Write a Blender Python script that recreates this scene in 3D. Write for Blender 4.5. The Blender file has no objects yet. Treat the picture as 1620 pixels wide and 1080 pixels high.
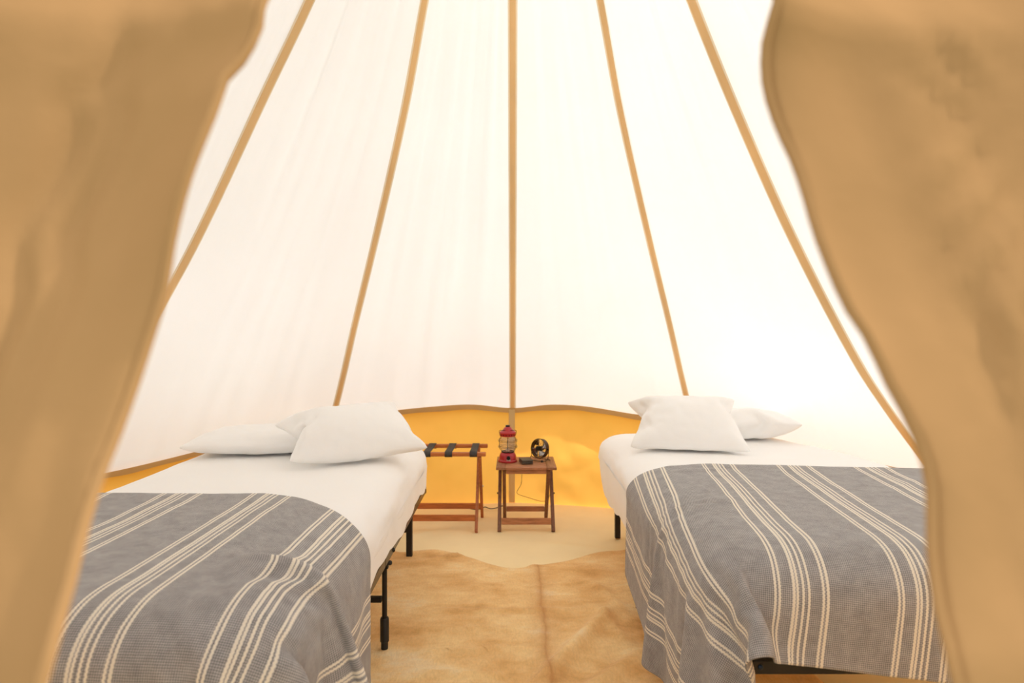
import bpy, bmesh, math, random
import numpy as np
from mathutils import Vector, Matrix, noise
R = math.radians
sc = bpy.context.scene
C = sc.collection
# ------------------------------------------------------------------ camera, sky, sun, exposure
cam_d = bpy.data.cameras.new('camera'); cam = bpy.data.objects.new('camera', cam_d); C.objects.link(cam)
cam.location = (0, 0, 1.05); cam.rotation_euler = (R(90), 0, 0)
cam_d.sensor_width = 36; cam_d.lens = 22.67; cam_d.shift_y = -15/1620; cam_d.shift_x = -1/1620
cam_d.clip_start = 0.02
cam_d.dof.use_dof = True; cam_d.dof.focus_distance = 2.1; cam_d.dof.aperture_fstop = 3.3
sc.camera = cam
w = bpy.data.worlds.new('sky'); sc.world = w; w.use_nodes = True
bg = w.node_tree.nodes['Background']; bg.inputs[0].default_value = (0.96, 0.985, 1.03, 1); bg.inputs[1].default_value = 1.25
sun_d = bpy.data.lights.new('sun', 'SUN'); sun = bpy.data.objects.new('sun', sun_d); C.objects.link(sun)
sun_d.energy = 2.6; sun_d.angle = R(2.0); sun_d.color = (1, 0.98, 0.95)
SAZ, SEL = 78, 55        # the sun stands behind the tent, a little to the right
sun.rotation_euler = (R(90-SEL), 0, R(180-SAZ)) 
sc.view_settings.view_transform = 'Standard'; sc.view_settings.look = 'None'
sc.view_settings.gamma = 1; sc.view_settings.use_curve_mapping = False
sc.view_settings.exposure = 0.60
try:
    sc.cycles.use_denoising = True
    sc.cycles.max_bounces = 14; sc.cycles.diffuse_bounces = 10; sc.cycles.transmission_bounces = 10
    sc.cycles.transparent_max_bounces = 12
    sc.cycles.sample_clamp_indirect = 6
except Exception: pass

# ------------------------------------------------------------------ helpers
def mesh_ob(name, verts, faces, mat=None, parent=None, smooth=True, uvs=None):
    me = bpy.data.meshes.new(name)
    me.from_pydata([tuple(v) for v in verts], [], [tuple(f) for f in faces])
    if uvs is not None:
        ul = me.uv_layers.new(name='UVMap')
        vi = np.zeros(len(me.loops), dtype=np.int32); me.loops.foreach_get('vertex_index', vi)
        ul.data.foreach_set('uv', np.asarray(uvs, dtype=np.float32)[vi].ravel())
    if smooth: me.polygons.foreach_set('use_smooth', [True]*len(me.polygons))
    me.update()
    ob = bpy.data.objects.new(name, me); C.objects.link(ob)
    if mat: me.materials.append(mat)
    if parent: ob.parent = parent
    return ob
def bm_ob(name, bm, mat=None, parent=None, smooth=False, bevel=0):
    bmesh.ops.recalc_face_normals(bm, faces=bm.faces)
    me = bpy.data.meshes.new(name); bm.to_mesh(me); bm.free()
    if smooth:
        me.polygons.foreach_set('use_smooth', [True]*len(me.polygons))
        try: me.set_sharp_from_angle(angle=R(40))
        except Exception: pass
    ob = bpy.data.objects.new(name, me); C.objects.link(ob)
    if mat: me.materials.append(mat)
    if parent: ob.parent = parent
    if bevel:
        m = ob.modifiers.new('bevel', 'BEVEL'); m.width = bevel; m.segments = 2; m.limit_method = 'ANGLE'
    return ob
def empty(name, loc=(0,0,0), rz=0):
    o = bpy.data.objects.new(name, None); C.objects.link(o); o.location = loc; o.rotation_euler = (0,0,rz)
    o.empty_display_size = .1
    return o
def tag(o, label=None, cat=None, group=None, kind=None):
    for k, v in (('label', label), ('category', cat), ('group', group), ('kind', kind)):
        if v: o[k] = v
    return o
def grid_faces(nu, nv, close_u=False):
    f = []
    for j in range(nv-1):
        for i in range(nu if close_u else nu-1):
            i2 = (i+1) % nu
            f.append((j*nu+i, j*nu+i2, (j+1)*nu+i2, (j+1)*nu+i))
    return f
def add_box(bm, lo, hi, M=None):
    lo = Vector(lo); hi = Vector(hi)
    v = []
    for z in (lo.z, hi.z):
        for x, y in ((lo.x, lo.y), (hi.x, lo.y), (hi.x, hi.y), (lo.x, hi.y)):
            p = Vector((x, y, z)); v.append(bm.verts.new(M @ p if M else p))
    for f in ((3,2,1,0),(4,5,6,7),(0,1,5,4),(1,2,6,5),(2,3,7,6),(3,0,4,7)): bm.faces.new([v[k] for k in f])
def add_beam(bm, a, b, wx, wy, ref=(1,0,0)):
    """square bar from a to b; ref gives the direction of its wx side"""
    a = Vector(a); b = Vector(b); d = (b-a).normalized(); r = Vector(ref)
    x = (r - d*r.dot(d)).normalized(); y = d.cross(x)
    v = []
    for p in (a, b):
        for sx, sy in ((-1,-1),(1,-1),(1,1),(-1,1)): v.append(bm.verts.new(p + x*sx*wx/2 + y*sy*wy/2))
    for f in ((3,2,1,0),(4,5,6,7),(0,1,5,4),(1,2,6,5),(2,3,7,6),(3,0,4,7)): bm.faces.new([v[k] for k in f])
def add_tube(bm, pts, r, n=8, closed=False, caps=True):
    pts = [Vector(p) for p in pts]; N = len(pts); rings = []
    up = None
    for i, p in enumerate(pts):
        a = pts[(i-1) % N] if (closed or i > 0) else pts[0]
        b = pts[(i+1) % N] if (closed or i < N-1) else pts[-1]
        d = (b-a).normalized()
        if up is None:
            up = Vector((0,0,1)) if abs(d.z) < .9 else Vector((1,0,0))
        x = (up - d*up.dot(d))
        if x.length < 1e-4: x = Vector((1,0,0)) - d*d.x
        x.normalize(); up = x; y = d.cross(x)
        rr = r[i] if isinstance(r, (list, tuple)) else r
        rings.append([bm.verts.new(p + (x*math.cos(2*math.pi*k/n) + y*math.sin(2*math.pi*k/n))*rr) for k in range(n)])
    for i in range(N if closed else N-1):
        A, B = rings[i], rings[(i+1) % N]
        for k in range(n): bm.faces.new((A[k], A[(k+1)%n], B[(k+1)%n], B[k]))
    if caps and not closed:
        bm.faces.new(rings[0][::-1]); bm.faces.new(rings[-1])
def add_lathe(bm, prof, n=32, M=None, cap=True):
    rings = []
    for r, z in prof:
        rings.append([bm.verts.new((M @ Vector((r*math.cos(2*math.pi*k/n), r*math.sin(2*math.pi*k/n), z))) if M else (r*math.cos(2*math.pi*k/n), r*math.sin(2*math.pi*k/n), z)) for k in range(n)])
    for A, B in zip(rings, rings[1:]):
        for k in range(n): bm.faces.new((A[k], A[(k+1)%n], B[(k+1)%n], B[k]))
    if cap:
        bm.faces.new(rings[0][::-1]); bm.faces.new(rings[-1])
def circle(c, r, ax='z', n=32):
    out = []
    for k in range(n):
        a = 2*math.pi*k/n; u, v = r*math.cos(a), r*math.sin(a)
        out.append(Vector(c) + (Vector((u, v, 0)) if ax == 'z' else Vector((u, 0, v))))
    return out
def fb(x, y=0., z=0., oct=3):
    s = 0; a = 1; f = 1
    for _ in range(oct):
        s += a*noise.noise((x*f, y*f, z*f)); a *= .5; f *= 2
    return s

# ------------------------------------------------------------------ materials
class NT:
    def __init__(s, name):
        s.m = bpy.data.materials.new(name); s.m.use_nodes = True; s.t = s.m.node_tree; s.t.nodes.clear()
        s.out = s.n('ShaderNodeOutputMaterial')
    def n(s, ty, **kw):
        nd = s.t.nodes.new(ty)
        for k, v in kw.items():
            if k.startswith('i_'):
                key = k[2:]; key = int(key) if key.isdigit() else key
                nd.inputs[key].default_value = v
            else: setattr(nd, k, v)
        return nd
    def l(s, a, b): s.t.links.new(a, b)
    def coord(s, which='Object', scale=(1,1,1)):
        tc = s.n('ShaderNodeTexCoord'); mp = s.n('ShaderNodeMapping'); mp.inputs['Scale'].default_value = scale
        s.l(tc.outputs[which], mp.inputs[0]); return mp.outputs[0]
    def noise(s, vec, scale, detail=3, rough=.5):
        nd = s.n('ShaderNodeTexNoise'); nd.inputs['Scale'].default_value = scale; nd.inputs['Detail'].default_value = detail
        nd.inputs['Roughness'].default_value = rough; s.l(vec, nd.inputs['Vector']); return nd.outputs[0]
    def ramp(s, fac, stops, interp='LINEAR'):
        r = s.n('ShaderNodeValToRGB'); r.color_ramp.interpolation = interp
        el = r.color_ramp.elements
        while len(el) < len(stops): el.new(.5)
        for e, (p, c) in zip(el, stops): e.position = p; e.color = (*c, 1) if len(c) == 3 else c
        s.l(fac, r.inputs[0]); return r.outputs[0]
    def bump(s, h, strength, dist=.01, prev=None):
        b = s.n('ShaderNodeBump'); b.inputs['Strength'].default_value = strength; b.inputs['Distance'].default_value = dist
        s.l(h, b.inputs['Height'])
        if prev: s.l(prev, b.inputs['Normal'])
        return b.outputs[0]
def setin(nd, k, v, T):
    if hasattr(v, 'is_output'): T.l(v, nd.inputs[k])
    else: nd.inputs[k].default_value = (*v, 1) if isinstance(v, tuple) and len(v) == 3 else v
def pbr(name, col, rough=.6, metal=0, spec=.5, nscale=0, namt=.15, bump=0, bscale=60, coord='Object', stretch=(1,1,1), sheen=0):
    T = NT(name); b = T.n('ShaderNodeBsdfPrincipled'); T.l(b.outputs[0], T.out.inputs[0])
    b.inputs['Roughness'].default_value = rough; b.inputs['Metallic'].default_value = metal; b.inputs['Specular IOR Level'].default_value = spec
    b.inputs['Sheen Weight'].default_value = sheen
    if nscale:
        v = T.coord(coord, stretch); f = T.noise(v, nscale, 4)
        c0 = tuple(min(1, c*(1-namt)) for c in col); c1 = tuple(min(1, c*(1+namt)) for c in col)
        T.l(T.ramp(f, [(.3, c0), (.7, c1)]), b.inputs['Base Color'])
    else: b.inputs['Base Color'].default_value = (*col, 1)
    if bump:
        v = T.coord(coord, stretch); T.l(T.bump(T.noise(v, bscale, 3), bump, .004), b.inputs['Normal'])
    return T.m
def canvas(name, col, trans, tcol=None, bumps=((3, .3, .02), (600, .15, .001)), mottled=.04, coord='Object', stretch=(1,1,1)):
    """woven cloth that lets part of the outside light through"""
    T = NT(name); d = T.n('ShaderNodeBsdfDiffuse'); t = T.n('ShaderNodeBsdfTranslucent'); mx = T.n('ShaderNodeMixShader')
    mx.inputs[0].default_value = trans
    v = T.coord(coord, stretch)
    def two(c): return [(.35, tuple(min(1, k*(1-mottled)) for k in c)), (.65, tuple(min(1, k*(1+mottled)) for k in c))]
    f = T.noise(v, 2.2, 4)
    T.l(T.ramp(f, two(col)), d.inputs[0]); T.l(T.ramp(f, two(tcol or col)), t.inputs[0])
    nrm = None
    for s_, st, di in bumps: nrm = T.bump(T.noise(v, s_, 2), st, di, nrm)
    T.l(nrm, d.inputs['Normal']); T.l(nrm, t.inputs['Normal'])
    T.l(d.outputs[0], mx.inputs[1]); T.l(t.outputs[0], mx.inputs[2]); T.l(mx.outputs[0], T.out.inputs[0])
    return T.m
M_roof = canvas('cream_canvas', (.95, .947, .94), .235, (.95, .945, .935), mottled=.012)
M_tape = canvas('tan_webbing', (.86, .64, .36), .30, (.88, .64, .33))
M_tape_edge = canvas('pale_webbing', (.85, .75, .58), .45)
M_wall = canvas('amber_wall_cloth', (.97, .46, .085), .52, (1.0, .50, .10), bumps=((3, .9, .06), (500, .1, .001)), mottled=.05)
M_band = canvas('khaki_band', (.56, .37, .16), .14, (.7, .45, .16))
M_strip = canvas('khaki_strip', (.66, .50, .25), .15, (.6, .38, .12))
M_floor = canvas('groundsheet', (.92, .77, .47), .0, bumps=((5, .35, .02), (300, .12, .001)), mottled=.05)
M_flap = canvas('tan_door_canvas', (.365, .20, .082), .12, (.365, .20, .08), bumps=((2.5, .5, .03), (40, .15, .004), (700, .2, .001)), mottled=.08)
M_ground = pbr('meadow', (.16, .2, .06), .9, nscale=6, namt=.4, bump=.5)
M_sheet = pbr('white_cotton', (.92, .915, .905), .75, spec=.25, nscale=2, namt=.012, bump=.6, bscale=8, sheen=.1)
M_pillow = pbr('white_pillowcase', (.91, .91, .905), .75, spec=.25, nscale=2, namt=.012, bump=.5, bscale=11, sheen=.1)
M_black = pbr('black_steel', (.012, .010, .009), .42, spec=.4, nscale=30, namt=.2)
M_rail = pbr('dark_steel_rail', (.05, .038, .028), .32, metal=.4, spec=.6, nscale=30, namt=.2)
M_plastic = pbr('black_plastic', (.015, .013, .012), .55, spec=.5)
M_bolt = pbr('bolt_steel', (.02, .035, .06), .3, metal=.7)
M_strap = pbr('charcoal_webbing', (.045, .042, .038), .75, bump=.4, bscale=300)
def wood(name, c0, c1, scale=(1, 1, 1), rough=.45):
    T = NT(name); b = T.n('ShaderNodeBsdfPrincipled'); T.l(b.outputs[0], T.out.inputs[0])
    v = T.coord('Object', scale); f = T.noise(v, 14, 5, .6)
    T.l(T.ramp(f, [(.3, c0), (.72, c1)]), b.inputs['Base Color']); b.inputs['Roughness'].default_value = rough
    T.l(T.bump(f, .15, .002), b.inputs['Normal']); return T.m
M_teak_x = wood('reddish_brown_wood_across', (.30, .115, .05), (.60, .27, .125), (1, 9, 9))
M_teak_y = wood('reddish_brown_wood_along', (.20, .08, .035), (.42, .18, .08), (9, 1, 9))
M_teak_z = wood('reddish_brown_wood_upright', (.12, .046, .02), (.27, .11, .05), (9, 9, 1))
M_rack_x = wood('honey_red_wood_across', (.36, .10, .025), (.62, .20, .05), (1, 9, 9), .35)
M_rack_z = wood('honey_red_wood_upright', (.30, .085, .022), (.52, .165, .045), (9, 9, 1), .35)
M_red = pbr('red_enamel', (.42, .012, .018), .28, spec=.6)
M_cap = pbr('dark_metal', (.02, .017, .015), .35, metal=.6)
M_wire = pbr('bronze_wire', (.045, .022, .015), .35, metal=.7)
M_fanring = pbr('dark_bronze', (.07, .04, .022), .33, metal=.8)
M_blade = pbr('steel_blade', (.55, .52, .47), .22, metal=.95)
M_case = pbr('olive_black_case', (.075, .060, .038), .45, spec=.5)
M_silver = pbr('silver_label', (.6, .55, .5), .35, metal=.7)
def glass_mat():
    T = NT('clear_glass'); tr = T.n('ShaderNodeBsdfTransparent'); tr.inputs[0].default_value = (.97, .965, .95, 1)
    g = T.n('ShaderNodeBsdfGlossy'); g.inputs['Roughness'].default_value = .04; d = T.n('ShaderNodeBsdfTranslucent'); d.inputs[0].default_value = (.9, .88, .82, 1)
    m = T.n('ShaderNodeMixShader'); m2 = T.n('ShaderNodeMixShader'); m2.inputs[0].default_value = .16
    T.l(tr.outputs[0], m2.inputs[1]); T.l(d.outputs[0], m2.inputs[2]); m.inputs[0].default_value = .07; T.l(m2.outputs[0], m.inputs[1]); T.l(g.outputs[0], m.inputs[2]); T.l(m.outputs[0], T.out.inputs[0])
    return T.m
M_glass = glass_mat()
M_frost = canvas('frosted_bulb', (.85, .8, .7), .5, bumps=((30, .1, .002),))

def blanket_mat(name, s0):
    """grey birdseye weave with cream stripes that run the length of the cloth (UV is in metres)"""
    T = NT(name); b = T.n('ShaderNodeBsdfPrincipled'); T.l(b.outputs[0], T.out.inputs[0])
    b.inputs['Roughness'].default_value = .9; b.inputs['Specular IOR Level'].default_value = .15; b.inputs['Sheen Weight'].default_value = .15
    tc = T.n('ShaderNodeTexCoord'); sp = T.n('ShaderNodeSeparateXYZ'); T.l(tc.outputs['UV'], sp.inputs[0])
    def math_(op, a, c=None, c2=None):
        nd = T.n('ShaderNodeMath', operation=op); setin(nd, 0, a, T)
        if c is not None: setin(nd, 1, c, T)
        if c2 is not None: setin(nd, 2, c2, T)
        return nd.outputs[0]
    wob = math_('MULTIPLY', math_('SINE', math_('MULTIPLY', sp.outputs[1], 2*math.pi/.0075)), .0006)
    s = math_('ADD', math_('ADD', sp.outputs[0], wob), -s0)
    PER = .268
    t = math_('MULTIPLY', math_('FLOORED_MODULO', s, PER), 1/PER)
    cs = [.004, .0135, .0445, .0525, .065, .0775, .109, .119]; wd = .0056
    stops = [(0, (0,0,0))]
    for c in cs: stops += [((c-wd/2)/PER, (1,1,1)), ((c+wd/2)/PER, (0,0,0))]
    mask = T.ramp(t, stops, 'CONSTANT')
    # weave: small dark and light cells
    ck = T.n('ShaderNodeTexChecker'); mp = T.n('ShaderNodeMapping'); T.l(tc.outputs['UV'], mp.inputs[0])
    mp.inputs['Rotation'].default_value = (0, 0, R(45)); ck.inputs['Scale'].default_value = 330; T.l(mp.outputs[0], ck.inputs[0])
    ck.inputs[1].default_value = (.45, .43, .415, 1); ck.inputs[2].default_value = (.205, .20, .205, 1)
    nz = T.noise(tc.outputs['UV'], 22, 6, .8)
    tint = T.ramp(nz, [(.32, (.78, .78, .78)), (.68, (1.2, 1.2, 1.2))])
    mul = T.n('ShaderNodeMix', data_type='RGBA', blend_type='MULTIPLY'); mul.inputs[0].default_value = 1
    T.l(ck.outputs[0], mul.inputs[6]); T.l(tint, mul.inputs[7])
    mix = T.n('ShaderNodeMix', data_type='RGBA'); T.l(mask, mix.inputs[0]); T.l(mul.outputs[2], mix.inputs[6]); mix.inputs[7].default_value = (.80, .735, .62, 1)
    T.l(mix.outputs[2], b.inputs['Base Color'])
    n1 = T.bump(ck.outputs[1], .35, .0008); n2 = T.bump(mask, .5, .0015, n1); n3 = T.bump(T.noise(tc.outputs['UV'], 60, 2), .15, .002, n2)
    T.l(n3, b.inputs['Normal'])
    return T.m
def hide_mat():
    T = NT('light_brown_cowhide'); b = T.n('ShaderNodeBsdfPrincipled'); T.l(b.outputs[0], T.out.inputs[0])
    b.inputs['Roughness'].default_value = .75; b.inputs['Specular IOR Level'].default_value = .25; b.inputs['Sheen Weight'].default_value = .2
    v = T.coord('Object', (1, 1.6, 1)); big = T.noise(v, 2.6, 6, .62)
    col = T.ramp(big, [(.30, (.56, .28, .075)), (.42, (.80, .48, .18)), (.56, (.93, .66, .31)), (.70, (.98, .86, .62))])
    tc = T.n('ShaderNodeTexCoord'); sp = T.n('ShaderNodeSeparateXYZ'); T.l(tc.outputs['Object'], sp.inputs[0])
    # the darker line of the spine
    wv = T.n('ShaderNodeMath', operation='MULTIPLY_ADD'); T.l(T.noise(tc.outputs['Object'], 5, 3), wv.inputs[0]); wv.inputs[1].default_value = .05; wv.inputs[2].default_value = -.025-.092
    sx = T.n('ShaderNodeMath', operation='ADD'); T.l(sp.outputs[0], sx.inputs[0]); T.l(wv.outputs[0], sx.inputs[1])
    ab = T.n('ShaderNodeMath', operation='ABSOLUTE'); T.l(sx.outputs[0], ab.inputs[0])
    wide = T.ramp(ab.outputs[0], [(0, (.75,)*3), (.006, (.5,)*3), (.022, (.22,)*3), (.075, (0,)*3)])
    mix = T.n('ShaderNodeMix', data_type='RGBA'); T.l(wide, mix.inputs[0]); T.l(col, mix.inputs[6]); mix.inputs[7].default_value = (.50, .21, .05, 1)
    fine = T.noise(T.coord('Object', (1, .35, 1)), 160, 3, .7)
    tint = T.ramp(fine, [(.3, (.91,)*3), (.7, (1.07,)*3)])
    mul = T.n('ShaderNodeMix', data_type='RGBA', blend_type='MULTIPLY'); mul.inputs[0].default_value = 1
    T.l(mix.outputs[2], mul.inputs[6]); T.l(tint, mul.inputs[7]); T.l(mul.outputs[2], b.inputs['Base Color'])
    n1 = T.bump(fine, .5, .003); T.l(T.bump(big, .4, .01, n1), b.inputs['Normal'])
    return T.m
M_hide = hide_mat()

# ------------------------------------------------------------------ tent shape
CY, RB = 2.0, 2.0
TOP = 3.45
BACK = [(.58, 2.0), (.635, 1.945), (.83, 1.79), (1.077, 1.607), (1.49, 1.28), (2.0, .905), (2.383, .686), (3.45, .05)]
RIGHT = [(.43, 2.0), (.466, 1.968), (.69, 1.74), (.92, 1.528), (1.40, 1.177), (1.837, .906), (2.22, .692), (3.45, .05)]
LEFT = [(.43, 2.02), (.69, 1.83), (.958, 1.648), (1.403, 1.314), (1.922, .976), (2.227, .776), (3.45, .05)]
SIDE = [(.45, 2.0), (1.0, 1.60), (1.45, 1.27), (2.0, .93), (2.3, .73), (3.45, .05)]
SEAMS = [(-155, SIDE), (-129, SIDE), (-101, SIDE), (-68.4, LEFT), (-31.1, BACK), (0, BACK), (31, BACK), (66.5, RIGHT), (101, SIDE), (129, SIDE), (155, SIDE)]
EAVE = [(-180, .5), (-155, .5), (-100, .43), (-66, .429), (-52, .468), (-38, .53), (-24.3, .574), (-13, .60), (-7, .603), (0, .578), (7, .603), (13, .598), (21.6, .562), (31, .535), (48, .474), (51, .462), (66, .43), (100, .43), (155, .5), (180, .5)]
def lerp_t(tab, x):
    if x <= tab[0][0]: return tab[0][1]
    for (a, va), (b, vb) in zip(tab, tab[1:]):
        if x <= b: return va + (vb-va)*(x-a)/(b-a)
    return tab[-1][1]
def smooth_t(tab, x):
    """monotone-ish Catmull-Rom through the table"""
    n = len(tab)
    if x <= tab[0][0]:
        s = (tab[1][1]-tab[0][1])/(tab[1][0]-tab[0][0]); return tab[0][1] + s*(x-tab[0][0])
    for k in range(n-1):
        (a, va), (b, vb) = tab[k], tab[k+1]
        if x <= b:
            t = (x-a)/(b-a)
            m0 = (vb - tab[k-1][1])/(b - tab[k-1][0])*(b-a) if k > 0 else (vb-va)
            m1 = (tab[k+2][1]-va)/(tab[k+2][0]-a)*(b-a) if k < n-2 else (vb-va)
            return (2*t**3-3*t*t+1)*va + (t**3-2*t*t+t)*m0 + (-2*t**3+3*t*t)*vb + (t**3-t*t)*m1
    return tab[-1][1]
def eave(th): return smooth_t(EAVE, th)
def roof_r(th, t, offs=0):
    """radius and height of the canvas at angle th (0 = back, degrees), t = 0 at the eave, 1 at the peak"""
    for (a, A), (b, B) in zip(SEAMS, SEAMS[1:]):
        if a <= th <= b or b == 155: break
    u = (th-a)/(b-a); he = eave(th); h = he + t*(TOP-he)
    hA = eave(a) + t*(TOP-eave(a)); hB = eave(b) + t*(TOP-eave(b))
    rA = smooth_t(A, hA); rB = smooth_t(B, hB)
    half = R((b-a)/2)
    dip = (1-math.cos(half))*.55*math.sin(math.pi*u)
    r = (rA*(1-u)+rB*u)*(1-dip)
    # soft creases that fan down from the peak, dying out at the seams
    k = math.sin(math.pi*min(max(u, 0), 1))**.6
    r += k*(.020*fb(th*.10+7.3, t*1.1, 3.1) + .012*fb(th*.30, t*2.0, 9.7) + .004*fb(th*.8, t*2.5, 4.7, 2))*min(1, r)
    # a fold ridge beyond the seam on each side
    for c, amp in ((74.5, .03), (-78, .012)):
        dth = abs(th-c)
        if dth < 9: r += amp*(1-dth/9)*min(1, r/.8)*min(1, (t+.02)*6)
    return r+offs, h
def cyl(th, r, h): return (r*math.sin(R(th)), CY + r*math.cos(R(th)), h)
def wall_r(th, s):
    """wall cloth, s = 0 at the floor, 1 at the eave"""
    for (a, A), (b, B) in zip(SEAMS, SEAMS[1:]):
        if a <= th <= b or b == 155: break
    u = (th-a)/(b-a)
    r = RB*(1-(1-math.cos(R((b-a)/2)))*.55*math.sin(math.pi*min(max(u,0),1)))
    bulge = math.sin(math.pi*s)
    fold = abs(noise.noise((th*.09+s*1.1, s*.8-th*.04, 8.2))) + .6*abs(noise.noise((th*.13-s*1.6, s*.9, 3.4)))
    return r + bulge*(.015 + .04*fb(th*.07+2.2, s*1.3+th*.03, 1.7) + .012*fb(th*.25, s*3-th*.08, 5.1) - .035*fold)

# meadow outside
mesh_ob('ground', [(-30, -30, -.03), (30, -30, -.03), (30, 30, -.03), (-30, 30, -.03)], [(0,1,2,3)], M_ground, smooth=False)
tag(bpy.data.objects['ground'], 'short green meadow around the tent', kind='structure')
# groundsheet floor with soft creases
def floor_z(x, y):
    z = .006*fb(x*1.6+3, y*2.2, .5)
    def ridge(x0, y0, x1, y1, amp, wd):
        d = Vector((x1-x0, y1-y0)); L = d.length; d /= L; p = Vector((x-x0, y-y0)); s = p.dot(d)/L
        q = abs(p.x*d.y - p.y*d.x)
        return amp*math.exp(-(q/wd)**2)*max(0, min(1, s*5, (1-s)*5)) if 0 < s < 1 else 0
    z += ridge(-.9, 2.95, -.35, 3.45, .018, .020) + ridge(-.35, 3.45, -.15, 3.6, .015, .022) + ridge(.15, 3.85, .3, 3.55, .013, .02)
    z += ridge(-.1, 3.15, -.45, 2.9, .013, .02) + ridge(.1, 3.2, .5, 3.1, .011, .03)
    return z - .004
vs, fs = [], []
NU, NV = 120, 64
for j in range(NV):
    for i in range(NU):
        th = -180 + 360*i/NU; rr = (wall_r(max(-155, min(155, th)), 0)+.012)*(j/(NV-1))
        x, y, _ = cyl(th, rr, 0); vs.append((x, y, floor_z(x, y)))
floor = mesh_ob('floor', vs, grid_faces(NU, NV, True), M_floor); tag(floor, 'tan groundsheet with soft creases', kind='structure')

# roof canvas: one panel between every two seams
ceiling = empty('ceiling', (0, CY, 0)); tag(ceiling, 'cream canvas roof of the bell tent', kind='structure')
Z0 = Vector((0, CY, 0))
def off(vs): return [(x, y-CY, z) for x, y, z in vs]
for (a, _), (b, _) in zip(SEAMS, SEAMS[1:]):
    nu = max(8, int((b-a)/.75)); nv = 90; vs = []
    for j in range(nv):
        t = -.012 + 1.012*(j/(nv-1))
        for i in range(nu):
            th = a + (b-a)*i/(nu-1); r, h = roof_r(th, t); vs.append(cyl(th, r, h))
    mesh_ob('canvas_panel', off(vs), grid_faces(nu, nv), M_roof, ceiling)
# the piece above the doorway
nu, nv = 30, 40; vs = []
for j in range(nv):
    h = 2.22 + (TOP-2.22)*j/(nv-1); r = smooth_t(SIDE, h)
    for i in range(nu):
        th = 155 + 50*i/(nu-1); vs.append(cyl(th, r, h))
mesh_ob('canvas_panel', off(vs), grid_faces(nu, nv), M_roof, ceiling)
# webbing tapes sewn over the seams
for a, prof in SEAMS:
    wd = {0: .026, 31: .024, -31.1: .024, 66.5: .036, -68.4: .034}.get(a, .034)
    for (x0, x1, o, mat, nm) in ((-wd/2, wd/2, .006, M_tape, 'seam_tape'), (-wd/2-.007, wd/2+.007, .0035, M_tape_edge, 'seam_edge')):
        vs = []; nv = 70
        for j in range(nv):
            t = j/(nv-1)*.97; he = eave(a); h = he + t*(TOP-he); r = smooth_t(prof, h) - o
            c = Vector(cyl(a, r, h)); tx = Vector((math.cos(R(a)), -math.sin(R(a)), 0))
            for k, q in enumerate((x0, x0+.004, 0, x1-.004, x1)):
                inn = (.002 if k in (1, 3) else (.003 if k == 2 else 0))
                vs.append(tuple(c + tx*q - Vector((math.sin(R(a)), math.cos(R(a)), 0))*inn))
        mesh_ob(nm, off(vs), grid_faces(5, nv), mat, ceiling)

# standing wall cloth in three setting pieces, each sewn of panels between the seams
def wall_piece(name, spans, label):
    root = empty(name, (0, CY, 0)); tag(root, label, kind='structure')
    for a, b in spans:
        nu = max(6, int((b-a)/.8)); nv = 26; vs = []
        for j in range(nv):
            s = j/(nv-1)
            for i in range(nu):
                th = a + (b-a)*i/(nu-1); vs.append(cyl(th, wall_r(th, s)-.012, -.02 + s*(eave(th)+.02)))
        mesh_ob('wall_panel', off(vs), grid_faces(nu, nv), M_wall, root)
        # hem band under the eave
        vs = []
        for j in range(4):
            for i in range(nu):
                th = a + (b-a)*i/(nu-1); s = 1.006 - .052*j/3*(1+.25*noise.noise((th*.2, 0, 4)))
                vs.append(cyl(th, wall_r(th, min(s, 1))-.019, s*eave(th)))
        mesh_ob('hem_band', off(vs), grid_faces(nu, 4), M_band, root)
    return root
wb = wall_piece('wall_back', ((-31.1, 0), (0, 31)), 'low amber wall cloth behind the side table')
wl = wall_piece('wall_left', ((-155, -129), (-129, -101), (-101, -68.4), (-68.4, -31.1)), 'low amber wall cloth beside the left bed')
wr = wall_piece('wall_right', ((31, 66.5), (66.5, 101), (101, 129), (129, 155)), 'low amber wall cloth beside the right bed')
vs = []
for j in range(20):
    s = j/19
    for q in (-.019, -.006, .006, .019): vs.append(cyl(q/2*57.3 - .15, wall_r(0, s)-.022-(.003 if abs(q) < .01 else 0), s*eave(0)*.99))
mesh_ob('seam_strip', off(vs), grid_faces(4, 20), M_strip, wb)

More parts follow.
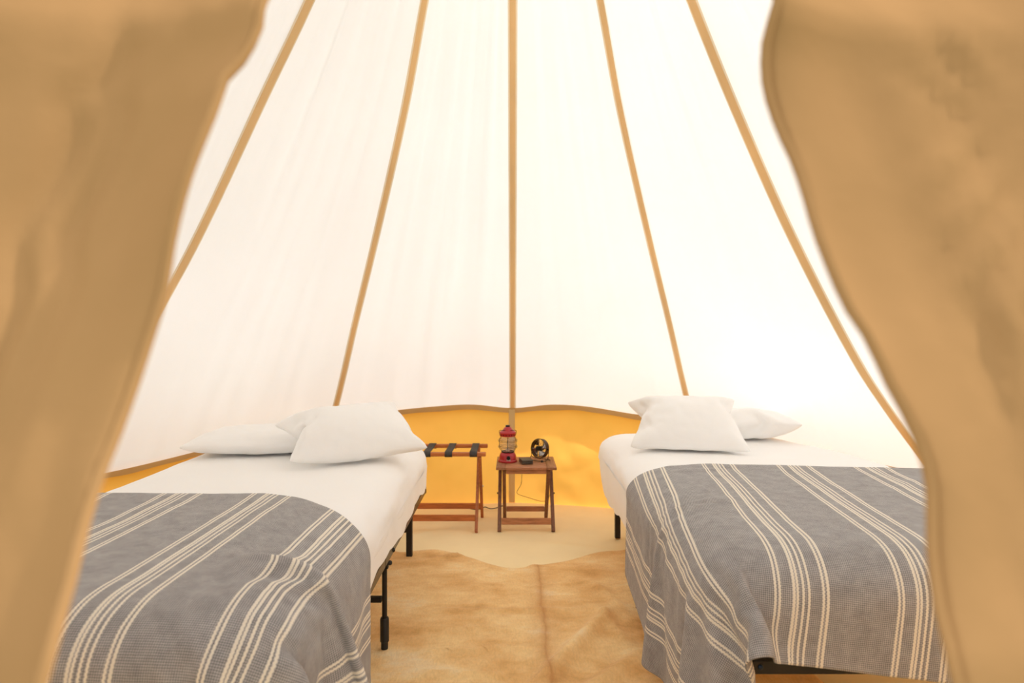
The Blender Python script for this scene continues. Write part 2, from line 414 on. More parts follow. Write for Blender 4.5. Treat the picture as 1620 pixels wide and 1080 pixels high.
# ------------------------------------------------------------------ door flaps
def flap(side, edge, label):
    """edge: list of (z, x, y) of the free edge from floor to the door's peak"""
    ez = [(z, x) for z, x, y in edge]; ey = [(z, y) for z, x, y in edge]
    nu, nv = 70, 150; vs = []
    for j in range(nv):
        v = j/(nv-1); z = .015 + (2.28-.015)*v
        ex, eyy = lerp_s(ez, z), lerp_s(ey, z)
        sx = side*lerp_t([(0, .92), (1.4, .84), (1.9, .55), (2.3, .05)], z); sy = lerp_t([(0, .20), (1.0, .38), (1.4, .56), (1.9, .93), (2.3, 1.27)], z)
        for i in range(nu):
            u = i/(nu-1)
            x = ex + (sx-ex)*u; y = eyy + (sy-eyy)*u
            fade = min(1, (2.3-z)*2)*min(1, (1-u)*6)
            # hanging folds of the cloth
            y += fade*(.022*math.sin(u*9 + 1.4*math.sin(z*2.3+side) + side) + .020*fb(u*3+side*5, z*1.6, 2.2) + .03*math.sin(math.pi*u))
            # gathered band of fine ripples a hand's width in from the edge
            g = math.exp(-((u-.20-.05*math.sin(z*5+side))/.075)**2)*fade*math.exp(-((z-1.02)/.30)**2)
            y += g*(.0045*math.sin((x*side*520 + z*(90 if side < 0 else 260)) + 3*fb(u*6, z*7, 1)))
            y += .006*math.exp(-u/.02)*math.sin(z*21+side)*fade
            vs.append((x, y, z))
    o = mesh_ob('door_flap', vs, grid_faces(nu, nv), M_flap)
    m = o.modifiers.new('thick', 'SOLIDIFY'); m.thickness = .0025
    h = []
    # rolled hem along the free edge
    pts = [vs[j*nu] for j in range(nv)]
    bm = bmesh.new(); add_tube(bm, [Vector(p) for p in pts], .0035, 6)
    bm_ob('edge_hem', bm, M_flap, o, True)
    tag(o, label, 'tent flap'); return o
def lerp_s(tab, x): return smooth_t(tab, x)
def edge_from_px(px):
    out = []
    for x, y in px[::-1]:
        d = .33 + .14*(1-y/1080); out.append((1.05 - (y-525)/1020*d, (x-811)/1020*d, d))
    return out
LPX = [(404,-20),(398,30),(376,85),(352,112),(337,170),(296,285),(263,390),(248,454),(215,547),(189,621),(163,695),(138,765),(117,845),(102,922),(84,996),(62,1085)]
RPX = [(1232,-20),(1221,56),(1224,122),(1244,193),(1267,252),(1283,315),(1296,375),(1337,480),(1374,536),(1407,602),(1441,658),(1474,724),(1489,780),(1497,884),(1511,978),(1524,1027),(1536,1085)]
le = [(0, -.42, .20), (.45, -.33, .27)] + edge_from_px(LPX) + [(1.5, -.16, .62), (1.9, -.10, .95), (2.3, 0, 1.27)]
re = [(0, .42, .20), (.45, .33, .27)] + edge_from_px(RPX) + [(1.5, .17, .62), (1.9, .10, .95), (2.3, 0, 1.27)]
flap(-1, le, 'tan canvas door flap hanging at the left edge of the doorway')
flap(1, re, 'tan canvas door flap hanging at the right edge of the doorway')

# ------------------------------------------------------------------ cowhide rug
def hide_outline():
    px = [(600,868),(630,874),(660,872),(690,870),(717,875),(747,883),(773,892),(800,898),(827,898),(843,893),(860,893),(893,888),(923,880),(953,873),(983,871),(1010,866)]
    pts = []
    for x, y in px:
        d = 1071/(y-525); pts.append(((x-811)/1020*d, d))
    pts = [(-1.06, 2.86), (-.85, 2.78)] + pts + [(.78, 2.98), (.98, 2.93), (1.08, 2.72), (.98, 2.5), (.92, 2.2), (.95, 1.8), (1.05, 1.45), (1.2, 1.2), (1.1, .98), (.85, .95), (.5, .82), (.28, .55), (.12, .45), (-.05, .46), (-.2, .6), (-.45, .85), (-.8, .95), (-1.1, 1.0), (-1.15, 1.25), (-.98, 1.5), (-.9, 1.9), (-.92, 2.3), (-1.08, 2.6)]
    return pts
def build_rug():
    out = hide_outline(); N = len(out); P = []
    for k in range(N):      # smooth the outline
        a, b, c, d = (Vector(out[(k+q) % N]) for q in (-1, 0, 1, 2))
        for s in range(5):
            t = s/5; P.append(.5*((2*b) + (c-a)*t + (2*a-5*b+4*c-d)*t*t + (3*b-a-3*c+d)*t**3))
    cx, cy = .02, 1.9; n = len(P); rings = 56; vs = []
    def ridge(x, y, x0, y0, x1, y1, amp, wd):
        d = Vector((x1-x0, y1-y0)); L = d.length; d /= L; p = Vector((x-x0, y-y0)); s = p.dot(d)/L
        q = p.x*d.y - p.y*d.x
        return amp*math.exp(-(q/wd)**2)*max(0, min(1, s*4, (1-s)*4)) if 0 < s < 1 else 0
    for j in range(rings+1):
        f = 1 - (j/rings)
        f = f**.8
        for k, p in enumerate(P):
            q = p + Vector((.004*fb(k*.9, 1), .006*fb(k*.7, 7)))*(1 if j == 0 else 0)
            x = cx + (q.x-cx)*f; y = cy + (q.y-cy)*f
            z = .007 + .005*fb(x*3, y*5, 3) + max(0, floor_z(x, y))
            z += ridge(x, y, .05, 1.85, .42, 2.5, .034, .03) + ridge(x, y, .10, 1.75, .50, 2.15, .026, .032)
            z += ridge(x, y, -.5, 2.41, .35, 2.42, .009, .014) + ridge(x, y, -.45, 2.1, .1, 2.13, .007, .012) + ridge(x, y, -.42, 1.98, .05, 1.96, .010, .015)
            z += ridge(x, y, -.4, 2.26, .05, 2.27, .007, .012) + ridge(x, y, -.2, 2.9, -.05, 2.1, .006, .02)
            z += ridge(x, y, .095, 3.0, .10, .5, .005, .012)
            z += ridge(x, y, .3, 2.5, .42, 2.0, .014, .02) + ridge(x, y, .32, 2.75, .45, 2.3, .011, .02)
            if j == 0: z = max(0, floor_z(x, y)) + .001
            vs.append((x-cx, y-cy, z))
    o = mesh_ob('cowhide_rug', vs, grid_faces(n, rings+1, True), M_hide)
    o.location = (cx, cy, 0)
    tag(o, 'light brown cowhide rug with a dark spine line on the floor between the beds', 'rug')
build_rug()

# ------------------------------------------------------------------ beds
def mattress(x0, x1, y0, y1, z0, z1, cut=None, seed=0):
    """soft box: rounded rim, softer towards the foot; cut squeezes the far head corner"""
    cx, cy, cz = (x0+x1)/2, (y0+y1)/2, (z0+z1)/2; hx, hy, hz = (x1-x0)/2, (y1-y0)/2, (z1-z0)/2
    nx, ny, nz = 56, 96, 12
    bm = bmesh.new(); idx = {}
    def vert(i, j, k):
        key = (i, j, k)
        if key in idx: return idx[key]
        x, y, z = -1+2*i/nx, -1+2*j/ny, -1+2*k/nz
        p = Vector((x*hx, y*hy, z*hz))
        ry = .15 if y < 0 else .20; rx, rz = .15, hz
        inner = Vector((max(-(hx-rx), min(hx-rx, p.x)), max(-(hy-ry), min(hy-ry, p.y)), 0))
        q = Vector(((p.x-inner.x)/rx, (p.y-inner.y)/ry, p.z/rz))
        if q.length > 1e-6:
            n = q.normalized(); e = max(abs(q.x), abs(q.y), abs(q.z))
            pw = 2.3; L = (abs(n.x)**pw+abs(n.y)**pw+abs(n.z)**pw)**(1/pw)
            q = n/L*e
        p = inner + Vector((q.x*rx, q.y*ry, q.z*rz))
        X, Y, Z = cx+p.x, cy+p.y, cz+p.z
        w1 = fb(X*3+seed, Y*3, Z*6); w2 = fb(X*9+Y*4+seed, Y*3-X*5, Z*16, 2)
        if p.z > hz*.6: Z += .004*w1 + .002*w2
        else: X += .010*w2*(1 if p.x > 0 else -1); Z += .004*w1
        if cut:
            (ax, ay), (bx, by) = cut; d = Vector((bx-ax, by-ay)).normalized(); nrm = Vector((d.y, -d.x))
            if nrm.x < 0: nrm = -nrm
            q2 = Vector((X-ax, Y-ay)).dot(nrm)
            if q2 > 0: X -= nrm.x*q2*.95; Y -= nrm.y*q2*.95
        v = bm.verts.new((X, Y, Z)); idx[key] = v; return v
    def quad(a, b, c, d):
        try: bm.faces.new((a, b, c, d))
        except ValueError: pass
    for i in range(nx):
        for j in range(ny):
            for k in (0, nz): quad(vert(i,j,k), vert(i+1,j,k), vert(i+1,j+1,k), vert(i,j+1,k))
    for i in range(nx):
        for k in range(nz):
            for j in (0, ny): quad(vert(i,j,k), vert(i+1,j,k), vert(i+1,j,k+1), vert(i,j,k+1))
    for j in range(ny):
        for k in range(nz):
            for i in (0, nx): quad(vert(i,j,k), vert(i,j+1,k), vert(i,j+1,k+1), vert(i,j,k+1))
    return bm
BED = {
 'left': dict(x0=-1.325, x1=-.405, y0=1.08, y1=3.03, s=-1),
 'right': dict(x0=.46, x1=1.46, y0=1.42, y1=3.32, s=1)}
ZR = .30      # underside of the deck rail
def bed(side):
    b = BED[side]; x0, x1, y0, y1 = b['x0'], b['x1'], b['y0'], b['y1']
    cx, cy = (x0+x1)/2, (y0+y1)/2
    root = empty('bed_frame', (cx, cy, 0))
    tag(root, f'black steel folding bed frame under the {side} mattress', 'bed frame')
    def L(p): return (p[0]-cx, p[1]-cy, p[2])
    def box(name, lo, hi, mat, bev=.002):
        bm = bmesh.new(); add_box(bm, L(lo), L(hi)); return bm_ob(name, bm, mat, root, bevel=bev)
    t = .028
    for xa in (x0, x1-t):
        for ya, yb in ((y0+.03, cy-.003), (cy+.003, y1-.03)):
            box('side_rail', (xa, ya, ZR), (xa+t, yb, ZR+.03), M_rail)
    for ya in (y0, y1-t): box('end_rail', (x0, ya, ZR-.004), (x1, ya+t, ZR+.026), M_black)
    for k in range(9):
        yy = y0+.12 + k*(y1-y0-.24)/8
        if abs(yy-cy) < .02: yy += .04
        box('deck_slat', (x0+t+.001, yy-.012, ZR+.008), (x1-t-.001, yy+.012, ZR+.026), M_black)
    mid_y = {'left': 2.13, 'right': 2.445}[side]
    for sgn, xe in ((1, x1), (-1, x0)):
        xi = xe - sgn*.018
        # mid legs: round tube with a plastic sleeve and foot, hinged at the rail
        for my in (mid_y,):
            bm = bmesh.new(); add_tube(bm, [L((xi, my, .02)), L((xi, my, ZR-.001))], .0085, 14)
            lg = bm_ob('leg', bm, M_black, root, True)
            bm = bmesh.new(); o3 = Vector(L((xi, my, 0)))
            add_lathe(bm, [(.009, .004), (.0115, .005), (.0115, .028), (.0145, .03), (.0145, .103), (.0125, .108), (.009, .108)], 20, Matrix.Translation(o3))
            bm_ob('leg_sleeve', bm, M_plastic, lg, True)
            bm = bmesh.new()
            add_box(bm, L((xi-.013, my-.011, ZR-.03)), L((xi+.013, my+.011, ZR+.002)))
            bm_ob('hinge_bracket', bm, M_black, lg, bevel=.002)
            for dz, dy in ((-.012, 0), (.012, .055)):
                bm = bmesh.new(); MM = Matrix.Translation(L((xe, my+dy, ZR+dz))) @ Matrix.Rotation(R(90)*sgn, 4, 'Y')
                add_lathe(bm, [(.008, -.006), (.008, .002), (.005, .006), (.001, .007)], 12, MM)
                bm_ob('bolt', bm, M_plastic, root, True)
        # square legs at head and foot, set in a little
        hx = xe - sgn*.075
        for yy, xx in ((y1-.03, hx), (y0+.03, xe-sgn*.02)):
            bm = bmesh.new(); add_box(bm, L((xx-.0135, yy-.0135, .0)), L((xx+.0135, yy+.0135, ZR-.005)))
            bm_ob('leg', bm, M_black, root, bevel=.002)
        bm = bmesh.new(); add_beam(bm, L((xe-sgn*.045, y0+.03, ZR-.004)), L((xe-sgn*.14, y0+.08, .02)), .010, .010)
        bm_ob('brace', bm, M_black, root)
    for yy, zz in ((mid_y, .168), (y1-.03, .128), (y0+.035, .12)):
        box('cross_bar', (x0+.08 if yy != mid_y else x0+.027, yy-.009, zz-.009), (x1-.08 if yy != mid_y else x1-.027, yy+.009, zz+.009), M_black)
    if side == 'right':
        for px_ in (1178, 1203):
            bm = bmesh.new(); MM = Matrix.Translation(L(((px_-811)/1020*1.42, y0, ZR+.012))) @ Matrix.Rotation(R(90), 4, 'X')
            add_lathe(bm, [(.006, -.002), (.006, .002), (.003, .004), (.001, .0045)], 12, MM)
            bm_ob('rivet', bm, M_bolt, root, True)
    return root
def build_mattress(side):
    if side == 'left': bm = mattress(-1.34, -.385, 1.07, 3.06, ZR+.031, .56, None, 0)
    else: bm = mattress(.43, 1.51, 1.41, 3.36, ZR+.031, .548, ((1.51, 2.35), (1.33, 2.8)), 5)
    return bm
bed('left'); bed('right')
for side in ('left', 'right'):
    o = bm_ob('mattress', build_mattress(side), M_sheet, None, True)
    for p in o.data.polygons: p.use_smooth = True
    me = o.data
    # loose edge of the sheet hanging over the aisle side
    sg, xo, yc, drop, ya = (1, .428, 3.16, .175, 1.62) if side == 'right' else (-1, -.383, 2.86, .088, 1.40)
    path = [(xo, ya + (yc-ya)*i/100, sg, 0) for i in range(100)]
    for i in range(0, 15):
        f = R(80*i/14); path.append((xo + sg*.15*(1-math.cos(f)**.9), yc+.20*math.sin(f)**.9, sg*math.cos(f), -math.sin(f)))
    vs = []
    for j in range(9):
        for px_, py_, nx_, ny_ in path:
            q = j/8; inn = (.016*q*q if sg > 0 else .002*q) + .004*q*math.sin(py_*31)*math.sin(py_*7)
            vs.append((px_ + nx_*inn, py_ + ny_*inn, .445 - q*(drop + .012*math.sin(py_*9) + .005*math.sin(py_*37))))
    mesh_ob('sheet_hem', vs, grid_faces(len(path), 9), M_sheet, o)
    tag(o, f'thick {side} mattress wrapped in a smooth white sheet', 'mattress')

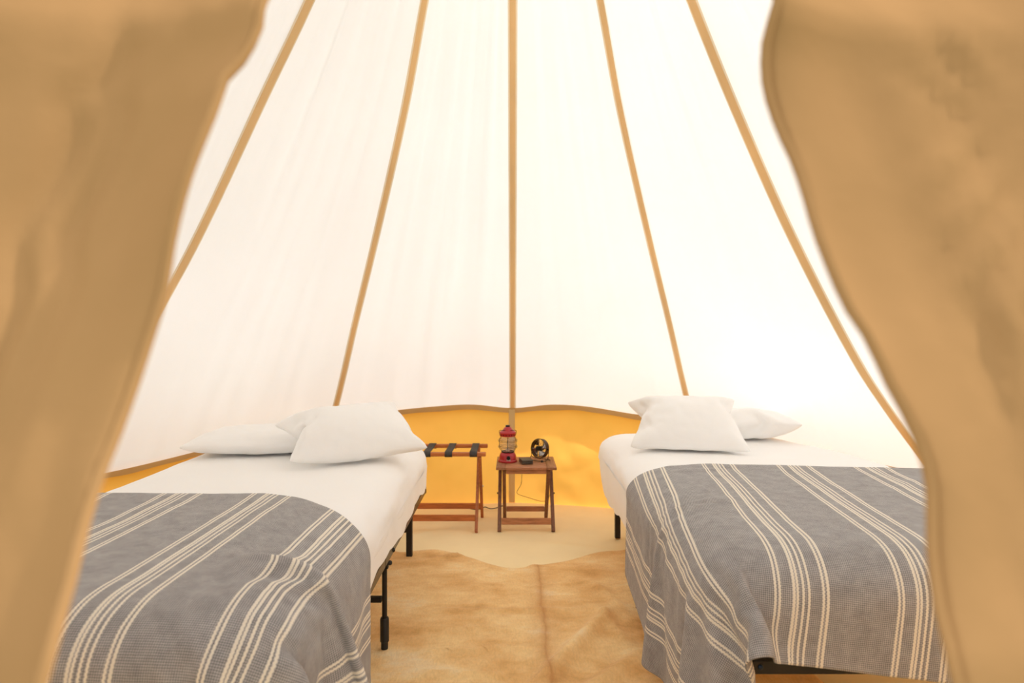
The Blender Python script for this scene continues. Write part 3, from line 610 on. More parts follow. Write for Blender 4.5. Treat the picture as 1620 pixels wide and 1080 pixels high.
# settled cloth surfaces of the blankets and pillows: columns, rows, then for each axis the first value and the steps from vertex to vertex, in millimetres
DATA = {
 'bl': (74, 55,
  [-1508,17,17,17,18,18,18,19,19,19,19,14,17,20,-12,-8,-7,-9,19,21,23,23,24,24,24,20,20,23,24,24,24,24,24,24,24,24,25,24,24,24,24,24,24,24,24,24,24,25,24,24,23,19,3,0,0,2,23,19,-9,-15,-6,23,6,21,24,24,24,23,24,24,23,23,22,23,-1274,18,17,17,17,17,18,19,19,16,6,6,18,22,-8,-7,-8,-5,20,22,19,24,24,24,24,19,20,24,24,24,24,23,25,24,24,24,24,24,24,24,24,24,25,24,24,23,25,24,24,24,24,19,4,-2,2,6,19,19,-10,-21,-6,19,23,14,25,24,18,23,24,24,19,22,22,22,-1247,17,18,17,17,17,17,18,12,-3,7,9,17,21,14,-7,-14,-10,22,21,17,23,24,24,24,20,20,24,24,23,24,24,24,24,24,24,24,24,24,25,24,24,24,24,24,24,24,24,24,24,24,20,5,-4,7,8,19,11,-11,-21,9,20,4,21,24,24,23,14,23,21,17,22,22,22,-1221,17,17,18,17,17,0,8,15,-4,8,10,15,21,21,3,-13,-12,10,24,22,20,24,24,24,19,20,24,24,23,24,24,24,24,24,25,24,24,24,24,24,24,24,24,24,24,24,24,24,24,24,20,6,0,-1,16,18,4,-17,-11,23,18,9,15,15,20,22,20,19,14,16,21,22,22,-1195,17,17,18,14,7,5,-3,9,-4,8,11,15,20,23,14,-6,-17,2,24,23,23,21,24,24,20,20,24,23,24,24,24,24,24,24,24,24,24,24,24,24,25,24,24,23,24,24,24,24,24,24,21,6,0,0,20,14,-2,-16,-1,21,12,21,16,21,14,17,1,22,20,16,15,22,22,-1169,17,17,8,5,4,5,5,-7,11,5,6,13,21,23,21,2,-15,-7,21,23,24,24,23,24,19,20,24,24,23,24,24,24,24,24,24,25,24,24,24,24,24,24,24,24,23,24,24,24,24,24,21,6,-2,5,22,8,-9,-8,9,14,21,18,19,21,20,16,-6,-2,21,21,17,19,22,-1141,14,-12,2,3,5,5,12,9,8,7,5,5,23,21,23,14,-9,-16,16,24,24,24,23,24,20,20,24,23,23,24,24,24,25,24,24,24,24,24,24,24,24,24,24,24,23,24,24,24,24,24,22,5,-2,9,24,-7,-5,10,11,11,18,19,21,20,12,13,13,-3,-8,19,21,19,21,-1109,-7,-15,-7,0,5,6,6,10,14,10,9,4,23,22,22,23,-7,-17,12,23,24,24,24,24,18,22,24,23,24,24,24,24,24,24,24,24,24,25,24,24,24,24,24,24,23,23,24,24,24,24,22,6,-3,14,23,-2,-2,-3,13,21,20,18,21,19,12,12,9,3,-3,-7,17,21,21,-1092,6,-14,-16,-13,-1,6,8,7,8,11,15,8,23,17,22,22,7,-16,6,24,24,24,24,23,19,23,23,23,24,24,24,24,24,25,24,24,24,24,24,24,24,24,24,24,23,24,23,24,24,24,23,5,-2,18,20,-1,-6,4,17,22,18,20,21,17,11,10,8,3,-8,-2,3,22,12,-1075,5,5,-15,-13,-16,-1,7,6,7,7,15,13,24,15,19,22,17,-12,1,24,24,24,24,23,19,23,23,24,23,25,24,24,24,24,24,24,24,24,24,24,24,24,25,23,23,24,23,24,23,24,24,5,1,21,16,-2,-6,11,20,21,19,21,19,14,10,9,8,-3,0,7,1,-3,0,-1045,-11,12,7,-15,-15,-15,0,6,6,6,7,22,23,17,14,20,21,2,-7,24,23,24,24,21,21,24,23,23,24,24,24,24,24,24,24,25,24,24,24,24,24,24,24,24,23,23,23,24,24,24,22,2,8,24,11,-3,-3,18,21,20,21,20,16,12,10,8,6,0,5,0,-12,-10,-3,-1019,-15,-3,14,7,-14,-16,-13,1,6,5,6,18,22,21,13,17,23,2,0,22,24,23,24,21,22,24,23,23,24,24,25,24,24,24,24,24,24,24,24,24,24,24,24,24,23,23,24,23,24,24,21,3,13,23,7,-6,8,21,21,19,22,17,15,11,8,7,5,3,-2,-14,-12,-4,-4,-1001,-17,-6,-2,15,1,-8,-14,-11,1,5,6,13,21,23,18,11,20,17,-3,20,22,24,24,20,23,24,23,24,24,24,24,24,24,24,24,24,24,24,25,23,25,23,25,24,22,24,24,23,24,23,20,4,18,21,3,-4,17,21,20,22,19,15,14,10,7,6,4,-4,-14,-12,-4,-2,-1,-999,-1,-18,-4,-2,12,1,-6,-9,-11,2,6,8,19,22,23,11,16,23,3,15,21,24,24,21,24,23,23,24,24,24,24,24,24,25,24,24,24,24,24,24,24,24,24,24,22,24,24,24,23,22,19,8,22,18,-4,6,21,22,20,21,15,17,12,9,6,4,-4,-16,-9,-3,-1,1,0,-987,-18,-1,-10,-7,-3,9,-2,-8,5,-13,3,7,13,23,22,18,11,21,17,7,21,24,24,22,24,23,24,24,24,24,24,24,24,24,24,24,24,24,24,24,24,24,24,24,23,24,24,24,22,22,15,15,24,14,-4,16,20,22,21,17,17,15,10,7,5,-6,-15,-7,-2,1,1,1,0,-993,-3,-11,-10,9,-10,-6,-1,-2,6,2,-13,4,9,19,23,22,11,17,22,7,23,24,24,22,24,23,24,24,24,24,24,24,24,24,24,25,24,24,24,23,25,24,24,23,23,24,24,24,22,23,22,12,23,10,1,21,21,22,18,15,18,14,8,6,-7,-15,-4,0,2,1,0,-1,-2,-1002,-3,1,5,-12,16,-9,-7,-4,-2,5,0,-13,6,13,23,22,19,11,22,11,23,24,23,24,24,24,24,24,24,24,24,24,24,24,24,24,24,24,24,24,24,24,24,24,23,24,24,24,21,24,24,14,22,1,16,22,21,19,15,19,16,12,6,-9,-12,-1,2,1,-1,-2,-3,-4,-6,-970,1,-1,-3,-10,-1,11,-3,-6,-7,-6,-2,3,-12,9,18,23,23,14,15,17,24,24,24,23,24,24,24,24,24,24,24,24,24,24,24,24,24,24,24,25,24,23,24,24,24,24,23,24,23,23,23,19,19,6,20,21,21,14,18,19,15,8,-11,-7,2,0,-1,-3,-4,-6,-7,-8,-9,-948,1,0,0,0,-17,-5,12,8,2,-3,-6,-7,0,-8,7,22,23,22,13,22,22,23,24,24,24,23,24,24,24,24,24,25,24,24,24,24,24,24,24,24,24,24,24,23,24,23,24,23,23,25,20,24,11,22,19,22,14,18,19,18,12,-14,2,-2,-4,-5,-6,-7,-7,-7,-4,-2,0,-948,-3,-2,5,3,3,-8,-19,9,11,8,5,0,-4,-8,-7,13,21,23,17,24,21,24,24,24,24,24,24,24,24,24,24,24,24,24,24,24,24,24,24,24,24,24,24,24,24,23,24,24,22,25,22,24,17,20,23,15,19,20,18,13,-13,0,-5,-7,-7,-7,-6,-3,-2,0,0,3,6,-965,4,1,-6,0,0,12,-10,-14,4,8,11,7,7,4,-6,-8,20,18,22,24,23,24,24,24,24,24,24,24,24,24,24,24,24,24,25,24,24,24,24,24,24,24,24,24,23,24,24,24,23,24,23,24,22,19,23,20,18,12,20,-11,-9,-7,-5,-4,-3,-3,7,-5,-1,2,3,4,6,-987,6,5,6,5,5,2,-2,-8,-13,-2,4,7,8,8,13,8,-7,24,22,22,24,24,24,24,24,24,24,24,24,25,24,24,24,24,24,24,24,24,24,24,24,24,24,24,24,24,24,24,24,24,24,23,24,22,17,24,14,15,-3,-2,-1,-1,-1,-3,-5,-11,7,-4,2,4,4,4,7,-1017,6,5,5,6,6,8,7,6,-2,-11,-2,0,2,8,8,10,17,9,24,24,23,25,24,24,24,24,25,24,24,24,24,24,24,24,24,25,24,24,24,24,24,24,24,24,24,24,24,24,24,24,25,23,24,20,22,5,12,10,-3,-3,-2,-2,0,1,0,1,4,5,8,9,2,0,6,-1046,5,5,5,6,6,7,8,12,8,5,-1,-2,-5,1,11,9,12,18,23,24,24,24,24,24,25,24,24,24,24,24,24,25,24,24,24,24,24,24,24,24,25,24,24,24,24,24,24,24,24,24,25,23,24,23,22,16,14,0,-5,-1,-2,-1,-1,9,4,2,-1,8,5,2,2,2,0,-1039,5,6,4,-3,1,2,4,6,12,7,3,4,2,1,-2,13,17,20,20,24,24,24,25,24,24,24,24,24,25,24,24,24,24,24,24,25,24,24,24,24,24,24,24,24,25,24,24,24,24,24,25,23,23,23,21,12,19,-1,6,-1,-2,-1,-5,2,10,5,5,2,2,1,1,0,0,-1028,5,5,4,1,0,-4,0,0,0,4,3,3,5,11,2,13,18,19,22,24,23,25,24,24,24,24,25,24,24,24,24,25,24,24,24,24,24,24,25,24,24,24,24,24,24,24,25,24,24,24,24,24,23,23,16,21,14,1,8,0,0,-1,-2,-7,6,6,3,3,2,2,2,1,0,-1017,4,5,4,2,3,0,1,1,1,1,0,-4,1,0,12,9,19,20,22,23,24,24,25,24,24,24,24,24,24,25,24,24,24,24,24,25,24,24,24,24,24,25,24,24,24,24,24,25,24,24,24,24,24,18,21,22,6,6,11,-1,-2,-5,-1,-1,2,3,3,3,3,3,2,2,3,-1010,4,4,2,3,2,2,1,1,1,0,0,0,0,-2,0,14,19,20,22,23,24,24,24,24,24,25,24,24,24,24,24,24,25,24,24,24,24,24,25,24,24,24,24,24,25,24,24,24,24,25,24,22,24,23,21,19,11,7,0,2,-5,-2,1,2,3,3,3,3,3,3,3,4,4,-1011,3,2,2,2,1,1,0,0,-1,-1,-2,-1,-1,0,9,11,19,20,21,24,23,25,24,24,24,24,24,24,24,25,24,24,24,24,24,25,24,24,24,24,24,25,24,24,24,25,24,25,24,25,24,24,24,14,19,19,22,-1,1,3,4,6,2,2,2,3,3,4,3,5,4,5,5,-1027,2,1,1,1,0,0,-1,-2,-1,-2,0,1,4,1,2,14,19,19,22,23,24,24,24,24,24,25,24,24,24,24,24,24,25,24,24,24,24,24,25,24,24,24,24,24,25,25,24,25,26,25,25,25,24,25,8,20,11,19,6,4,5,5,3,3,3,0,4,4,5,5,5,5,6,-1051,1,1,0,0,-1,-1,-2,-1,-1,1,2,4,-1,-1,6,15,16,19,23,23,24,24,24,24,24,24,24,24,24,25,24,24,24,24,24,24,25,24,24,24,24,24,25,24,24,25,25,26,27,26,26,25,26,24,24,6,9,8,8,7,7,8,8,7,7,6,5,5,5,5,5,5,5,-1075,0,1,-1,-1,-2,-1,-1,0,2,3,2,0,-1,-2,10,12,18,18,22,23,24,24,24,24,24,25,24,24,24,24,24,24,24,25,24,24,24,24,24,25,24,24,24,24,25,25,26,25,27,28,28,26,26,25,24,17,8,8,7,7,6,7,6,7,7,6,6,6,7,6,6,6,5,-1094,0,-1,-1,-2,-1,0,1,2,3,1,-1,-3,-2,4,8,15,14,21,21,24,24,24,24,24,24,24,24,24,24,24,25,24,24,24,24,24,24,25,24,24,24,24,24,24,25,26,26,25,25,29,28,28,27,24,22,15,10,10,9,8,8,7,7,8,6,7,6,7,6,6,7,6,4,-1104,0,-2,-1,-1,0,2,2,2,1,-2,-3,-2,0,9,8,9,19,18,22,23,24,24,24,24,24,25,24,24,24,24,24,24,24,24,25,24,24,24,24,24,24,24,25,24,24,26,26,20,28,27,29,28,27,23,22,13,12,9,9,9,8,9,8,9,7,8,7,7,7,7,7,6,7,-1112,-2,-1,-1,0,2,2,3,0,-2,-3,-1,2,1,1,9,16,14,19,22,24,24,24,24,24,24,24,24,24,24,24,25,24,24,24,24,24,24,24,24,25,24,24,24,24,25,24,23,23,22,25,29,29,27,25,20,15,10,8,9,9,9,9,8,8,7,7,6,6,6,7,6,6,6,-1098,-2,-1,0,2,2,3,0,-2,-2,-1,0,1,0,1,13,11,16,20,22,23,24,24,24,24,24,24,25,24,24,24,24,24,24,24,24,25,24,24,24,24,24,24,24,24,25,24,24,23,22,22,24,26,28,23,20,19,6,8,7,6,6,7,6,6,7,6,7,6,6,6,7,6,5,-1073,-1,0,1,2,2,1,-1,-2,-2,1,0,0,1,0,10,14,17,20,21,24,23,25,24,24,24,24,24,24,24,24,24,24,25,24,24,24,24,24,24,24,24,25,24,24,24,24,24,24,23,24,22,25,16,21,20,21,10,11,9,6,6,7,3,3,2,-2,4,6,5,6,6,5,6,-1047,-1,0,2,2,2,0,-2,-2,0,1,0,1,0,0,8,16,16,20,22,23,24,24,24,24,24,24,24,24,25,24,24,24,24,24,24,24,24,25,24,24,24,24,24,24,24,25,24,24,24,25,23,25,17,22,17,20,5,6,6,5,2,7,-2,2,3,3,1,6,5,6,5,5,5,-1026,-1,1,2,2,1,-1,-2,-1,1,1,0,0,1,0,7,15,18,19,22,24,23,24,24,25,24,24,24,24,24,24,24,24,24,25,24,24,24,24,24,24,24,24,24,25,24,24,24,24,25,24,24,24,21,17,23,17,5,10,5,5,2,-10,2,1,2,1,2,6,5,5,5,5,5,-1015,1,1,2,1,1,-1,-2,0,0,1,1,0,-1,2,6,15,18,20,22,23,24,24,24,24,24,24,24,24,24,25,24,24,24,24,24,24,24,24,24,25,24,24,24,24,24,24,24,25,24,24,24,24,23,19,15,18,18,-3,3,7,-7,-2,1,2,2,1,2,1,3,4,3,4,4,-999,1,1,2,1,1,-1,-2,0,1,1,0,-1,0,4,4,15,19,19,22,24,23,24,24,24,24,25,24,24,24,24,24,24,24,24,24,25,24,24,24,24,24,24,24,24,24,25,24,24,24,25,24,22,25,21,17,17,14,6,-6,5,-6,0,-2,1,1,1,2,2,2,2,2,3,3,-990,1,1,2,1,1,-1,-2,0,1,1,0,-1,0,4,4,16,18,20,22,23,24,24,24,24,24,24,24,24,24,24,24,25,24,24,24,24,24,24,24,24,24,24,25,24,24,24,24,24,24,25,23,23,24,24,17,15,8,13,3,-8,-1,-2,-1,-1,0,0,2,2,2,2,3,2,2,-987,1,2,1,1,2,0,-2,-1,1,1,0,0,0,3,4,16,19,19,22,24,23,24,24,24,24,24,24,25,24,24,24,24,24,24,24,24,24,25,24,24,24,24,24,24,24,24,24,25,24,24,24,23,23,24,18,12,14,3,9,4,-3,-3,-5,-2,-2,-1,-1,1,3,2,2,3,2,-986,2,1,1,2,1,1,-1,-2,0,2,0,0,0,3,5,15,19,20,22,24,23,23,25,24,24,24,24,24,24,24,24,24,24,24,25,24,24,24,24,24,24,24,24,24,25,24,24,24,24,24,24,23,23,24,18,14,12,2,4,7,4,-1,-3,-3,-3,-3,-1,-3,0,3,3,2,3,-985,1,1,1,2,1,1,1,-1,-2,1,1,0,0,3,5,15,19,20,23,23,23,24,24,24,24,24,24,24,24,25,24,24,24,24,24,24,24,24,24,24,25,24,24,24,24,24,24,24,25,24,24,23,22,24,19,14,9,8,1,2,5,5,-3,-2,-2,-2,-3,-3,-3,0,3,3,3,-986,2,1,1,1,2,1,1,0,-1,-1,2,1,0,2,5,16,18,21,22,24,22,24,24,24,25,24,24,24,24,24,24,24,24,24,24,24,25,24,24,24,24,24,24,24,24,24,25,24,24,24,24,22,23,24,19,14,8,9,4,0,4,5,-2,-1,-2,-2,-3,-2,-3,-3,1,4,3,-986,1,1,2,1,1,1,1,1,1,0,-2,3,0,2,6,15,18,21,23,23,23,24,24,24,24,24,24,24,24,24,24,25,24,24,24,24,24,24,24,24,24,24,25,24,24,24,24,24,24,24,24,22,24,21,22,13,10,7,5,2,3,3,-2,-2,-2,-1,-2,-2,-2,-2,-2,3,4,-988,1,1,1,1,2,1,1,1,2,0,0,-1,3,2,6,15,19,20,23,23,23,24,24,24,24,24,24,25,24,24,24,24,24,24,24,24,24,24,25,24,24,24,24,24,24,24,24,25,24,24,24,22,23,23,16,18,8,4,6,8,1,1,-2,-2,-2,-1,-2,-2,-2,-3,1,2,4,-991,1,1,1,2,1,1,1,2,1,1,1,1,0,3,7,15,19,21,23,22,24,23,24,25,24,24,24,24,24,24,24,24,24,24,25,24,24,24,24,24,24,24,24,24,25,24,24,24,24,24,24,24,22,23,17,15,7,5,9,6,0,0,-2,-2,-1,-2,-2,-2,-2,-1,2,2,3,-991,1,1,1,0,1,1,1,1,2,1,1,1,1,3,9,15,19,21,22,22,24,24,24,24,24,24,24,24,24,24,25,24,24,24,24,24,24,24,24,24,25,24,24,24,24,24,24,24,25,24,24,23,22,23,18,11,12,4,10,2,0,-1,-2,-1,-2,-2,-1,-2,0,1,2,1,2,-985,1,0,0,1,0,0,1,0,1,0,1,1,1,3,9,15,19,21,22,22,24,24,24,24,24,24,25,24,24,24,24,24,24,24,24,24,25,24,24,24,24,24,24,24,24,24,25,24,24,24,24,24,22,22,19,13,6,11,5,2,-1,-2,-2,-1,-2,-1,-1,0,1,2,1,1,2,-979,0,1,0,0,0,0,0,0,0,0,0,-1,1,4,9,14,19,21,22,21,24,24,25,24,24,24,24,24,24,24,24,24,25,24,24,24,24,24,24,24,24,24,24,25,24,24,24,24,24,24,25,23,23,21,19,11,13,7,4,-2,-1,-1,-1,-1,-1,0,0,1,1,2,1,0,1,-976,0,0,0,-1,0,0,0,-1,0,0,-1,0,1,5,10,13,18,21,22,22,24,24,24,24,24,24,24,24,24,25,24,24,24,24,24,24,24,24,25,24,24,24,24,24,24,24,24,25,24,24,24,24,22,21,19,13,11,7,0,0,-1,-1,0,0,0,1,0,1,1,1,0,1,0,-978,0,0,0,0,0,-1,0,0,0,0,0,0,1,7,9,13,18,20,22,22,24,24,24,24,24,25,24,24,24,24,24,24,24,24,24,25,24,24,24,24,24,24,24,24,24,25,24,24,24,24,25,23,23,20,20,13,11,6,1,-1,-1,0,0,1,0,1,0,1,0,0,1,0,1,-982,0,1,0,0,0,0,0,0,1,0,0,0,1,8,9,12,18,21,22,21,24,25,24,24,24,24,24,24,24,24,24,25,24,24,24,24,24,24,24,24,25,24,24,24,24,24,24,24,24,25,24,24,23,20,19,15,10,5,0,0,0,1,0,0,1,0,0,1,0,0,1,0,0],
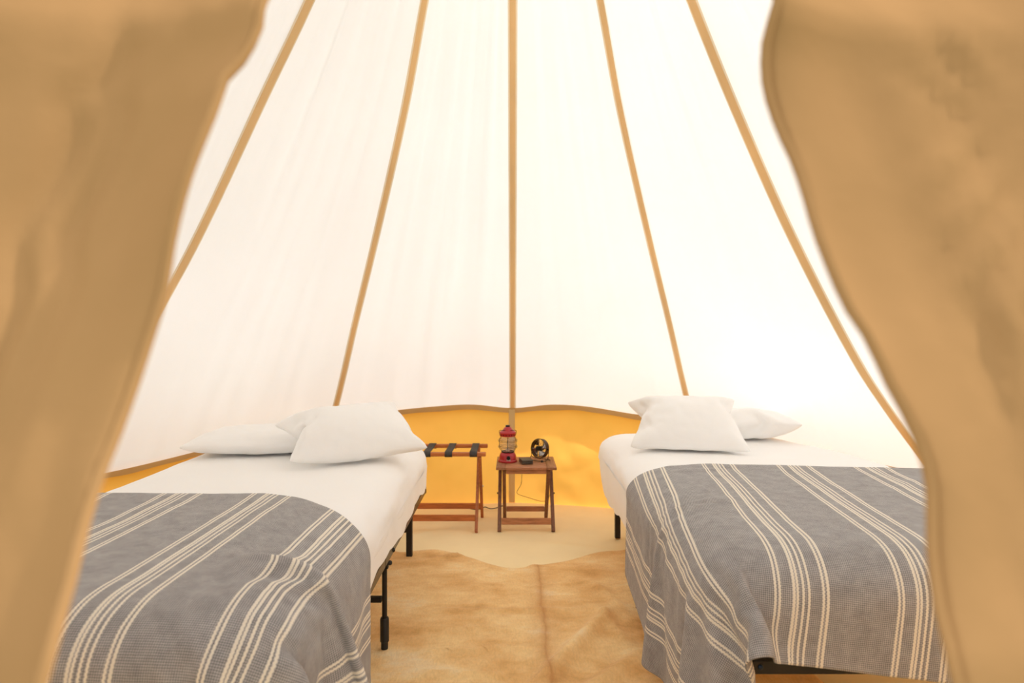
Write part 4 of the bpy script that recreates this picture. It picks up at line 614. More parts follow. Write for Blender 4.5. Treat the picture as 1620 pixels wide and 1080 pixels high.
  [1111,-17,-17,-17,-17,-15,-16,-15,-15,-14,-15,-16,-11,11,21,22,23,23,14,12,8,5,4,2,-3,-14,-13,-4,2,3,4,3,2,1,1,1,0,0,1,0,1,1,1,1,2,1,1,-1,-1,-1,-4,-16,-23,-25,-24,-24,5,12,21,17,23,6,-23,-11,-1,-2,6,4,5,5,5,8,9,10,85,-17,-17,-17,-16,-16,-16,-13,-15,-16,-19,-20,-11,-3,23,23,23,23,13,10,15,4,4,1,-3,-14,-14,-3,3,4,4,3,2,1,1,0,0,0,0,0,0,1,1,1,3,3,0,-1,-1,-2,-4,-15,-23,-24,-24,-24,13,13,20,10,23,-14,5,2,-1,-2,0,6,5,3,9,9,9,9,80,-17,-16,-17,-17,-16,-17,-12,-17,-22,-19,-18,-13,-5,19,22,20,22,11,10,18,6,3,1,-3,-14,-14,-2,3,5,4,3,1,2,0,0,0,0,-1,-1,0,1,1,2,4,2,1,-1,-2,-2,-4,-14,-23,-24,-23,-23,12,20,19,10,21,-8,16,3,-1,-2,-2,4,3,8,8,9,9,9,75,-16,-17,-17,-17,-16,-19,-19,-15,-22,-19,-17,-14,-6,10,24,19,20,22,1,11,13,3,1,-5,-14,-13,-2,4,6,4,2,2,1,0,0,0,-1,-1,0,-1,0,1,2,4,4,1,-1,-2,-3,-4,-13,-23,-24,-25,-18,15,22,15,20,1,10,13,-17,19,10,0,-14,13,15,8,8,9,9,71,-17,-17,-17,-16,-19,-20,-20,-17,-22,-19,-17,-15,-6,3,20,23,17,24,3,6,7,11,0,-5,-14,-13,-1,6,5,4,2,2,0,0,0,0,0,-2,-1,-1,0,0,2,5,4,2,-1,-3,-3,-5,-11,-24,-24,-24,-13,18,22,16,21,7,13,-6,-16,3,20,15,-4,10,12,15,9,9,9,64,-16,-17,-18,-19,-20,-19,-20,-20,-18,-19,-20,-15,-6,1,10,24,18,23,13,5,-2,5,6,-5,-14,-13,1,6,6,3,2,1,0,0,0,0,0,-2,-1,-2,0,0,2,4,6,2,-2,-3,-3,-5,-11,-23,-24,-23,-10,22,20,21,19,14,-1,-13,-11,2,6,13,22,20,11,12,14,10,9,56,-19,-19,-22,-21,-19,-20,-10,-19,-18,-19,-20,-19,3,-3,-1,19,22,18,18,5,-2,1,5,-4,-13,-14,4,6,6,3,1,1,0,0,0,0,-1,-1,-1,-2,-2,1,1,4,7,3,-2,-3,-5,-4,-10,-23,-24,-22,-4,21,21,18,18,18,-12,-11,-7,4,16,14,15,21,21,12,13,12,10,25,-1,-18,-22,-22,-20,-18,-19,-16,-14,-16,-18,-19,7,-2,-1,-1,23,18,21,4,3,-4,0,-1,-16,-9,5,7,5,2,1,0,0,0,0,0,0,-1,-1,-3,-1,-1,2,4,6,5,-3,-5,-3,-4,-9,-24,-24,-20,4,22,21,21,17,5,-9,-14,-1,7,16,16,17,20,20,20,14,12,11,-20,7,-4,-12,-18,-20,-18,-18,-19,-17,-16,-13,-18,6,-12,-2,-2,22,17,24,4,3,1,-2,-7,-15,-7,6,7,5,1,1,-1,-1,1,1,0,0,-1,-1,-3,-2,-1,1,4,7,5,-3,-6,-4,-3,-8,-23,-24,-16,10,22,21,21,11,-1,-12,-8,4,11,16,17,18,20,19,21,18,11,13,-61,7,7,-7,-17,0,-19,-18,-18,-19,-18,-12,-15,5,-14,-10,-3,16,21,24,5,3,0,-3,-8,-15,-3,7,7,3,1,0,0,-2,1,1,0,0,0,-1,-3,-2,-2,1,3,8,5,-6,-4,-4,-4,-5,-23,-25,-10,16,21,21,18,5,-4,-12,-3,8,15,17,17,18,20,20,17,20,20,-13,-76,7,4,8,-12,7,-8,-19,-18,-19,-18,-19,-2,-3,-12,-15,-8,10,24,23,1,7,0,-3,-11,-13,0,8,6,2,0,0,0,-2,1,1,0,0,0,-1,-2,-2,-3,0,4,8,5,-6,-1,-2,-4,-10,-24,-23,-3,19,21,21,13,-1,-9,-7,4,12,16,17,18,19,20,18,19,16,-5,-10,-84,5,9,3,7,8,1,-11,-19,-19,-18,-19,-12,2,-8,-15,-13,-1,24,24,10,-7,5,-3,-12,-10,3,8,5,0,-1,2,-1,-2,1,1,1,-1,0,0,-3,-2,-3,0,3,8,5,-2,-7,-2,2,-13,-24,-20,4,20,21,19,5,-5,-8,-1,11,13,17,17,19,19,19,19,12,-4,-11,-10,-86,4,9,9,2,11,12,5,-13,-19,-19,-19,-16,-6,1,-11,-17,-8,17,24,14,-9,4,-3,-12,-7,5,8,3,-1,-1,2,-1,-2,1,2,0,-2,2,-1,-2,-2,-3,-1,3,8,4,-1,-5,-7,6,-14,-24,-15,9,21,21,13,-1,-8,-4,8,13,15,17,18,19,19,19,8,-6,-10,-10,-11,-48,-18,-8,9,9,6,12,11,10,-14,-18,-19,-18,-11,-3,-1,-17,-13,5,23,20,-12,2,-1,-12,-4,6,7,1,-2,0,2,-1,-2,1,2,0,-2,2,0,-3,-1,-4,0,1,9,2,1,-4,-9,8,-15,-23,-10,14,21,20,3,-4,-7,6,13,12,15,18,18,20,18,6,-8,-11,-10,-11,-11,-29,1,-19,-17,8,9,10,11,10,13,-10,-19,-18,-16,-1,-2,-12,-16,-6,17,23,-10,-1,0,-11,-1,7,5,0,-3,1,2,0,-3,2,1,0,-2,2,0,-3,0,-4,1,-1,8,0,2,-2,-10,9,-18,-19,-3,17,21,14,-6,-4,3,12,11,13,17,18,19,19,2,-10,-10,-11,-11,-10,-11,-30,8,11,-18,-18,2,7,12,11,12,13,-6,-19,-17,-11,2,-5,-16,-12,8,22,-8,-3,-1,-8,1,8,3,-1,-3,2,1,0,-3,2,1,0,-2,1,1,-3,0,-3,2,-3,8,-2,2,0,-11,8,-10,-20,1,19,21,4,-6,0,10,12,10,15,18,18,18,-2,-10,-11,-11,-10,-11,-11,-11,-29,8,10,10,-13,-15,2,6,9,11,12,12,-1,-18,-16,-5,3,-10,-17,-2,20,-7,-1,-6,2,-2,5,-1,2,-3,3,0,0,-2,2,-1,1,-2,1,2,-4,-1,0,3,-5,6,-2,0,3,-12,0,3,-19,6,21,14,-1,-4,7,14,9,11,17,18,16,-5,-11,-11,-10,-11,-11,-10,-10,-9,2,-1,-1,-1,21,-8,-7,-6,-1,3,8,12,12,3,-18,-11,1,0,-15,-14,16,-6,0,-5,4,-4,1,3,-2,2,-1,1,-1,1,-1,1,-2,0,2,-2,0,2,-3,2,-4,1,4,-4,3,-8,6,-4,-15,11,20,8,-6,5,14,9,9,14,17,14,-9,-11,-11,-10,-11,-9,-9,-8,-6,-2,31,-1,-1,-2,-1,14,-14,1,-4,-5,-4,-1,5,15,6,-19,-4,4,-7,-15,-5,9,-7,1,3,-3,3,-3,2,0,-1,-1,1,0,0,-1,1,0,-2,2,-2,2,-3,2,-4,4,-5,4,-6,6,-1,-10,-3,17,1,11,-1,14,10,9,9,17,9,-11,-11,-10,-9,-8,-6,-3,-1,1,2,3,30,-2,-2,1,-1,0,-10,2,-3,1,-3,-6,-6,-4,4,16,-13,-5,2,-13,0,-7,2,2,-2,2,-2,2,-1,-1,0,1,-2,0,0,0,-1,0,1,-2,1,-2,2,-3,2,-3,2,-4,-1,5,-1,-8,0,12,6,-2,14,8,6,11,15,5,-12,-9,-6,-4,-3,-1,2,2,3,2,2,1,30,0,-2,-2,-2,-2,-5,-3,0,-6,-3,1,-4,-5,-6,-1,12,-7,-9,-5,0,-4,0,0,1,0,-1,1,-1,0,0,-1,-1,0,0,-1,0,1,-2,1,-2,1,-2,-1,1,-2,2,-3,1,-4,-2,3,0,4,9,-2,6,11,14,9,-6,-3,0,0,1,0,1,2,2,2,3,2,1,1,25,1,1,0,-3,-4,-2,-6,-4,1,-6,-6,-4,-4,-3,2,-5,1,0,-5,-4,-1,-1,0,0,0,0,0,0,-1,0,0,-1,0,0,-1,0,-1,0,-1,0,-1,-1,0,-2,1,-2,1,-1,-2,-1,0,1,1,5,8,-1,13,13,6,3,-1,0,0,0,1,2,2,2,2,2,2,1,1,8,-1,-1,-1,0,0,8,-1,-5,-6,0,-3,-5,-6,-3,-3,-4,1,-3,0,-1,-1,-1,0,0,-1,0,0,0,-1,0,0,-1,0,-1,0,0,-1,0,-1,-1,0,-1,-1,1,-2,0,-2,0,-1,-1,-1,1,0,6,-4,10,10,-15,6,5,5,5,5,7,8,5,2,3,0,-2,3,4,2,-6,-1,-2,-1,0,1,1,2,8,0,-2,-4,-4,-4,-4,-3,-3,-2,0,-1,-1,-2,0,0,0,-1,0,-1,0,0,-1,0,0,-1,0,-1,0,-1,0,-1,0,-1,0,-1,0,-1,-1,-1,-1,-1,-1,-1,0,0,1,1,2,1,4,6,5,5,4,5,2,5,5,7,-1,2,4,3,3,3,-8,-1,-2,-1,3,1,0,0,1,5,0,-3,-3,-4,-5,-3,-2,-1,-1,-1,0,-2,0,0,-1,0,-1,0,0,-1,0,0,-1,0,-1,0,-1,0,-1,0,-1,0,-1,0,-1,0,-1,-1,-1,-1,-2,-1,0,1,1,1,1,2,4,3,5,5,5,6,3,4,3,4,3,4,3,3,4,3,-11,-1,-1,-1,0,1,4,1,1,0,-3,-3,-3,-1,0,-3,-2,-1,-1,-1,0,-1,-1,0,-1,0,0,-1,0,-1,0,0,-1,0,-1,0,-1,0,-1,0,-1,0,-1,0,-1,0,-1,-1,-1,-1,-2,-1,0,0,1,1,0,3,4,3,5,5,5,5,5,3,4,4,3,4,3,3,4,3,-13,-1,-1,-1,-1,0,0,0,-1,0,0,0,1,-1,0,-2,-2,-1,-1,-1,0,-1,-1,0,0,-1,0,-1,0,-1,0,0,-1,0,-1,0,-1,0,0,-1,0,-1,0,-1,-1,-1,-1,-1,-1,-2,-2,-1,-2,0,1,1,-1,3,5,3,5,5,4,5,5,4,4,3,4,3,4,3,4,3,-11,-1,-1,0,-1,0,0,-1,0,0,0,0,-1,0,0,-1,-1,-1,0,-1,-1,-1,0,-1,0,-1,0,-1,0,0,-1,0,-1,0,-1,0,-1,0,0,-1,0,-1,0,-1,-1,-2,-2,-3,-3,-3,-3,-3,-3,-2,-1,2,2,0,5,5,5,4,5,5,5,4,3,4,3,3,4,3,3,1,4,-1,0,-1,0,0,0,-1,0,0,0,-1,0,-1,0,0,-1,-1,0,-1,-1,-1,0,-1,0,-1,0,-1,0,0,-1,0,-1,0,-1,0,0,-1,0,-1,0,-1,0,-1,-1,-3,-3,-4,-4,-4,-3,-4,-3,-4,2,2,1,3,6,5,5,3,-1,6,4,5,3,3,3,3,2,1,-1,0,21,0,0,-1,0,0,0,-1,0,0,-1,0,0,-1,0,0,-1,0,-1,-1,-1,-1,0,-1,0,-1,0,0,-1,0,-1,0,-1,0,0,-1,0,-1,0,-1,0,-1,0,-1,-2,-3,-4,-5,-5,-4,-2,-3,-3,-3,-3,10,0,5,2,1,2,2,2,3,3,5,7,1,1,0,0,0,-1,-2,39,0,0,0,-1,0,0,-1,0,0,-1,0,-1,0,0,0,-1,-1,0,-1,-1,-1,0,-1,0,-1,0,0,-1,0,-1,0,-1,0,0,-1,0,-1,0,-1,0,-1,0,-1,-2,-4,-5,-6,-6,-5,-5,0,0,-1,-3,-7,17,6,3,2,2,2,1,2,1,0,-1,-1,-1,-2,-2,-2,-1,-6,67,0,0,0,-1,0,0,-1,0,0,-1,0,-1,0,0,0,-1,-1,0,-1,-1,0,-1,-1,0,0,-1,0,-1,0,-1,0,0,-1,0,-1,0,-1,0,-1,0,-1,0,-1,-2,-5,-7,-7,-7,-7,-4,-6,0,-5,-1,1,1,0,0,0,1,0,0,0,0,0,0,0,0,0,0,0,3,-7,95,0,0,0,-1,0,0,-1,0,-1,0,0,-1,0,0,0,-1,-1,-1,0,-1,0,-1,0,-1,0,-1,0,-1,0,-1,0,0,-1,0,-1,0,-1,0,-1,0,-1,0,-1,-3,-5,-8,-10,-8,-10,-7,-4,-7,-3,0,1,1,1,0,-1,-1,0,-1,-1,0,-1,0,-1,0,-1,-1,0,-1,0,114,0,0,0,-1,0,0,-1,0,-1,0,0,-1,0,0,-1,0,-1,-1,0,-1,0,-1,0,-1,0,-1,0,-1,0,0,-1,0,-1,0,-1,0,-1,0,0,-1,0,-1,-1,-3,-7,-9,-11,-11,-10,-11,-7,-5,-4,-1,1,0,1,0,-1,0,0,0,-1,-1,0,-1,-1,0,-1,-1,-1,-1,-2,132,-1,0,0,-1,0,0,-1,0,-1,0,0,-1,0,-1,0,-1,0,-1,0,-1,0,-1,0,-1,0,-1,0,0,-1,0,-1,0,-1,0,-1,0,0,-1,0,-1,0,-1,0,-4,-8,-11,-14,-17,-20,-15,6,0,-2,-1,1,0,0,0,1,-1,0,0,0,-1,-1,-2,-1,-2,-1,-2,-2,-1,-2,143,-1,0,0,-1,0,-1,0,0,-1,0,0,-1,0,-1,0,-1,0,-1,0,-1,0,-1,0,-1,0,-1,0,0,-1,0,-1,0,-1,0,0,-1,0,-1,0,-1,0,-1,0,-5,-8,-12,-15,-18,-20,-21,-18,-8,-5,-2,-1,-2,2,0,2,2,2,3,3,3,3,3,-1,-2,-3,-2,-2,-3,-3,171,-1,0,0,-1,0,0,-1,0,-1,0,0,-1,0,-1,0,-1,0,0,-1,-1,0,-1,0,-1,0,0,-1,0,-1,0,-1,0,0,-1,0,-1,0,-1,0,-1,0,-1,0,-5,-10,-13,-16,-18,-20,-20,-20,-8,-23,-17,-8,-5,1,-1,2,1,3,2,4,4,5,9,4,-2,1,-1,-2,-1,-2,199,-1,0,0,-1,0,0,-1,0,-1,0,0,-1,0,-1,0,-1,0,0,-1,0,-1,0,-1,0,-1,0,-1,0,-1,0,-1,0,0,-1,0,-1,0,-1,0,-1,0,0,-1,-6,-10,-14,-17,-20,-20,-21,-20,-17,-14,-16,-6,-4,0,-2,-1,-1,0,4,-7,0,0,1,8,-1,-1,1,-1,-1,1,228,0,-1,0,-1,0,0,-1,0,0,-1,0,-1,0,0,-1,-1,0,0,-1,0,-1,0,-1,0,-1,0,-1,0,-1,0,0,-1,0,-1,0,-1,0,-1,0,0,-1,0,-1,-6,-12,-15,-19,-21,-22,-22,-21,-18,-18,-14,-7,-2,0,-3,-1,-1,1,-3,-2,-2,-1,-2,-1,-1,1,0,0,0,0,255,0,-1,0,-1,0,0,-1,0,0,-1,0,-1,0,0,-1,0,-1,0,-1,0,-1,0,-1,0,-1,0,-1,0,0,-1,0,-1,0,-1,0,-1,0,0,-1,0,-1,0,-1,-6,-12,-16,-19,-21,-23,-22,-22,-18,-19,-14,-8,-4,0,0,-1,0,-2,-2,-1,-2,-1,-2,-1,-2,-1,-1,-2,-1,0,266,0,-1,0,0,-1,0,-1,0,0,-1,0,-1,0,0,-1,0,-1,0,-1,0,-1,0,-1,0,-1,0,0,-1,0,-1,0,-1,0,-1,0,0,-1,0,-1,0,-1,0,-1,-6,-12,-16,-19,-22,-22,-23,-22,-20,-16,-14,-9,-3,0,-2,1,0,-2,-2,-1,-2,-2,-1,-2,-1,-2,-1,-2,-1,-1,268,0,-1,0,0,-1,0,0,-1,0,-1,0,0,-1,0,-1,0,-1,0,-1,0,-1,0,-1,0,-1,0,0,-1,0,-1,0,-1,0,0,-1,0,-1,0,-1,0,-1,0,-1,-7,-11,-16,-20,-21,-23,-22,-22,-20,-18,-13,-8,-3,-1,-1,-1,2,-2,-2,-1,-2,-2,-1,-2,-1,-2,-1,-2,-1,-2,269,0,-1,0,0,-1,0,0,-1,0,-1,0,0,-1,0,-1,0,-1,0,-1,0,-1,0,-1,0,0,-1,0,-1,0,-1,0,0,-1,0,-1,0,-1,0,-1,0,0,-1,-1,-7,-11,-17,-19,-21,-23,-23,-22,-20,-17,-13,-9,-2,-1,-2,0,-1,-1,-1,-1,-1,-2,-1,-2,-1,-2,-1,-2,-1,-2,269,0,-1,0,0,-1,0,0,-1,0,-1,0,0,-1,0,-1,0,-1,0,-1,0,-1,0,0,-1,0,-1,0,-1,0,-1,0,0,-1,0,-1,0,-1,0,0,-1,0,-1,-1,-7,-12,-16,-19,-22,-22,-23,-22,-20,-17,-13,-9,-3,0,-1,-2,0,-2,-1,-1,-2,-1,-1,-1,-1,-2,-1,-2,-1,-2,269,0,0,-1,0,-1,0,0,-1,0,0,-1,0,-1,0,-1,0,0,-1,0,-1,-1,0,0,-1,0,-1,0,-1,0,0,-1,0,-1,0,-1,0,0,-1,0,-1,0,-1,-1,-7,-12,-16,-19,-22,-23,-22,-22,-20,-17,-13,-9,-2,-1,-2,-1,-1,-1,-1,-2,-1,-1,-1,-2,-1,-1,-2,-1,-1,-2,269,0,0,-1,0,-1,0,0,-1,0,0,-1,0,-1,0,0,-1,0,-1,0,-1,0,-1,0,-1,0,-1,0,0,-1,0,-1,0,-1,0,-1,0,0,-1,0,-1,0,-1,-1,-7,-12,-16,-20,-21,-23,-23,-22,-20,-16,-13,-9,-2,-2,-1,-1,-1,-1,-1,-2,-1,-1,-1,-2,-1,-1,-1,-2,-1,-2,269,0,0,-1,0,0,-1,0,-1,0,0,-1,0,-1,0,0,-1,0,-1,0,-1,0,-1,0,-1,0,0,-1,0,-1,0,-1,0,-1,0,0,-1,0,-1,0,-1,0,0,-2,-7,-12,-16,-20,-22,-22,-23,-22,-20,-17,-13,-8,-2,-2,-1,-1,-1,-1,-1,-2,-1,-1,-1,-2,-1,-1,-2,-1,-1,-2,269,0,0,-1,0,-1,0,0,-1,0,0,-1,0,0,-1,0,-1,0,-1,0,-1,0,-1,0,0,-1,0,-1,0,-1,0,-1,0,0,-1,0,-1,0,-1,0,0,-1,0,-2,-7,-12,-17,-19,-22,-23,-22,-22,-20,-17,-13,-8,-2,-2,-1,-1,-1,-1,-1,-1,-2,-1,-1,-2,-1,-1,-2,-1,-1,-2,269,0,-1,0,0,-1,0,0,-1,0,0,-1,0,-1,0,0,-1,0,-1,0,-1,0,-1,0,0,-1,0,-1,0,-1,0,0,-1,0,-1,0,-1,0,-1,0,0,-1,0,-2,-7,-12,-17,-19,-22,-23,-23,-22,-20,-17,-13,-8,-1,-2,-1,-1,-1,-1,-1,-2,-1,-1,-1,-2,-1,-1,-2,-1,-1,-2,269,0,0,-1,0,-1,0,0,-1,0,0,-1,0,0,-1,0,-1,0,-1,0,-1,0,0,-1,0,-1,0,-1,0,-1,0,0,-1,0,-1,0,-1,0,0,-1,0,-1,0,-2,-7,-13,-16,-20,-21,-23,-23,-22,-20,-17,-13,-8,-2,-1,-1,-1,-1,-1,-1,-2,-1,-1,-1,-2,-1,-1,-2,-1,-1,-2,269,-1,0,0,0,-1,0,0,-1,0,0,-1,0,0,-1,0,0,-1,-1,0,-1,0,0,-1,0,-1,0,-1,0,0,-1,0,-1,0,-1,0,0,-1,0,-1,0,-1,0,-2,-7,-13,-16,-20,-22,-23,-22,-22,-20,-17,-13,-8,-2,-1,-1,-1,-1,-1,-1,-2,-1,-1,-1,-2,-1,-1,-2,-1,-1,-1,267,-1,0,0,0,0,-1,0,0,0,-1,0,0,0,0,-1,0,-1,-1,0,-1,0,0,-1,0,-1,0,0,-1,0,-1,0,-1,0,0,-1,0,-1,0,-1,0,0,-1,-2,-7,-13,-17,-19,-22,-23,-23,-21,-20,-17,-13,-8,-2,-1,-1,-1,-1,-1,-2,-1,-1,-1,-1,-2,-1,-1,-2,-1,-1,-1,267,-1,0,0,0,0,-1,0,0,0,-1,0,0,0,0,-1,0,-1,-1,0,-1,0,0,-1,0,-1,0,0,-1,0,-1,0,-1,0,0,-1,0,-1,0,-1,0,0,-1,-2,-7,-13,-17,-20,-21,-23,-23,-22,-20,-16,-13,-8,-2,-1,-1,-1,-1,-1,-2,-1,-1,-1,-1,-2,-1,-1,-2,-1,-1,-1,267,-1,0,0,0,0,-1,0,0,0,0,-1,0,0,0,-1,0,-1,0,-1,0,-1,0,-1,0,-1,0,0,-1,0,-1,0,0,-1,0,-1,0,-1,0,0,-1,0,-1,-2,-8,-12,-17,-20,-22,-23,-22,-22,-20,-16,-13,-8,-2,-1,-1,-1,-1,-1,-2,-1,-1,-1,-2,-1,-1,-1,-2,-1,-1,-1,267,-1,0,0,0,0,-1,0,0,0,0,-1,0,0,0,-1,0,-1,-1,0,0,-1,0,-1,0,0,-1,0,-1,0,-1,0,0,-1,0,-1,0,-1,0,0,-1,0,-1,-2,-8,-12,-17,-20,-22,-23,-23,-21,-20,-17,-12,-8,-2,-1,-1,-1,-1,-1,-2,-1,-1,-1,-2,-1,-1,-1,-2,-1,-1,-1],
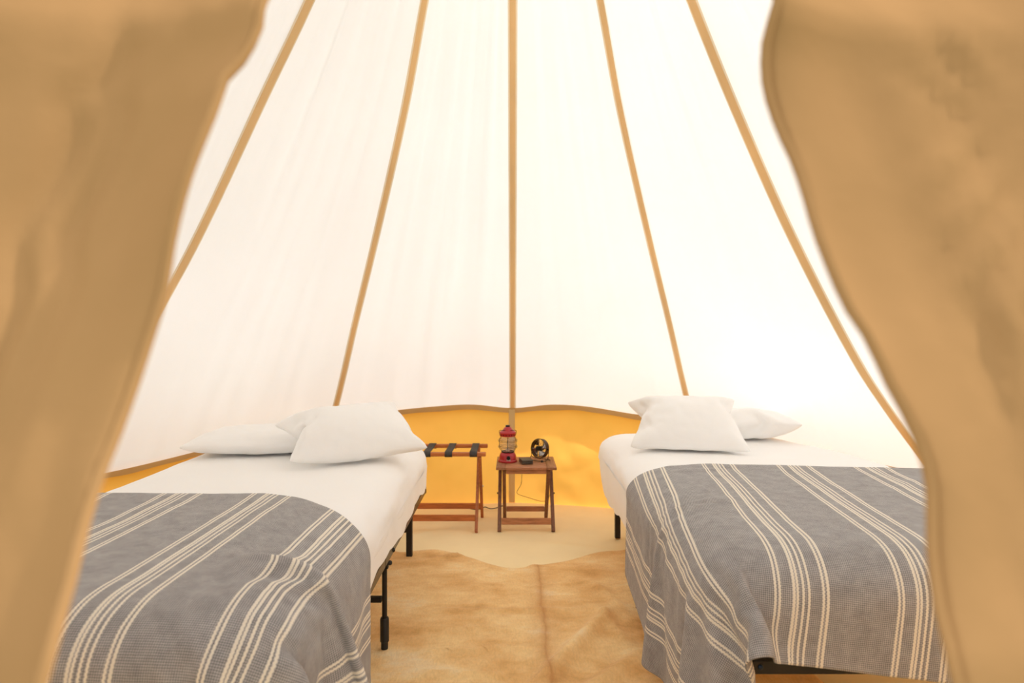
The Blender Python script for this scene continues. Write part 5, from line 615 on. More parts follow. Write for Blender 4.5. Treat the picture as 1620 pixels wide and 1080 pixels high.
  [20,0,0,0,1,-1,0,0,0,0,4,12,12,8,0,2,3,2,-1,-1,-1,-1,0,-1,-1,0,-1,0,-1,-1,0,-1,0,-1,0,-1,0,-1,0,0,-1,0,0,-1,0,0,0,0,-1,0,0,0,1,1,1,2,-6,-7,-9,-7,-3,3,-3,0,0,1,-1,0,0,0,0,0,0,0,0,0,0,0,0,7,1,-8,3,9,12,12,12,10,2,2,2,3,-1,-2,0,-1,0,-1,-1,0,-1,0,-1,-1,0,-1,0,-1,0,-1,0,-1,0,0,-1,0,0,-1,0,0,0,0,0,-1,0,0,1,1,1,1,-7,-7,-9,-6,-4,-5,2,-19,0,0,15,-2,0,2,-13,-2,0,0,0,0,0,0,0,5,-5,9,12,10,13,13,12,11,0,3,4,4,-2,-1,0,-1,0,-1,0,-1,-1,0,-1,-1,0,-1,0,-1,0,-1,0,0,-1,0,-1,0,0,-1,0,0,0,0,0,0,-1,0,1,1,1,0,-7,-8,-9,-5,-7,-10,-17,-12,-3,0,7,19,3,-9,-16,-4,0,0,0,0,0,0,0,3,15,12,12,9,13,13,13,10,4,1,4,5,-3,1,-1,0,0,-1,0,-1,0,-1,-1,-1,0,-1,0,-1,0,-1,0,0,-1,0,0,-1,0,0,-1,0,0,0,0,0,0,-1,1,1,1,-1,-7,-9,-9,-8,-8,-13,-18,-8,0,-11,-7,1,7,13,-16,-8,0,0,1,-1,0,0,9,13,14,13,13,10,13,12,13,11,6,1,2,6,-1,0,0,-1,1,-1,0,-1,0,-1,-1,-1,0,-1,0,-1,0,-1,0,0,-1,0,0,-1,0,0,-1,0,0,0,0,0,0,0,0,1,1,-2,-8,-9,-9,-10,-11,-16,-11,-8,-12,0,-7,-23,0,6,11,-17,0,0,6,-6,1,14,14,13,13,14,10,12,13,14,13,10,8,3,1,6,0,-2,0,1,0,0,0,-1,0,-1,-1,-1,0,-1,0,-1,0,-1,0,0,-1,0,0,-1,0,0,-1,0,0,0,0,0,0,0,0,1,1,-3,-9,-10,-9,-12,-13,-12,-10,-9,-12,-12,-12,-8,-14,-5,1,10,-11,0,6,6,7,10,12,13,14,17,13,13,13,13,14,5,10,9,1,2,4,-1,0,1,0,0,0,-1,0,-1,-1,-1,0,-1,0,-1,0,0,-1,0,-1,0,0,-1,0,0,-1,0,0,0,0,0,0,0,0,1,0,-4,-9,-10,-12,-12,-13,-9,-10,-11,-12,-14,-13,-14,-12,-9,-9,0,7,-7,12,23,6,8,9,14,14,14,14,15,14,14,14,0,10,9,10,2,4,-1,0,0,1,0,0,-1,0,-1,-1,-1,0,-1,0,-1,0,0,-1,0,-1,0,0,-1,0,0,0,-1,0,0,0,0,0,0,0,1,0,-7,-11,-11,-11,-11,-12,-10,-9,-11,-13,-14,-14,-14,-13,-13,-12,-10,-1,0,13,22,20,13,10,13,14,14,14,15,14,14,14,1,12,9,10,4,4,-1,0,0,1,0,0,-1,0,-1,-1,-1,0,-1,0,-1,0,0,-1,0,0,-1,0,0,-1,0,0,-1,0,0,0,0,0,0,0,1,-1,-9,-11,-10,-12,-11,-11,-10,-10,-12,-13,-14,-14,-14,-14,-12,-12,-15,0,-16,20,23,22,17,10,18,15,14,14,14,14,14,14,2,13,10,10,5,4,0,0,0,1,0,0,-1,0,-1,-1,-1,0,-1,0,0,-1,0,-1,0,0,-1,0,0,-1,0,0,-1,0,0,0,0,0,0,0,1,-3,-9,-11,-11,-12,-11,-10,-11,-11,-12,-14,-14,-14,-13,-14,-13,-16,-14,-12,-20,31,20,20,22,15,17,18,15,14,15,14,14,8,9,11,13,10,7,3,1,0,0,1,0,0,-1,0,-1,-1,-1,0,-1,0,0,-1,0,-1,0,0,-1,0,0,-1,0,0,0,-1,0,0,-1,0,1,0,1,-5,-10,-11,-11,-11,-11,-11,-11,-11,-13,-14,-14,-14,-14,-14,-14,-15,-13,-22,-21,33,18,23,19,22,17,18,18,15,14,14,14,11,8,10,12,12,9,3,2,-1,1,1,0,-1,0,0,-1,-1,-1,0,0,-1,0,-1,0,-1,0,0,-1,0,0,-1,0,0,0,-1,0,0,-1,0,1,0,0,-6,-11,-11,-11,-11,-11,-10,-12,-12,-14,-13,-14,-14,-14,-15,-14,-16,-20,-22,-21,33,17,22,22,19,22,20,18,17,15,14,15,12,10,7,11,14,10,4,3,-1,1,1,0,-1,0,0,-1,-1,0,-1,0,-1,0,-1,0,0,-1,0,-1,0,0,0,-1,0,0,-1,0,0,-1,0,1,0,-1,-7,-11,-12,-11,-10,-11,-11,-12,-13,-14,-14,-14,-14,-14,-14,-18,-20,-21,-22,-21,40,16,14,22,23,20,21,20,20,17,15,14,13,11,9,8,13,12,7,2,0,1,1,0,0,-1,0,-1,-1,0,-1,0,-1,0,-1,0,0,-1,0,-1,0,0,0,-1,0,0,-1,0,0,-1,0,1,0,-2,-9,-11,-11,-11,-11,-11,-11,-14,-13,-13,-14,-14,-14,-15,-18,-21,-21,-22,-21,-22,48,16,14,14,22,22,21,21,20,20,18,15,14,12,8,8,12,14,9,2,1,1,0,1,0,-1,-1,0,-1,0,-1,0,-1,0,0,-1,0,-1,0,0,-1,0,0,-1,0,0,-1,0,0,-1,0,1,0,-4,-10,-11,-12,-10,-10,-12,-13,-13,-13,-14,-14,-14,-15,-18,-21,-22,-21,-22,-22,-21,45,23,18,14,13,22,22,21,21,20,21,19,14,14,10,7,9,14,12,4,1,1,0,1,0,-1,-1,0,-1,0,-1,0,-1,0,0,-1,0,-1,0,0,-1,0,0,-1,0,0,-1,0,0,-1,0,-1,1,-5,-11,-11,-11,-10,-11,-13,-13,-13,-13,-14,-14,-15,-20,-21,-21,-22,-22,-21,-22,-21,41,22,22,21,17,9,23,22,22,21,20,21,20,14,12,9,7,11,14,8,1,1,0,1,-1,0,-1,0,-1,0,-1,0,0,-1,0,-1,0,-1,0,0,-1,0,0,-1,0,0,-1,0,0,-1,-1,-1,1,-6,-12,-11,-10,-11,-12,-14,-12,-13,-13,-14,-16,-20,-22,-21,-22,-21,-22,-22,-21,-22,30,24,24,24,6,22,21,23,23,23,22,21,21,20,14,10,8,7,13,12,3,1,0,1,-2,1,-1,0,-1,0,-1,0,0,-1,0,-1,0,0,-1,0,-1,0,0,-1,0,0,-1,0,0,-1,-3,1,0,-8,-12,-11,-10,-11,-14,-12,-13,-13,-14,-16,-21,-21,-22,-22,-21,-22,-21,-22,-22,-22,21,24,24,24,24,12,19,21,22,24,23,23,23,19,22,15,8,7,10,13,6,1,1,0,-1,0,-1,0,-1,0,0,0,-1,0,-1,0,-1,0,0,-1,0,-1,1,-1,0,-1,0,-1,1,-3,-1,1,-2,-13,-9,-9,-11,-14,-12,-12,-13,-13,-18,-21,-21,-22,-22,-22,-22,-23,-23,-24,-24,-24,23,24,23,24,24,24,20,15,23,20,23,23,23,24,21,18,17,9,7,12,3,9,-2,-1,1,-1,1,-2,0,0,0,-1,0,0,-1,0,0,0,-1,0,-1,1,-2,1,-2,2,-3,2,-1,-3,-1,1,-4,-12,-11,-6,-14,-12,-12,-12,-14,-19,-21,-22,-22,-23,-23,-23,-24,-24,-24,-24,-24,-23,22,23,24,24,24,24,20,22,20,23,22,22,23,22,23,23,19,11,13,9,3,5,1,0,0,0,0,-1,0,-1,0,1,-1,0,-1,0,0,-1,1,-2,1,-1,1,-1,-1,1,-2,1,-3,3,-1,-6,-3,-9,-11,-7,-12,-13,-14,-11,-21,-22,-23,-24,-23,-24,-24,-23,-24,-24,-24,-24,-23,-23,22,23,24,23,23,24,24,23,22,21,23,23,23,22,23,20,22,23,4,9,8,4,2,0,-1,0,0,0,-1,0,0,-1,0,0,0,-1,0,0,-1,1,0,0,-1,-1,2,-3,2,-2,-1,1,-2,-3,-6,-4,-10,-15,-5,-14,-14,-23,-24,-24,-24,-24,-24,-24,-21,-23,-24,-23,-24,-24,-24,-23,25,24,23,23,24,23,22,23,22,24,22,23,24,23,23,22,22,16,21,5,5,3,2,-1,0,1,0,0,-1,0,-1,0,0,0,0,0,-1,0,0,0,0,0,-1,1,-3,2,-1,1,-1,-1,-1,-2,-5,-5,-12,-5,-21,-19,-15,-23,-23,-24,-23,-24,-23,-23,-23,-24,-23,-23,-22,-24,-24,-23,26,24,23,24,23,24,23,23,18,23,24,23,24,23,24,21,22,21,17,6,6,4,1,0,0,1,0,0,0,-1,0,0,0,0,0,0,0,-1,0,0,0,0,-1,-1,-1,1,1,-1,-1,0,-1,-1,-4,-3,-8,-11,-18,-19,-24,-23,-24,-23,-24,-24,-22,-23,-24,-23,-22,-24,-24,-23,-24,-24,22,24,23,24,24,24,24,23,24,20,23,24,24,23,24,24,21,16,15,12,4,5,2,-1,1,0,1,0,-1,0,1,-1,0,0,0,0,0,0,0,0,-1,0,-1,-1,0,0,0,0,-1,0,1,-1,-3,-9,-9,-10,-21,-15,-23,-23,-24,-23,-24,-23,-24,-21,-23,-24,-23,-24,-24,-24,-24,-24,18,23,24,24,24,24,24,24,24,24,24,23,24,24,21,24,21,16,15,10,7,4,1,0,1,0,1,0,-1,0,1,0,-1,0,0,0,0,0,0,0,-1,0,-1,0,-1,0,1,-1,0,0,2,-1,-3,-8,-6,-18,-12,-20,-23,-23,-23,-24,-24,-23,-23,-23,-23,-24,-23,-24,-24,-24,-24,-23,13,23,24,24,24,24,24,24,24,24,24,24,24,24,24,22,22,15,14,10,7,4,1,0,1,1,0,0,0,0,0,0,0,-1,0,0,-1,1,0,0,0,-1,0,-1,0,0,0,0,0,1,0,0,0,-6,-15,-12,-9,-23,-23,-22,-24,-23,-23,-24,-23,-24,-24,-23,-24,-24,-23,-24,-24,-24,10,24,24,24,24,24,24,24,24,24,24,24,24,25,24,24,20,14,14,11,6,4,1,0,1,0,1,0,0,0,0,0,-1,0,-1,0,0,0,1,-1,0,0,-1,0,0,0,0,1,0,0,2,2,-8,-7,-2,-13,-15,-21,-22,-24,-24,-23,-23,-24,-23,-24,-24,-23,-24,-24,-23,-24,-24,-23,7,24,24,24,24,24,24,24,24,24,24,24,24,25,24,22,22,14,14,11,7,3,1,0,0,1,0,1,0,0,0,-1,0,0,-1,0,0,0,0,0,0,-1,0,0,0,1,0,1,1,-1,-1,-1,3,-1,-20,-14,-16,-8,-24,-23,-24,-23,-24,-23,-23,-24,-24,-23,-24,-24,-23,-24,-24,-23,3,24,24,24,24,24,24,24,24,24,24,25,24,23,24,24,20,15,15,11,6,3,1,0,0,0,1,1,0,0,-1,0,-1,0,0,0,0,0,0,0,0,-1,0,0,0,1,1,2,2,2,-5,-4,-4,-2,1,-20,-13,-21,-15,-23,-24,-23,-24,-23,-24,-24,-23,-23,-24,-24,-23,-24,-24,-23,-2,24,24,24,24,24,24,24,24,25,24,24,23,25,24,23,19,18,14,9,7,3,1,0,0,0,0,1,0,0,0,-1,0,0,0,0,0,0,0,0,0,0,-1,0,0,1,1,6,3,-1,4,-8,-7,-7,-6,0,-15,-22,-23,-23,-23,-23,-23,-22,-23,-23,-24,-23,-24,-23,-24,-23,-24,-23,-8,24,24,24,24,24,24,25,24,24,24,24,24,24,24,22,21,15,17,8,8,2,1,0,0,-1,1,1,0,0,-1,0,0,0,0,0,0,0,0,0,0,0,0,-1,0,1,0,4,10,3,-3,4,-8,-3,-7,-8,-17,-23,-22,-23,-24,-23,-23,-23,-23,-23,-24,-23,-23,-23,-24,-23,-23,-23,-13,24,24,24,25,24,24,24,24,24,24,24,24,24,24,22,19,20,12,11,6,4,1,-1,0,-1,0,1,0,0,0,0,0,0,0,0,0,0,0,0,0,0,0,-1,0,0,0,1,11,12,0,-5,3,-7,-9,-12,-19,-22,-22,-22,-23,-23,-23,-23,-23,-23,-23,-24,-23,-23,-23,-24,-23,-24,-14,25,24,24,24,24,24,24,24,24,24,24,24,24,23,22,22,16,16,9,6,4,1,-1,-1,-1,1,1,0,0,0,0,0,0,0,0,0,0,0,0,0,0,0,-1,0,0,3,-3,17,7,6,-2,-3,-9,-11,-13,-20,-21,-22,-23,-22,-23,-22,-23,-23,-22,-23,-23,-24,-23,-23,-23,-23,-23,-15,24,24,24,24,24,24,24,24,24,24,24,24,24,24,23,18,20,13,10,7,4,0,-1,-1,-1,1,0,0,0,1,0,0,0,0,0,0,0,0,0,0,0,0,-1,0,1,0,9,-7,4,8,1,2,-4,-10,-15,-19,-23,-22,-23,-22,-22,-23,-23,-22,-23,-23,-24,-23,-23,-24,-23,-23,-23,-10,24,24,24,24,24,24,24,24,24,24,24,25,24,24,21,21,17,14,11,6,4,0,-1,-2,0,1,1,0,0,0,0,0,0,0,0,0,0,0,0,0,0,0,-1,1,0,1,6,-1,-6,0,0,7,2,-12,-15,-16,-25,-22,-23,-23,-23,-23,-23,-23,-23,-23,-23,-23,-23,-24,-23,-23,-23,-3,24,24,24,24,24,25,24,24,24,24,24,24,24,24,22,20,17,14,11,6,4,0,-2,-1,0,1,1,0,0,0,0,0,0,0,0,0,0,0,0,0,-1,1,0,0,0,2,-1,-1,0,0,8,-13,-3,-9,-12,-11,-23,-22,-22,-24,-23,-23,-24,-24,-23,-22,-24,-23,-24,-23,-23,-24,-23,4,25,24,24,24,24,24,24,24,24,24,24,24,24,25,22,19,18,13,11,6,4,0,-2,-1,0,1,1,0,0,0,-1,1,0,0,0,0,0,1,0,-1,0,0,0,0,0,0,1,0,1,-2,1,8,-18,-3,-17,-13,-22,-24,-23,-23,-24,-23,-22,-24,-24,-24,-23,-24,-23,-23,-24,-24,-23,10,24,24,24,24,24,24,24,24,24,24,25,24,24,24,23,19,17,13,10,6,5,-1,-1,-1,0,1,1,0,0,-1,0,0,1,0,0,0,0,1,-1,0,0,0,1,-1,0,0,1,0,0,3,-4,9,-10,-17,-8,-16,-23,-22,-24,-23,-24,-23,-24,-24,-24,-24,-24,-23,-24,-23,-24,-24,-23,13,24,24,24,24,24,25,24,24,24,24,24,24,24,24,23,19,17,13,10,5,6,-2,0,-1,0,1,1,0,-1,0,0,0,1,0,0,0,0,0,0,0,0,1,0,-1,0,0,0,3,-3,4,-6,6,-5,-14,-18,-16,-16,-23,-24,-23,-23,-24,-24,-24,-24,-24,-24,-24,-24,-24,-24,-24,-24,17,25,24,24,24,24,24,24,24,24,24,24,24,25,23,24,19,16,13,10,5,6,-2,-1,0,0,1,1,0,-1,-1,1,0,1,0,0,0,0,0,-1,1,0,1,0,0,0,-1,0,0,3,-2,0,-8,4,-10,-17,-17,-19,-24,-23,-24,-23,-24,-24,-24,-24,-24,-24,-24,-24,-24,-24,-24,-24,20,24,24,24,24,24,24,24,24,25,24,24,24,24,24,23,19,15,15,9,5,6,-3,0,0,0,1,0,0,-1,0,1,0,1,1,0,-1,0,0,0,0,0,1,0,0,0,0,-1,0,0,4,-6,-5,-5,0,-17,-19,-22,-21,-24,-23,-24,-24,-24,-24,-24,-24,-24,-24,-24,-24,-24,-24,-24,22,24,24,24,25,24,24,24,24,24,24,24,24,24,24,24,18,15,15,9,5,7,-4,0,0,0,0,0,0,-1,0,1,1,1,1,0,0,-1,0,0,0,1,0,0,0,0,0,0,-1,0,0,2,-9,-6,0,-17,-20,-20,-24,-22,-24,-24,-24,-24,-24,-24,-24,-24,-24,-24,-24,-24,-24,-23,24,24,24,24,24,24,24,24,24,24,24,25,24,24,24,23,19,15,14,9,5,7,-4,0,1,0,0,-1,-1,0,0,1,1,1,1,0,0,0,0,0,0,0,0,0,0,0,0,0,0,-1,0,2,-9,-7,-1,-16,-19,-21,-24,-24,-23,-24,-24,-24,-24,-24,-23,-24,-24,-24,-24,-24,-24,-24,26,24,24,24,24,24,25,24,24,24,24,24,24,24,24,24,18,15,14,8,6,7,-3,0,0,0,0,-1,-1,0,0,1,1,1,1,1,0,-1,0,0,0,0,0,1,0,0,-1,0,0,-1,0,2,-7,-10,-1,-16,-19,-22,-23,-24,-24,-24,-23,-24,-24,-24,-24,-24,-24,-24,-24,-24,-24,-24,29,24,24,24,24,24,24,24,24,24,24,24,24,25,24,23,19,15,13,8,6,8,-4,0,0,0,0,-1,0,-1,1,0,1,2,0,0,0,0,0,0,0,0,1,0,1,-1,0,0,0,-1,-1,3,-10,-8,-3,-15,-19,-23,-22,-24,-24,-24,-24,-24,-24,-24,-24,-24,-24,-24,-23,-24,-24,-24,30,24,24,24,24,24,24,25,24,24,24,24,24,24,24,24,18,16,12,8,6,8,-4,0,0,-1,1,0,-1,0,1,0,1,1,0,0,0,0,0,0,0,0,1,1,0,0,-1,0,0,0,-1,2,-10,-4,-13,-10,-19,-23,-23,-23,-24,-24,-24,-24,-24,-24,-24,-24,-24,-24,-24,-24,-24,-24,32,25,24,24,24,24,24,24,24,24,24,24,25,24,24,23,19,15,12,8,9,5,-4,-1,0,0,1,0,0,1,0,0,1,1,-1,-1,0,1,0,0,0,0,1,1,0,0,-1,0,0,0,-1,2,-9,-8,-6,-19,-15,-23,-24,-23,-23,-24,-24,-24,-24,-24,-24,-24,-24,-24,-24,-24,-24,-24,34,24,24,24,24,24,24,25,24,24,24,24,24,24,24,23,19,15,12,8,10,4,-4,-1,0,0,1,0,0,1,0,0,1,1,-1,-1,0,1,0,0,0,0,1,0,0,0,0,0,0,0,0,0,-6,-9,-8,-16,-19,-23,-23,-23,-23,-24,-24,-24,-24,-24,-24,-24,-24,-24,-24,-24,-24,-24,35,24,25,24,24,24,24,24,24,24,24,24,25,24,24,22,20,14,13,9,10,1,-3,0,0,0,0,0,0,1,0,1,0,0,-1,0,1,1,0,-1,0,1,0,0,-1,1,0,0,0,0,0,-1,-5,-9,-9,-15,-22,-21,-23,-22,-24,-24,-24,-24,-24,-24,-24,-24,-24,-25,-24,-24,-24,-24,38,24,24,24,24,24,24,24,24,25,24,24,24,24,24,23,19,15,12,10,10,-1,-2,1,0,0,0,0,0,0,1,0,0,0,-1,0,1,1,0,0,0,0,0,-1,0,0,1,0,0,0,0,-1,-5,-8,-11,-15,-20,-23,-22,-23,-24,-24,-24,-24,-24,-24,-25,-24,-24,-24,-24,-24,-24,-24,39,24,24,24,24,24,24,25,24,24,24,24,24,24,24,22,20,15,13,10,10,-1,-1,0,0,0,0,0,0,0,0,0,1,-1,0,0,1,0,0,0,1,0,-1,0,-1,0,1,0,0,0,0,-1,-5,-8,-12,-15,-21,-20,-23,-24,-24,-24,-24,-24,-25,-24,-24,-24,-24,-24,-24,-24,-24,-24,40,24,24,24,24,25,24,24,24,24,24,24,24,24,24,22,20,16,12,11,10,-1,0,0,0,0,0,0,0,-1,0,0,1,-1,0,0,1,0,0,0,1,0,0,-2,-1,0,1,0,0,0,0,-2,-4,-9,-12,-15,-20,-21,-23,-24,-24,-24,-25,-24,-24,-24,-24,-24,-24,-24,-24,-24,-24,-24,41,24,24,24,25,24,24,24,24,24,24,24,24,25,23,22,21,16,12,11,11,-1,1,0,-1,0,0,0,-1,0,0,0,0,0,0,0,0,0,1,0,0,1,-2,-2,-1,0,1,0,0,0,-1,-1,-5,-8,-13,-14,-20,-22,-23,-24,-25,-24,-24,-24,-24,-24,-24,-24,-24,-24,-24,-24,-25,-24,43,24,25,24,24,24,24,24,24,24,24,25,24,24,23,22,21,16,13,10,10,0,0,0,0,0,0,-1,0,0,0,0,0,0,-1,0,1,0,0,1,0,1,-3,-2,-1,1,1,0,0,-1,0,-2,-5,-7,-13,-15,-19,-22,-24,-25,-24,-24,-24,-24,-24,-24,-24,-24,-24,-25,-24,-24,-24,-24],
 ),
 'br': (70, 49,
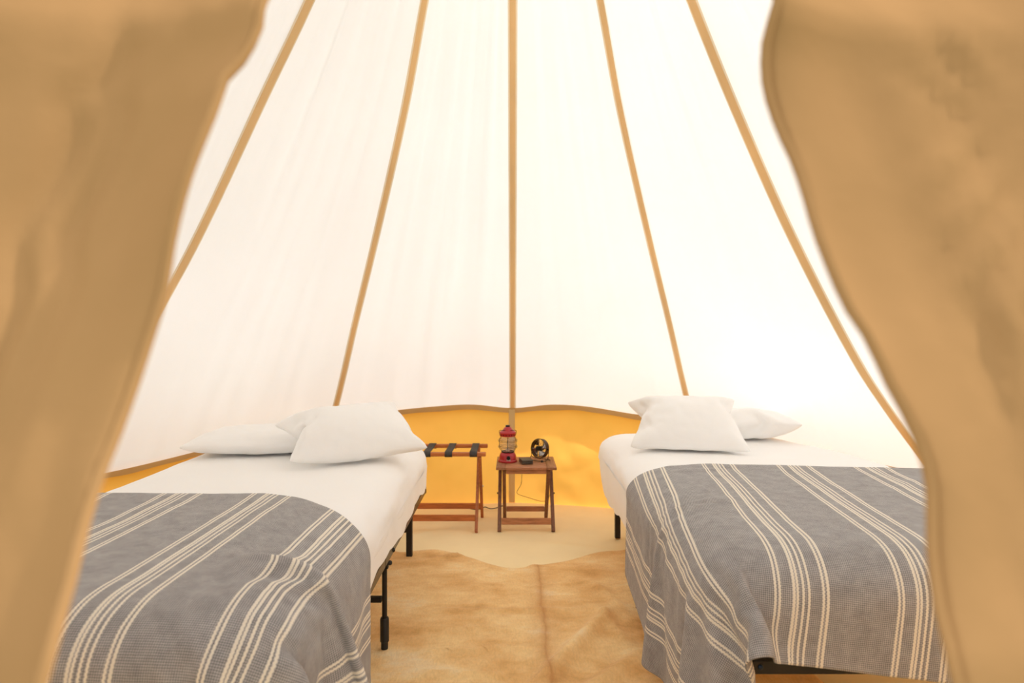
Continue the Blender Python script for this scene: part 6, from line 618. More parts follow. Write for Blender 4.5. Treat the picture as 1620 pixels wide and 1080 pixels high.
  [400,22,22,18,-2,-1,0,-1,5,12,10,10,13,12,6,-6,-9,-9,-10,-11,-4,13,22,18,6,9,9,15,20,23,24,24,24,24,24,23,24,24,24,24,24,24,24,24,24,23,24,24,24,24,24,24,24,23,24,24,23,24,23,24,15,13,15,24,18,17,17,19,22,23,-1120,22,22,13,2,1,1,-1,-1,5,13,10,11,13,12,9,-3,-4,-6,-13,-12,6,21,20,9,7,5,17,22,24,24,24,24,24,23,24,24,24,24,24,24,24,24,24,23,24,24,24,24,24,24,24,23,24,24,24,23,23,24,24,15,12,20,22,18,17,18,20,22,23,-1136,22,22,2,3,2,3,5,-1,3,4,12,11,11,13,13,10,-4,-14,8,-7,-8,18,21,11,6,3,20,24,24,24,24,24,24,23,24,24,24,24,24,24,24,24,23,24,24,24,24,24,24,24,24,23,24,24,23,23,24,24,23,14,15,22,22,18,17,18,21,23,22,-1153,22,20,2,2,3,3,2,3,3,4,5,8,14,11,13,10,13,-11,-11,12,4,4,23,-1,11,10,23,24,24,24,24,24,23,24,24,24,24,24,24,24,24,23,24,24,24,24,24,24,24,24,23,24,24,24,23,23,24,24,23,12,19,23,21,18,18,19,21,23,21,-1168,22,16,11,7,4,3,3,2,1,1,1,2,6,12,13,14,14,2,-16,-1,6,21,22,-8,8,24,24,24,24,24,24,23,24,24,24,24,24,24,24,24,23,24,24,24,24,24,24,24,23,24,24,24,24,24,22,24,24,23,23,12,22,23,22,17,19,19,23,22,19,-1182,19,12,11,11,11,6,4,4,2,1,1,-1,0,3,10,13,15,12,-11,11,-4,15,22,-9,21,23,24,24,24,24,24,23,24,24,24,24,24,24,24,23,24,24,24,24,24,24,24,24,23,24,24,24,24,23,23,24,24,23,23,14,24,22,22,19,19,18,23,20,19,-1176,-5,6,9,11,14,11,5,4,8,4,3,2,1,-2,0,6,15,13,9,-4,17,-1,22,-1,23,24,24,24,24,24,23,24,24,24,24,24,24,24,23,24,24,24,24,24,24,24,23,24,24,24,24,24,23,24,23,24,24,23,21,20,22,22,21,17,22,20,21,20,21,-1171,5,3,0,-8,6,13,6,6,4,8,7,5,4,2,1,-3,2,12,13,2,19,3,18,10,23,24,24,24,24,24,23,24,24,24,24,24,24,23,24,24,24,24,24,24,24,23,24,24,24,24,24,24,23,24,23,24,24,23,20,23,23,22,19,17,21,22,22,20,22,-1159,3,-7,-4,-2,-3,-1,4,4,6,7,7,8,7,6,5,3,1,-3,8,10,20,7,18,19,22,24,24,24,24,23,24,24,24,24,24,24,23,24,24,24,24,24,24,24,23,24,24,24,24,24,24,23,24,24,23,24,24,23,22,22,23,23,16,19,23,21,22,22,-3,-1124,2,-5,-3,-3,-3,-2,-3,-1,-1,1,3,4,6,7,7,8,5,4,0,12,17,11,22,22,22,23,24,24,23,24,24,24,24,24,24,24,23,24,24,24,24,24,24,23,24,24,24,24,24,24,23,24,24,24,23,24,24,22,23,24,23,23,21,17,20,23,23,-5,-6,-1085,2,-2,-2,-3,-2,-2,-3,-2,-2,-5,-2,-1,0,0,4,5,7,6,7,14,11,20,23,21,24,23,24,24,23,24,24,24,24,24,24,23,24,24,24,24,24,24,24,23,24,24,24,24,24,24,23,24,24,24,24,23,24,23,24,23,23,24,18,23,20,23,-7,-6,-6,-1045,-1,-2,-1,-2,-2,-1,-2,-2,-2,-2,-2,-3,-2,-3,-5,0,10,5,5,11,15,21,22,23,23,24,24,23,24,24,24,24,24,24,23,24,24,24,24,24,24,24,23,24,24,24,24,24,24,24,23,24,24,24,24,24,23,24,24,24,23,23,20,21,23,-2,-11,-6,10,-1040,-1,-1,-1,-1,-1,-1,-1,-1,-2,-1,-1,-2,-1,-2,-1,-2,-7,7,8,12,16,21,22,24,23,24,24,24,24,24,24,24,24,23,24,24,24,24,24,24,24,24,23,24,24,24,24,24,24,24,24,23,24,24,24,24,24,23,24,24,24,23,22,22,-6,1,11,11,11,-1072,-1,-1,-1,-1,-1,-1,-1,-2,-1,-1,-1,-1,-1,-1,-1,-1,2,9,7,11,18,20,22,24,24,24,24,24,24,24,24,24,24,23,24,24,24,24,24,24,24,23,24,24,24,24,24,24,24,24,23,24,24,24,24,24,24,24,24,23,24,24,23,2,14,12,15,-14,-1,-1064,-1,-1,-1,-1,-1,-1,-1,-1,0,0,-1,0,0,0,0,0,8,6,7,11,18,21,22,24,24,24,24,24,24,24,24,24,23,24,24,24,24,24,24,24,23,24,24,24,24,24,24,24,24,24,23,24,24,24,24,24,24,24,24,24,23,24,15,22,15,14,-6,-2,10,-1089,-1,0,-1,-1,0,-1,2,1,1,0,1,0,0,0,0,0,-1,7,10,14,18,21,22,24,24,24,24,24,24,24,23,24,24,24,24,24,24,24,24,24,23,24,24,24,24,24,24,24,24,24,23,24,24,24,24,24,24,24,24,24,23,22,22,19,13,16,-5,5,10,-1103,-1,-1,0,-1,0,-1,1,1,0,1,-1,0,-1,0,1,1,7,3,13,12,18,22,22,24,24,24,24,24,24,23,24,24,24,24,24,24,24,24,24,23,24,24,24,24,24,24,24,24,24,23,24,24,24,24,24,24,24,24,24,24,23,23,21,20,16,14,0,11,7,-1114,-2,-1,-1,-1,-1,0,-1,0,0,0,0,0,0,0,5,3,2,9,6,15,20,21,23,24,24,24,24,24,23,24,24,24,24,24,24,24,24,24,23,24,24,24,24,24,24,24,24,24,23,24,24,24,24,24,24,24,24,24,24,24,23,23,21,20,15,4,17,10,9,-1121,-1,-1,-2,-1,-2,-1,-1,-1,0,0,0,0,1,0,0,6,3,9,7,18,18,22,23,24,24,24,24,23,24,24,24,24,24,24,24,24,24,23,24,24,24,24,24,24,24,24,24,23,24,24,24,24,24,24,24,24,24,24,23,24,24,22,22,19,14,2,7,10,14,-1111,0,-1,-1,-2,-2,-2,-2,-1,-1,-1,-1,0,0,1,1,0,6,8,15,14,19,24,22,24,24,24,23,24,24,24,24,24,24,24,24,24,23,24,24,24,24,24,24,24,24,24,23,24,24,24,24,24,24,24,24,24,23,24,24,24,23,23,21,18,14,3,8,8,4,-1101,1,0,0,0,-2,-1,-3,-2,-2,-2,-1,-2,0,0,0,2,10,9,7,17,22,22,23,24,24,23,24,24,24,24,24,24,24,24,24,24,23,24,24,24,24,24,24,24,24,24,23,24,24,24,24,24,24,24,24,23,24,24,24,24,23,22,22,16,11,11,3,7,2,-1105,2,2,2,2,0,0,-1,-1,-1,-2,-2,-4,3,0,0,2,-1,8,14,20,17,23,24,23,24,24,24,24,24,24,24,24,24,24,24,23,24,24,24,24,24,24,24,24,24,23,24,24,24,24,24,24,24,24,23,24,24,24,24,23,23,22,22,15,11,11,7,3,0,-1118,2,2,3,2,5,2,2,1,1,0,-1,-1,-1,-4,2,0,8,0,18,13,23,23,23,24,24,24,24,24,24,24,24,24,24,24,23,24,24,24,24,24,24,24,24,24,23,24,24,24,24,24,24,24,24,23,24,24,24,24,24,23,23,22,22,11,14,10,6,-1,3,-1133,3,2,3,3,5,3,3,4,3,2,2,1,-4,-1,1,4,2,9,8,19,24,23,23,24,24,24,24,24,24,24,24,24,24,23,24,24,24,24,24,24,24,24,24,24,23,24,24,24,24,24,24,24,23,24,24,24,24,24,23,24,23,22,21,11,12,12,5,-2,2,-1146,3,2,3,3,3,3,3,4,3,4,5,3,4,2,2,1,3,3,20,20,17,24,24,24,23,24,24,24,25,24,24,24,24,23,24,24,24,24,24,24,24,24,24,23,24,24,24,24,24,24,24,23,24,24,24,24,24,24,23,24,22,22,21,12,9,12,6,-2,1,-1147,2,1,2,2,2,2,2,2,2,2,3,3,3,3,3,4,5,19,14,21,22,18,24,24,24,25,24,24,24,25,24,24,23,24,24,24,24,24,24,24,24,24,24,23,24,24,24,24,24,24,24,23,24,24,24,24,24,24,23,23,23,21,22,11,9,11,5,-2,0,-1138,1,2,2,2,2,2,2,2,2,3,2,3,2,0,7,5,8,5,20,16,20,24,24,24,25,23,25,24,24,25,24,24,23,24,24,24,24,24,24,24,24,24,23,24,24,24,24,24,24,24,23,24,24,24,24,24,24,23,23,24,23,20,22,11,9,10,4,-2,0,-1130,3,2,2,2,3,1,2,2,2,1,2,1,0,0,7,2,6,14,8,21,22,23,24,24,25,24,25,24,24,25,24,24,23,24,24,24,24,24,24,24,24,24,23,24,24,24,24,24,24,24,23,24,24,24,24,24,24,23,24,22,24,19,22,9,11,9,4,-3,0,-1123,3,2,2,3,2,2,1,2,1,1,2,1,1,1,-3,4,9,4,21,21,22,24,23,22,24,25,24,24,25,24,24,24,24,23,24,24,24,24,24,24,24,24,23,24,24,24,24,24,24,24,23,24,24,24,24,24,24,23,24,24,22,19,21,8,10,10,3,-3,0,-1117,2,2,3,2,2,1,2,1,2,1,0,1,1,0,-2,5,0,18,14,23,22,23,23,24,23,24,25,24,24,24,24,24,24,23,24,24,24,24,24,24,24,24,23,24,24,24,24,24,24,24,23,24,24,24,24,24,24,23,24,24,19,22,20,7,9,11,2,-2,-2,-1112,2,2,2,2,2,2,1,2,0,0,1,0,0,0,0,-3,15,8,18,23,22,23,23,24,24,24,24,24,24,24,24,24,24,23,24,24,24,24,24,24,24,24,23,24,24,24,24,24,24,24,23,24,24,24,24,24,24,23,24,24,18,21,21,9,5,11,2,-2,-2,-1110,3,2,2,2,1,1,1,-1,-1,-1,-1,-1,0,0,-1,11,4,19,18,18,23,23,24,24,24,24,24,24,24,24,24,24,24,24,23,24,24,24,24,24,24,24,23,24,24,24,24,24,24,24,23,24,24,24,24,24,24,23,24,24,17,20,22,10,3,11,1,-2,-2,-1108,3,2,2,1,0,0,1,0,0,1,0,0,0,1,-1,-1,17,12,19,20,24,23,24,23,24,24,24,24,24,24,24,24,24,24,24,23,24,24,24,24,24,24,24,23,24,24,24,24,24,23,24,24,24,24,24,24,24,23,24,24,17,19,21,12,2,10,0,-3,-1,-1107,3,2,1,0,-1,0,-1,0,-1,0,-1,0,-1,0,0,13,12,13,21,21,21,24,24,24,24,24,24,23,24,24,24,24,24,24,24,23,24,24,24,24,24,24,24,23,24,24,24,24,24,24,23,24,24,24,24,24,24,23,24,24,16,19,21,12,2,8,0,-3,-1,-1106,3,1,0,-1,-1,-1,0,-1,0,-1,0,0,0,0,2,10,13,18,18,21,24,23,24,24,24,24,24,24,24,23,24,24,24,24,24,24,23,24,24,24,24,24,24,24,23,24,24,24,24,24,23,24,24,24,24,24,24,23,24,24,17,20,17,14,1,7,-2,-3,-1,-1104,2,1,-1,-1,-1,-1,0,0,0,0,0,0,0,-1,3,9,16,16,19,23,23,23,24,24,24,24,24,24,24,24,23,24,24,24,24,24,24,23,24,24,24,24,24,24,24,23,24,24,24,24,23,24,24,24,24,24,24,23,24,24,21,16,12,17,2,5,-3,-2,-1,-1104,2,0,-1,-1,0,0,0,0,0,1,0,0,0,-2,2,11,16,16,20,22,23,24,24,24,24,24,24,24,24,24,23,24,24,24,24,24,24,24,23,24,24,24,24,24,24,23,24,24,24,24,23,24,24,24,24,24,24,23,24,23,24,10,16,16,3,1,-3,-1,-1,-1104,2,0,-1,0,0,0,0,1,0,0,0,0,0,-2,2,12,16,17,20,22,24,23,24,24,24,24,24,24,24,24,24,23,24,24,24,24,24,24,24,23,24,24,24,24,24,24,23,24,24,24,24,23,24,24,24,24,24,23,23,24,24,10,17,12,3,-1,-2,0,-1,-1103,1,0,0,-1,0,1,0,0,0,0,-1,-1,2,0,1,12,16,18,21,22,24,24,24,23,24,24,24,24,24,24,24,24,23,24,24,24,24,24,24,24,23,24,24,24,24,24,24,23,24,24,24,24,23,24,24,24,24,23,23,24,24,10,16,11,1,-2,0,-1,-1,-1102,1,1,0,-1,-1,0,0,0,0,-1,0,-1,3,2,0,14,15,19,21,22,24,24,24,24,23,24,24,24,24,24,24,24,24,23,24,24,24,24,24,24,23,24,24,24,24,24,24,24,23,24,24,24,24,23,24,24,24,23,24,23,24,11,15,7,1,-2,1,-1,-1,-1102,0,2,0,0,-1,-1,0,0,-1,-1,0,-1,1,2,5,13,16,20,21,22,24,24,24,24,24,23,24,24,24,24,24,24,24,24,23,24,24,24,24,24,24,23,24,24,24,24,24,24,24,23,24,24,24,24,23,24,24,23,24,24,23,11,13,5,0,1,0,-2,0,-1102,0,1,1,1,-1,-1,-1,-1,0,-1,0,-1,1,1,10,10,17,20,21,23,24,24,24,24,24,24,23,24,24,24,24,24,24,24,23,24,24,24,24,24,24,24,23,24,24,24,24,24,24,24,23,24,24,24,24,23,24,24,23,24,22,13,10,3,0,2,0,-2,0,-1102,0,0,1,1,1,-1,-1,-1,-1,0,-1,-1,2,1,9,12,18,20,21,23,24,24,24,24,24,24,24,23,24,24,24,24,24,24,24,23,24,24,24,24,24,24,24,23,24,24,24,24,24,24,23,24,24,24,24,24,23,24,24,23,22,11,8,2,2,0,1,-2,1,-1102,0,0,1,0,1,1,0,-1,-1,-1,-1,-1,-1,3,10,13,18,20,22,24,23,24,24,24,24,24,24,24,23,24,24,24,24,24,24,24,23,24,24,24,24,24,24,23,24,24,24,24,24,24,24,23,24,24,24,24,24,23,24,24,20,11,5,2,-1,2,2,-2,2,-1102,0,0,0,1,0,1,0,1,-1,-1,-1,0,-2,3,10,14,18,21,22,23,24,24,24,24,24,24,24,24,24,23,24,24,24,24,24,24,24,23,24,24,24,24,24,24,23,24,24,24,24,24,24,24,23,24,24,24,24,24,23,24,19,9,4,-2,3,4,-1,1,1,-1102,0,0,0,0,1,0,0,1,0,0,0,-1,-3,4,10,15,19,21,22,24,23,24,24,24,24,24,24,24,24,24,23,24,24,24,24,24,24,23,24,24,24,24,24,24,24,23,24,24,24,24,24,24,24,23,24,24,24,24,24,23,17,8,-1,3,5,0,1,2,1,-1102,0,0,0,0,0,0,0,0,0,1,0,0,-4,4,11,16,20,21,23,23,24,23,25,23,24,24,24,24,24,24,23,24,24,24,24,24,24,24,23,24,24,24,24,24,24,24,23,24,24,24,24,24,24,24,23,24,24,24,24,24,14,4,0,7,3,1,2,0,0,-1101,0,0,0,0,0,0,0,0,0,0,1,0,-5,5,12,17,20,22,23,23,24,24,23,24,24,24,24,24,24,24,23,24,24,24,24,24,24,24,24,23,24,24,24,24,24,24,24,23,24,24,24,24,24,24,24,23,24,24,24,24,11,0,6,5,4,2,0,0,0,-1101,0,0,0,0,0,0,0,0,0,0,0,0,-4,5,15,17,20,22,23,23,24,24,23,24,24,24,24,24,24,24,23,24,24,24,24,24,24,24,23,24,24,24,24,24,24,24,24,23,24,24,24,24,24,24,24,23,24,24,24,24,4,5,5,5,5,0,1,0,0],
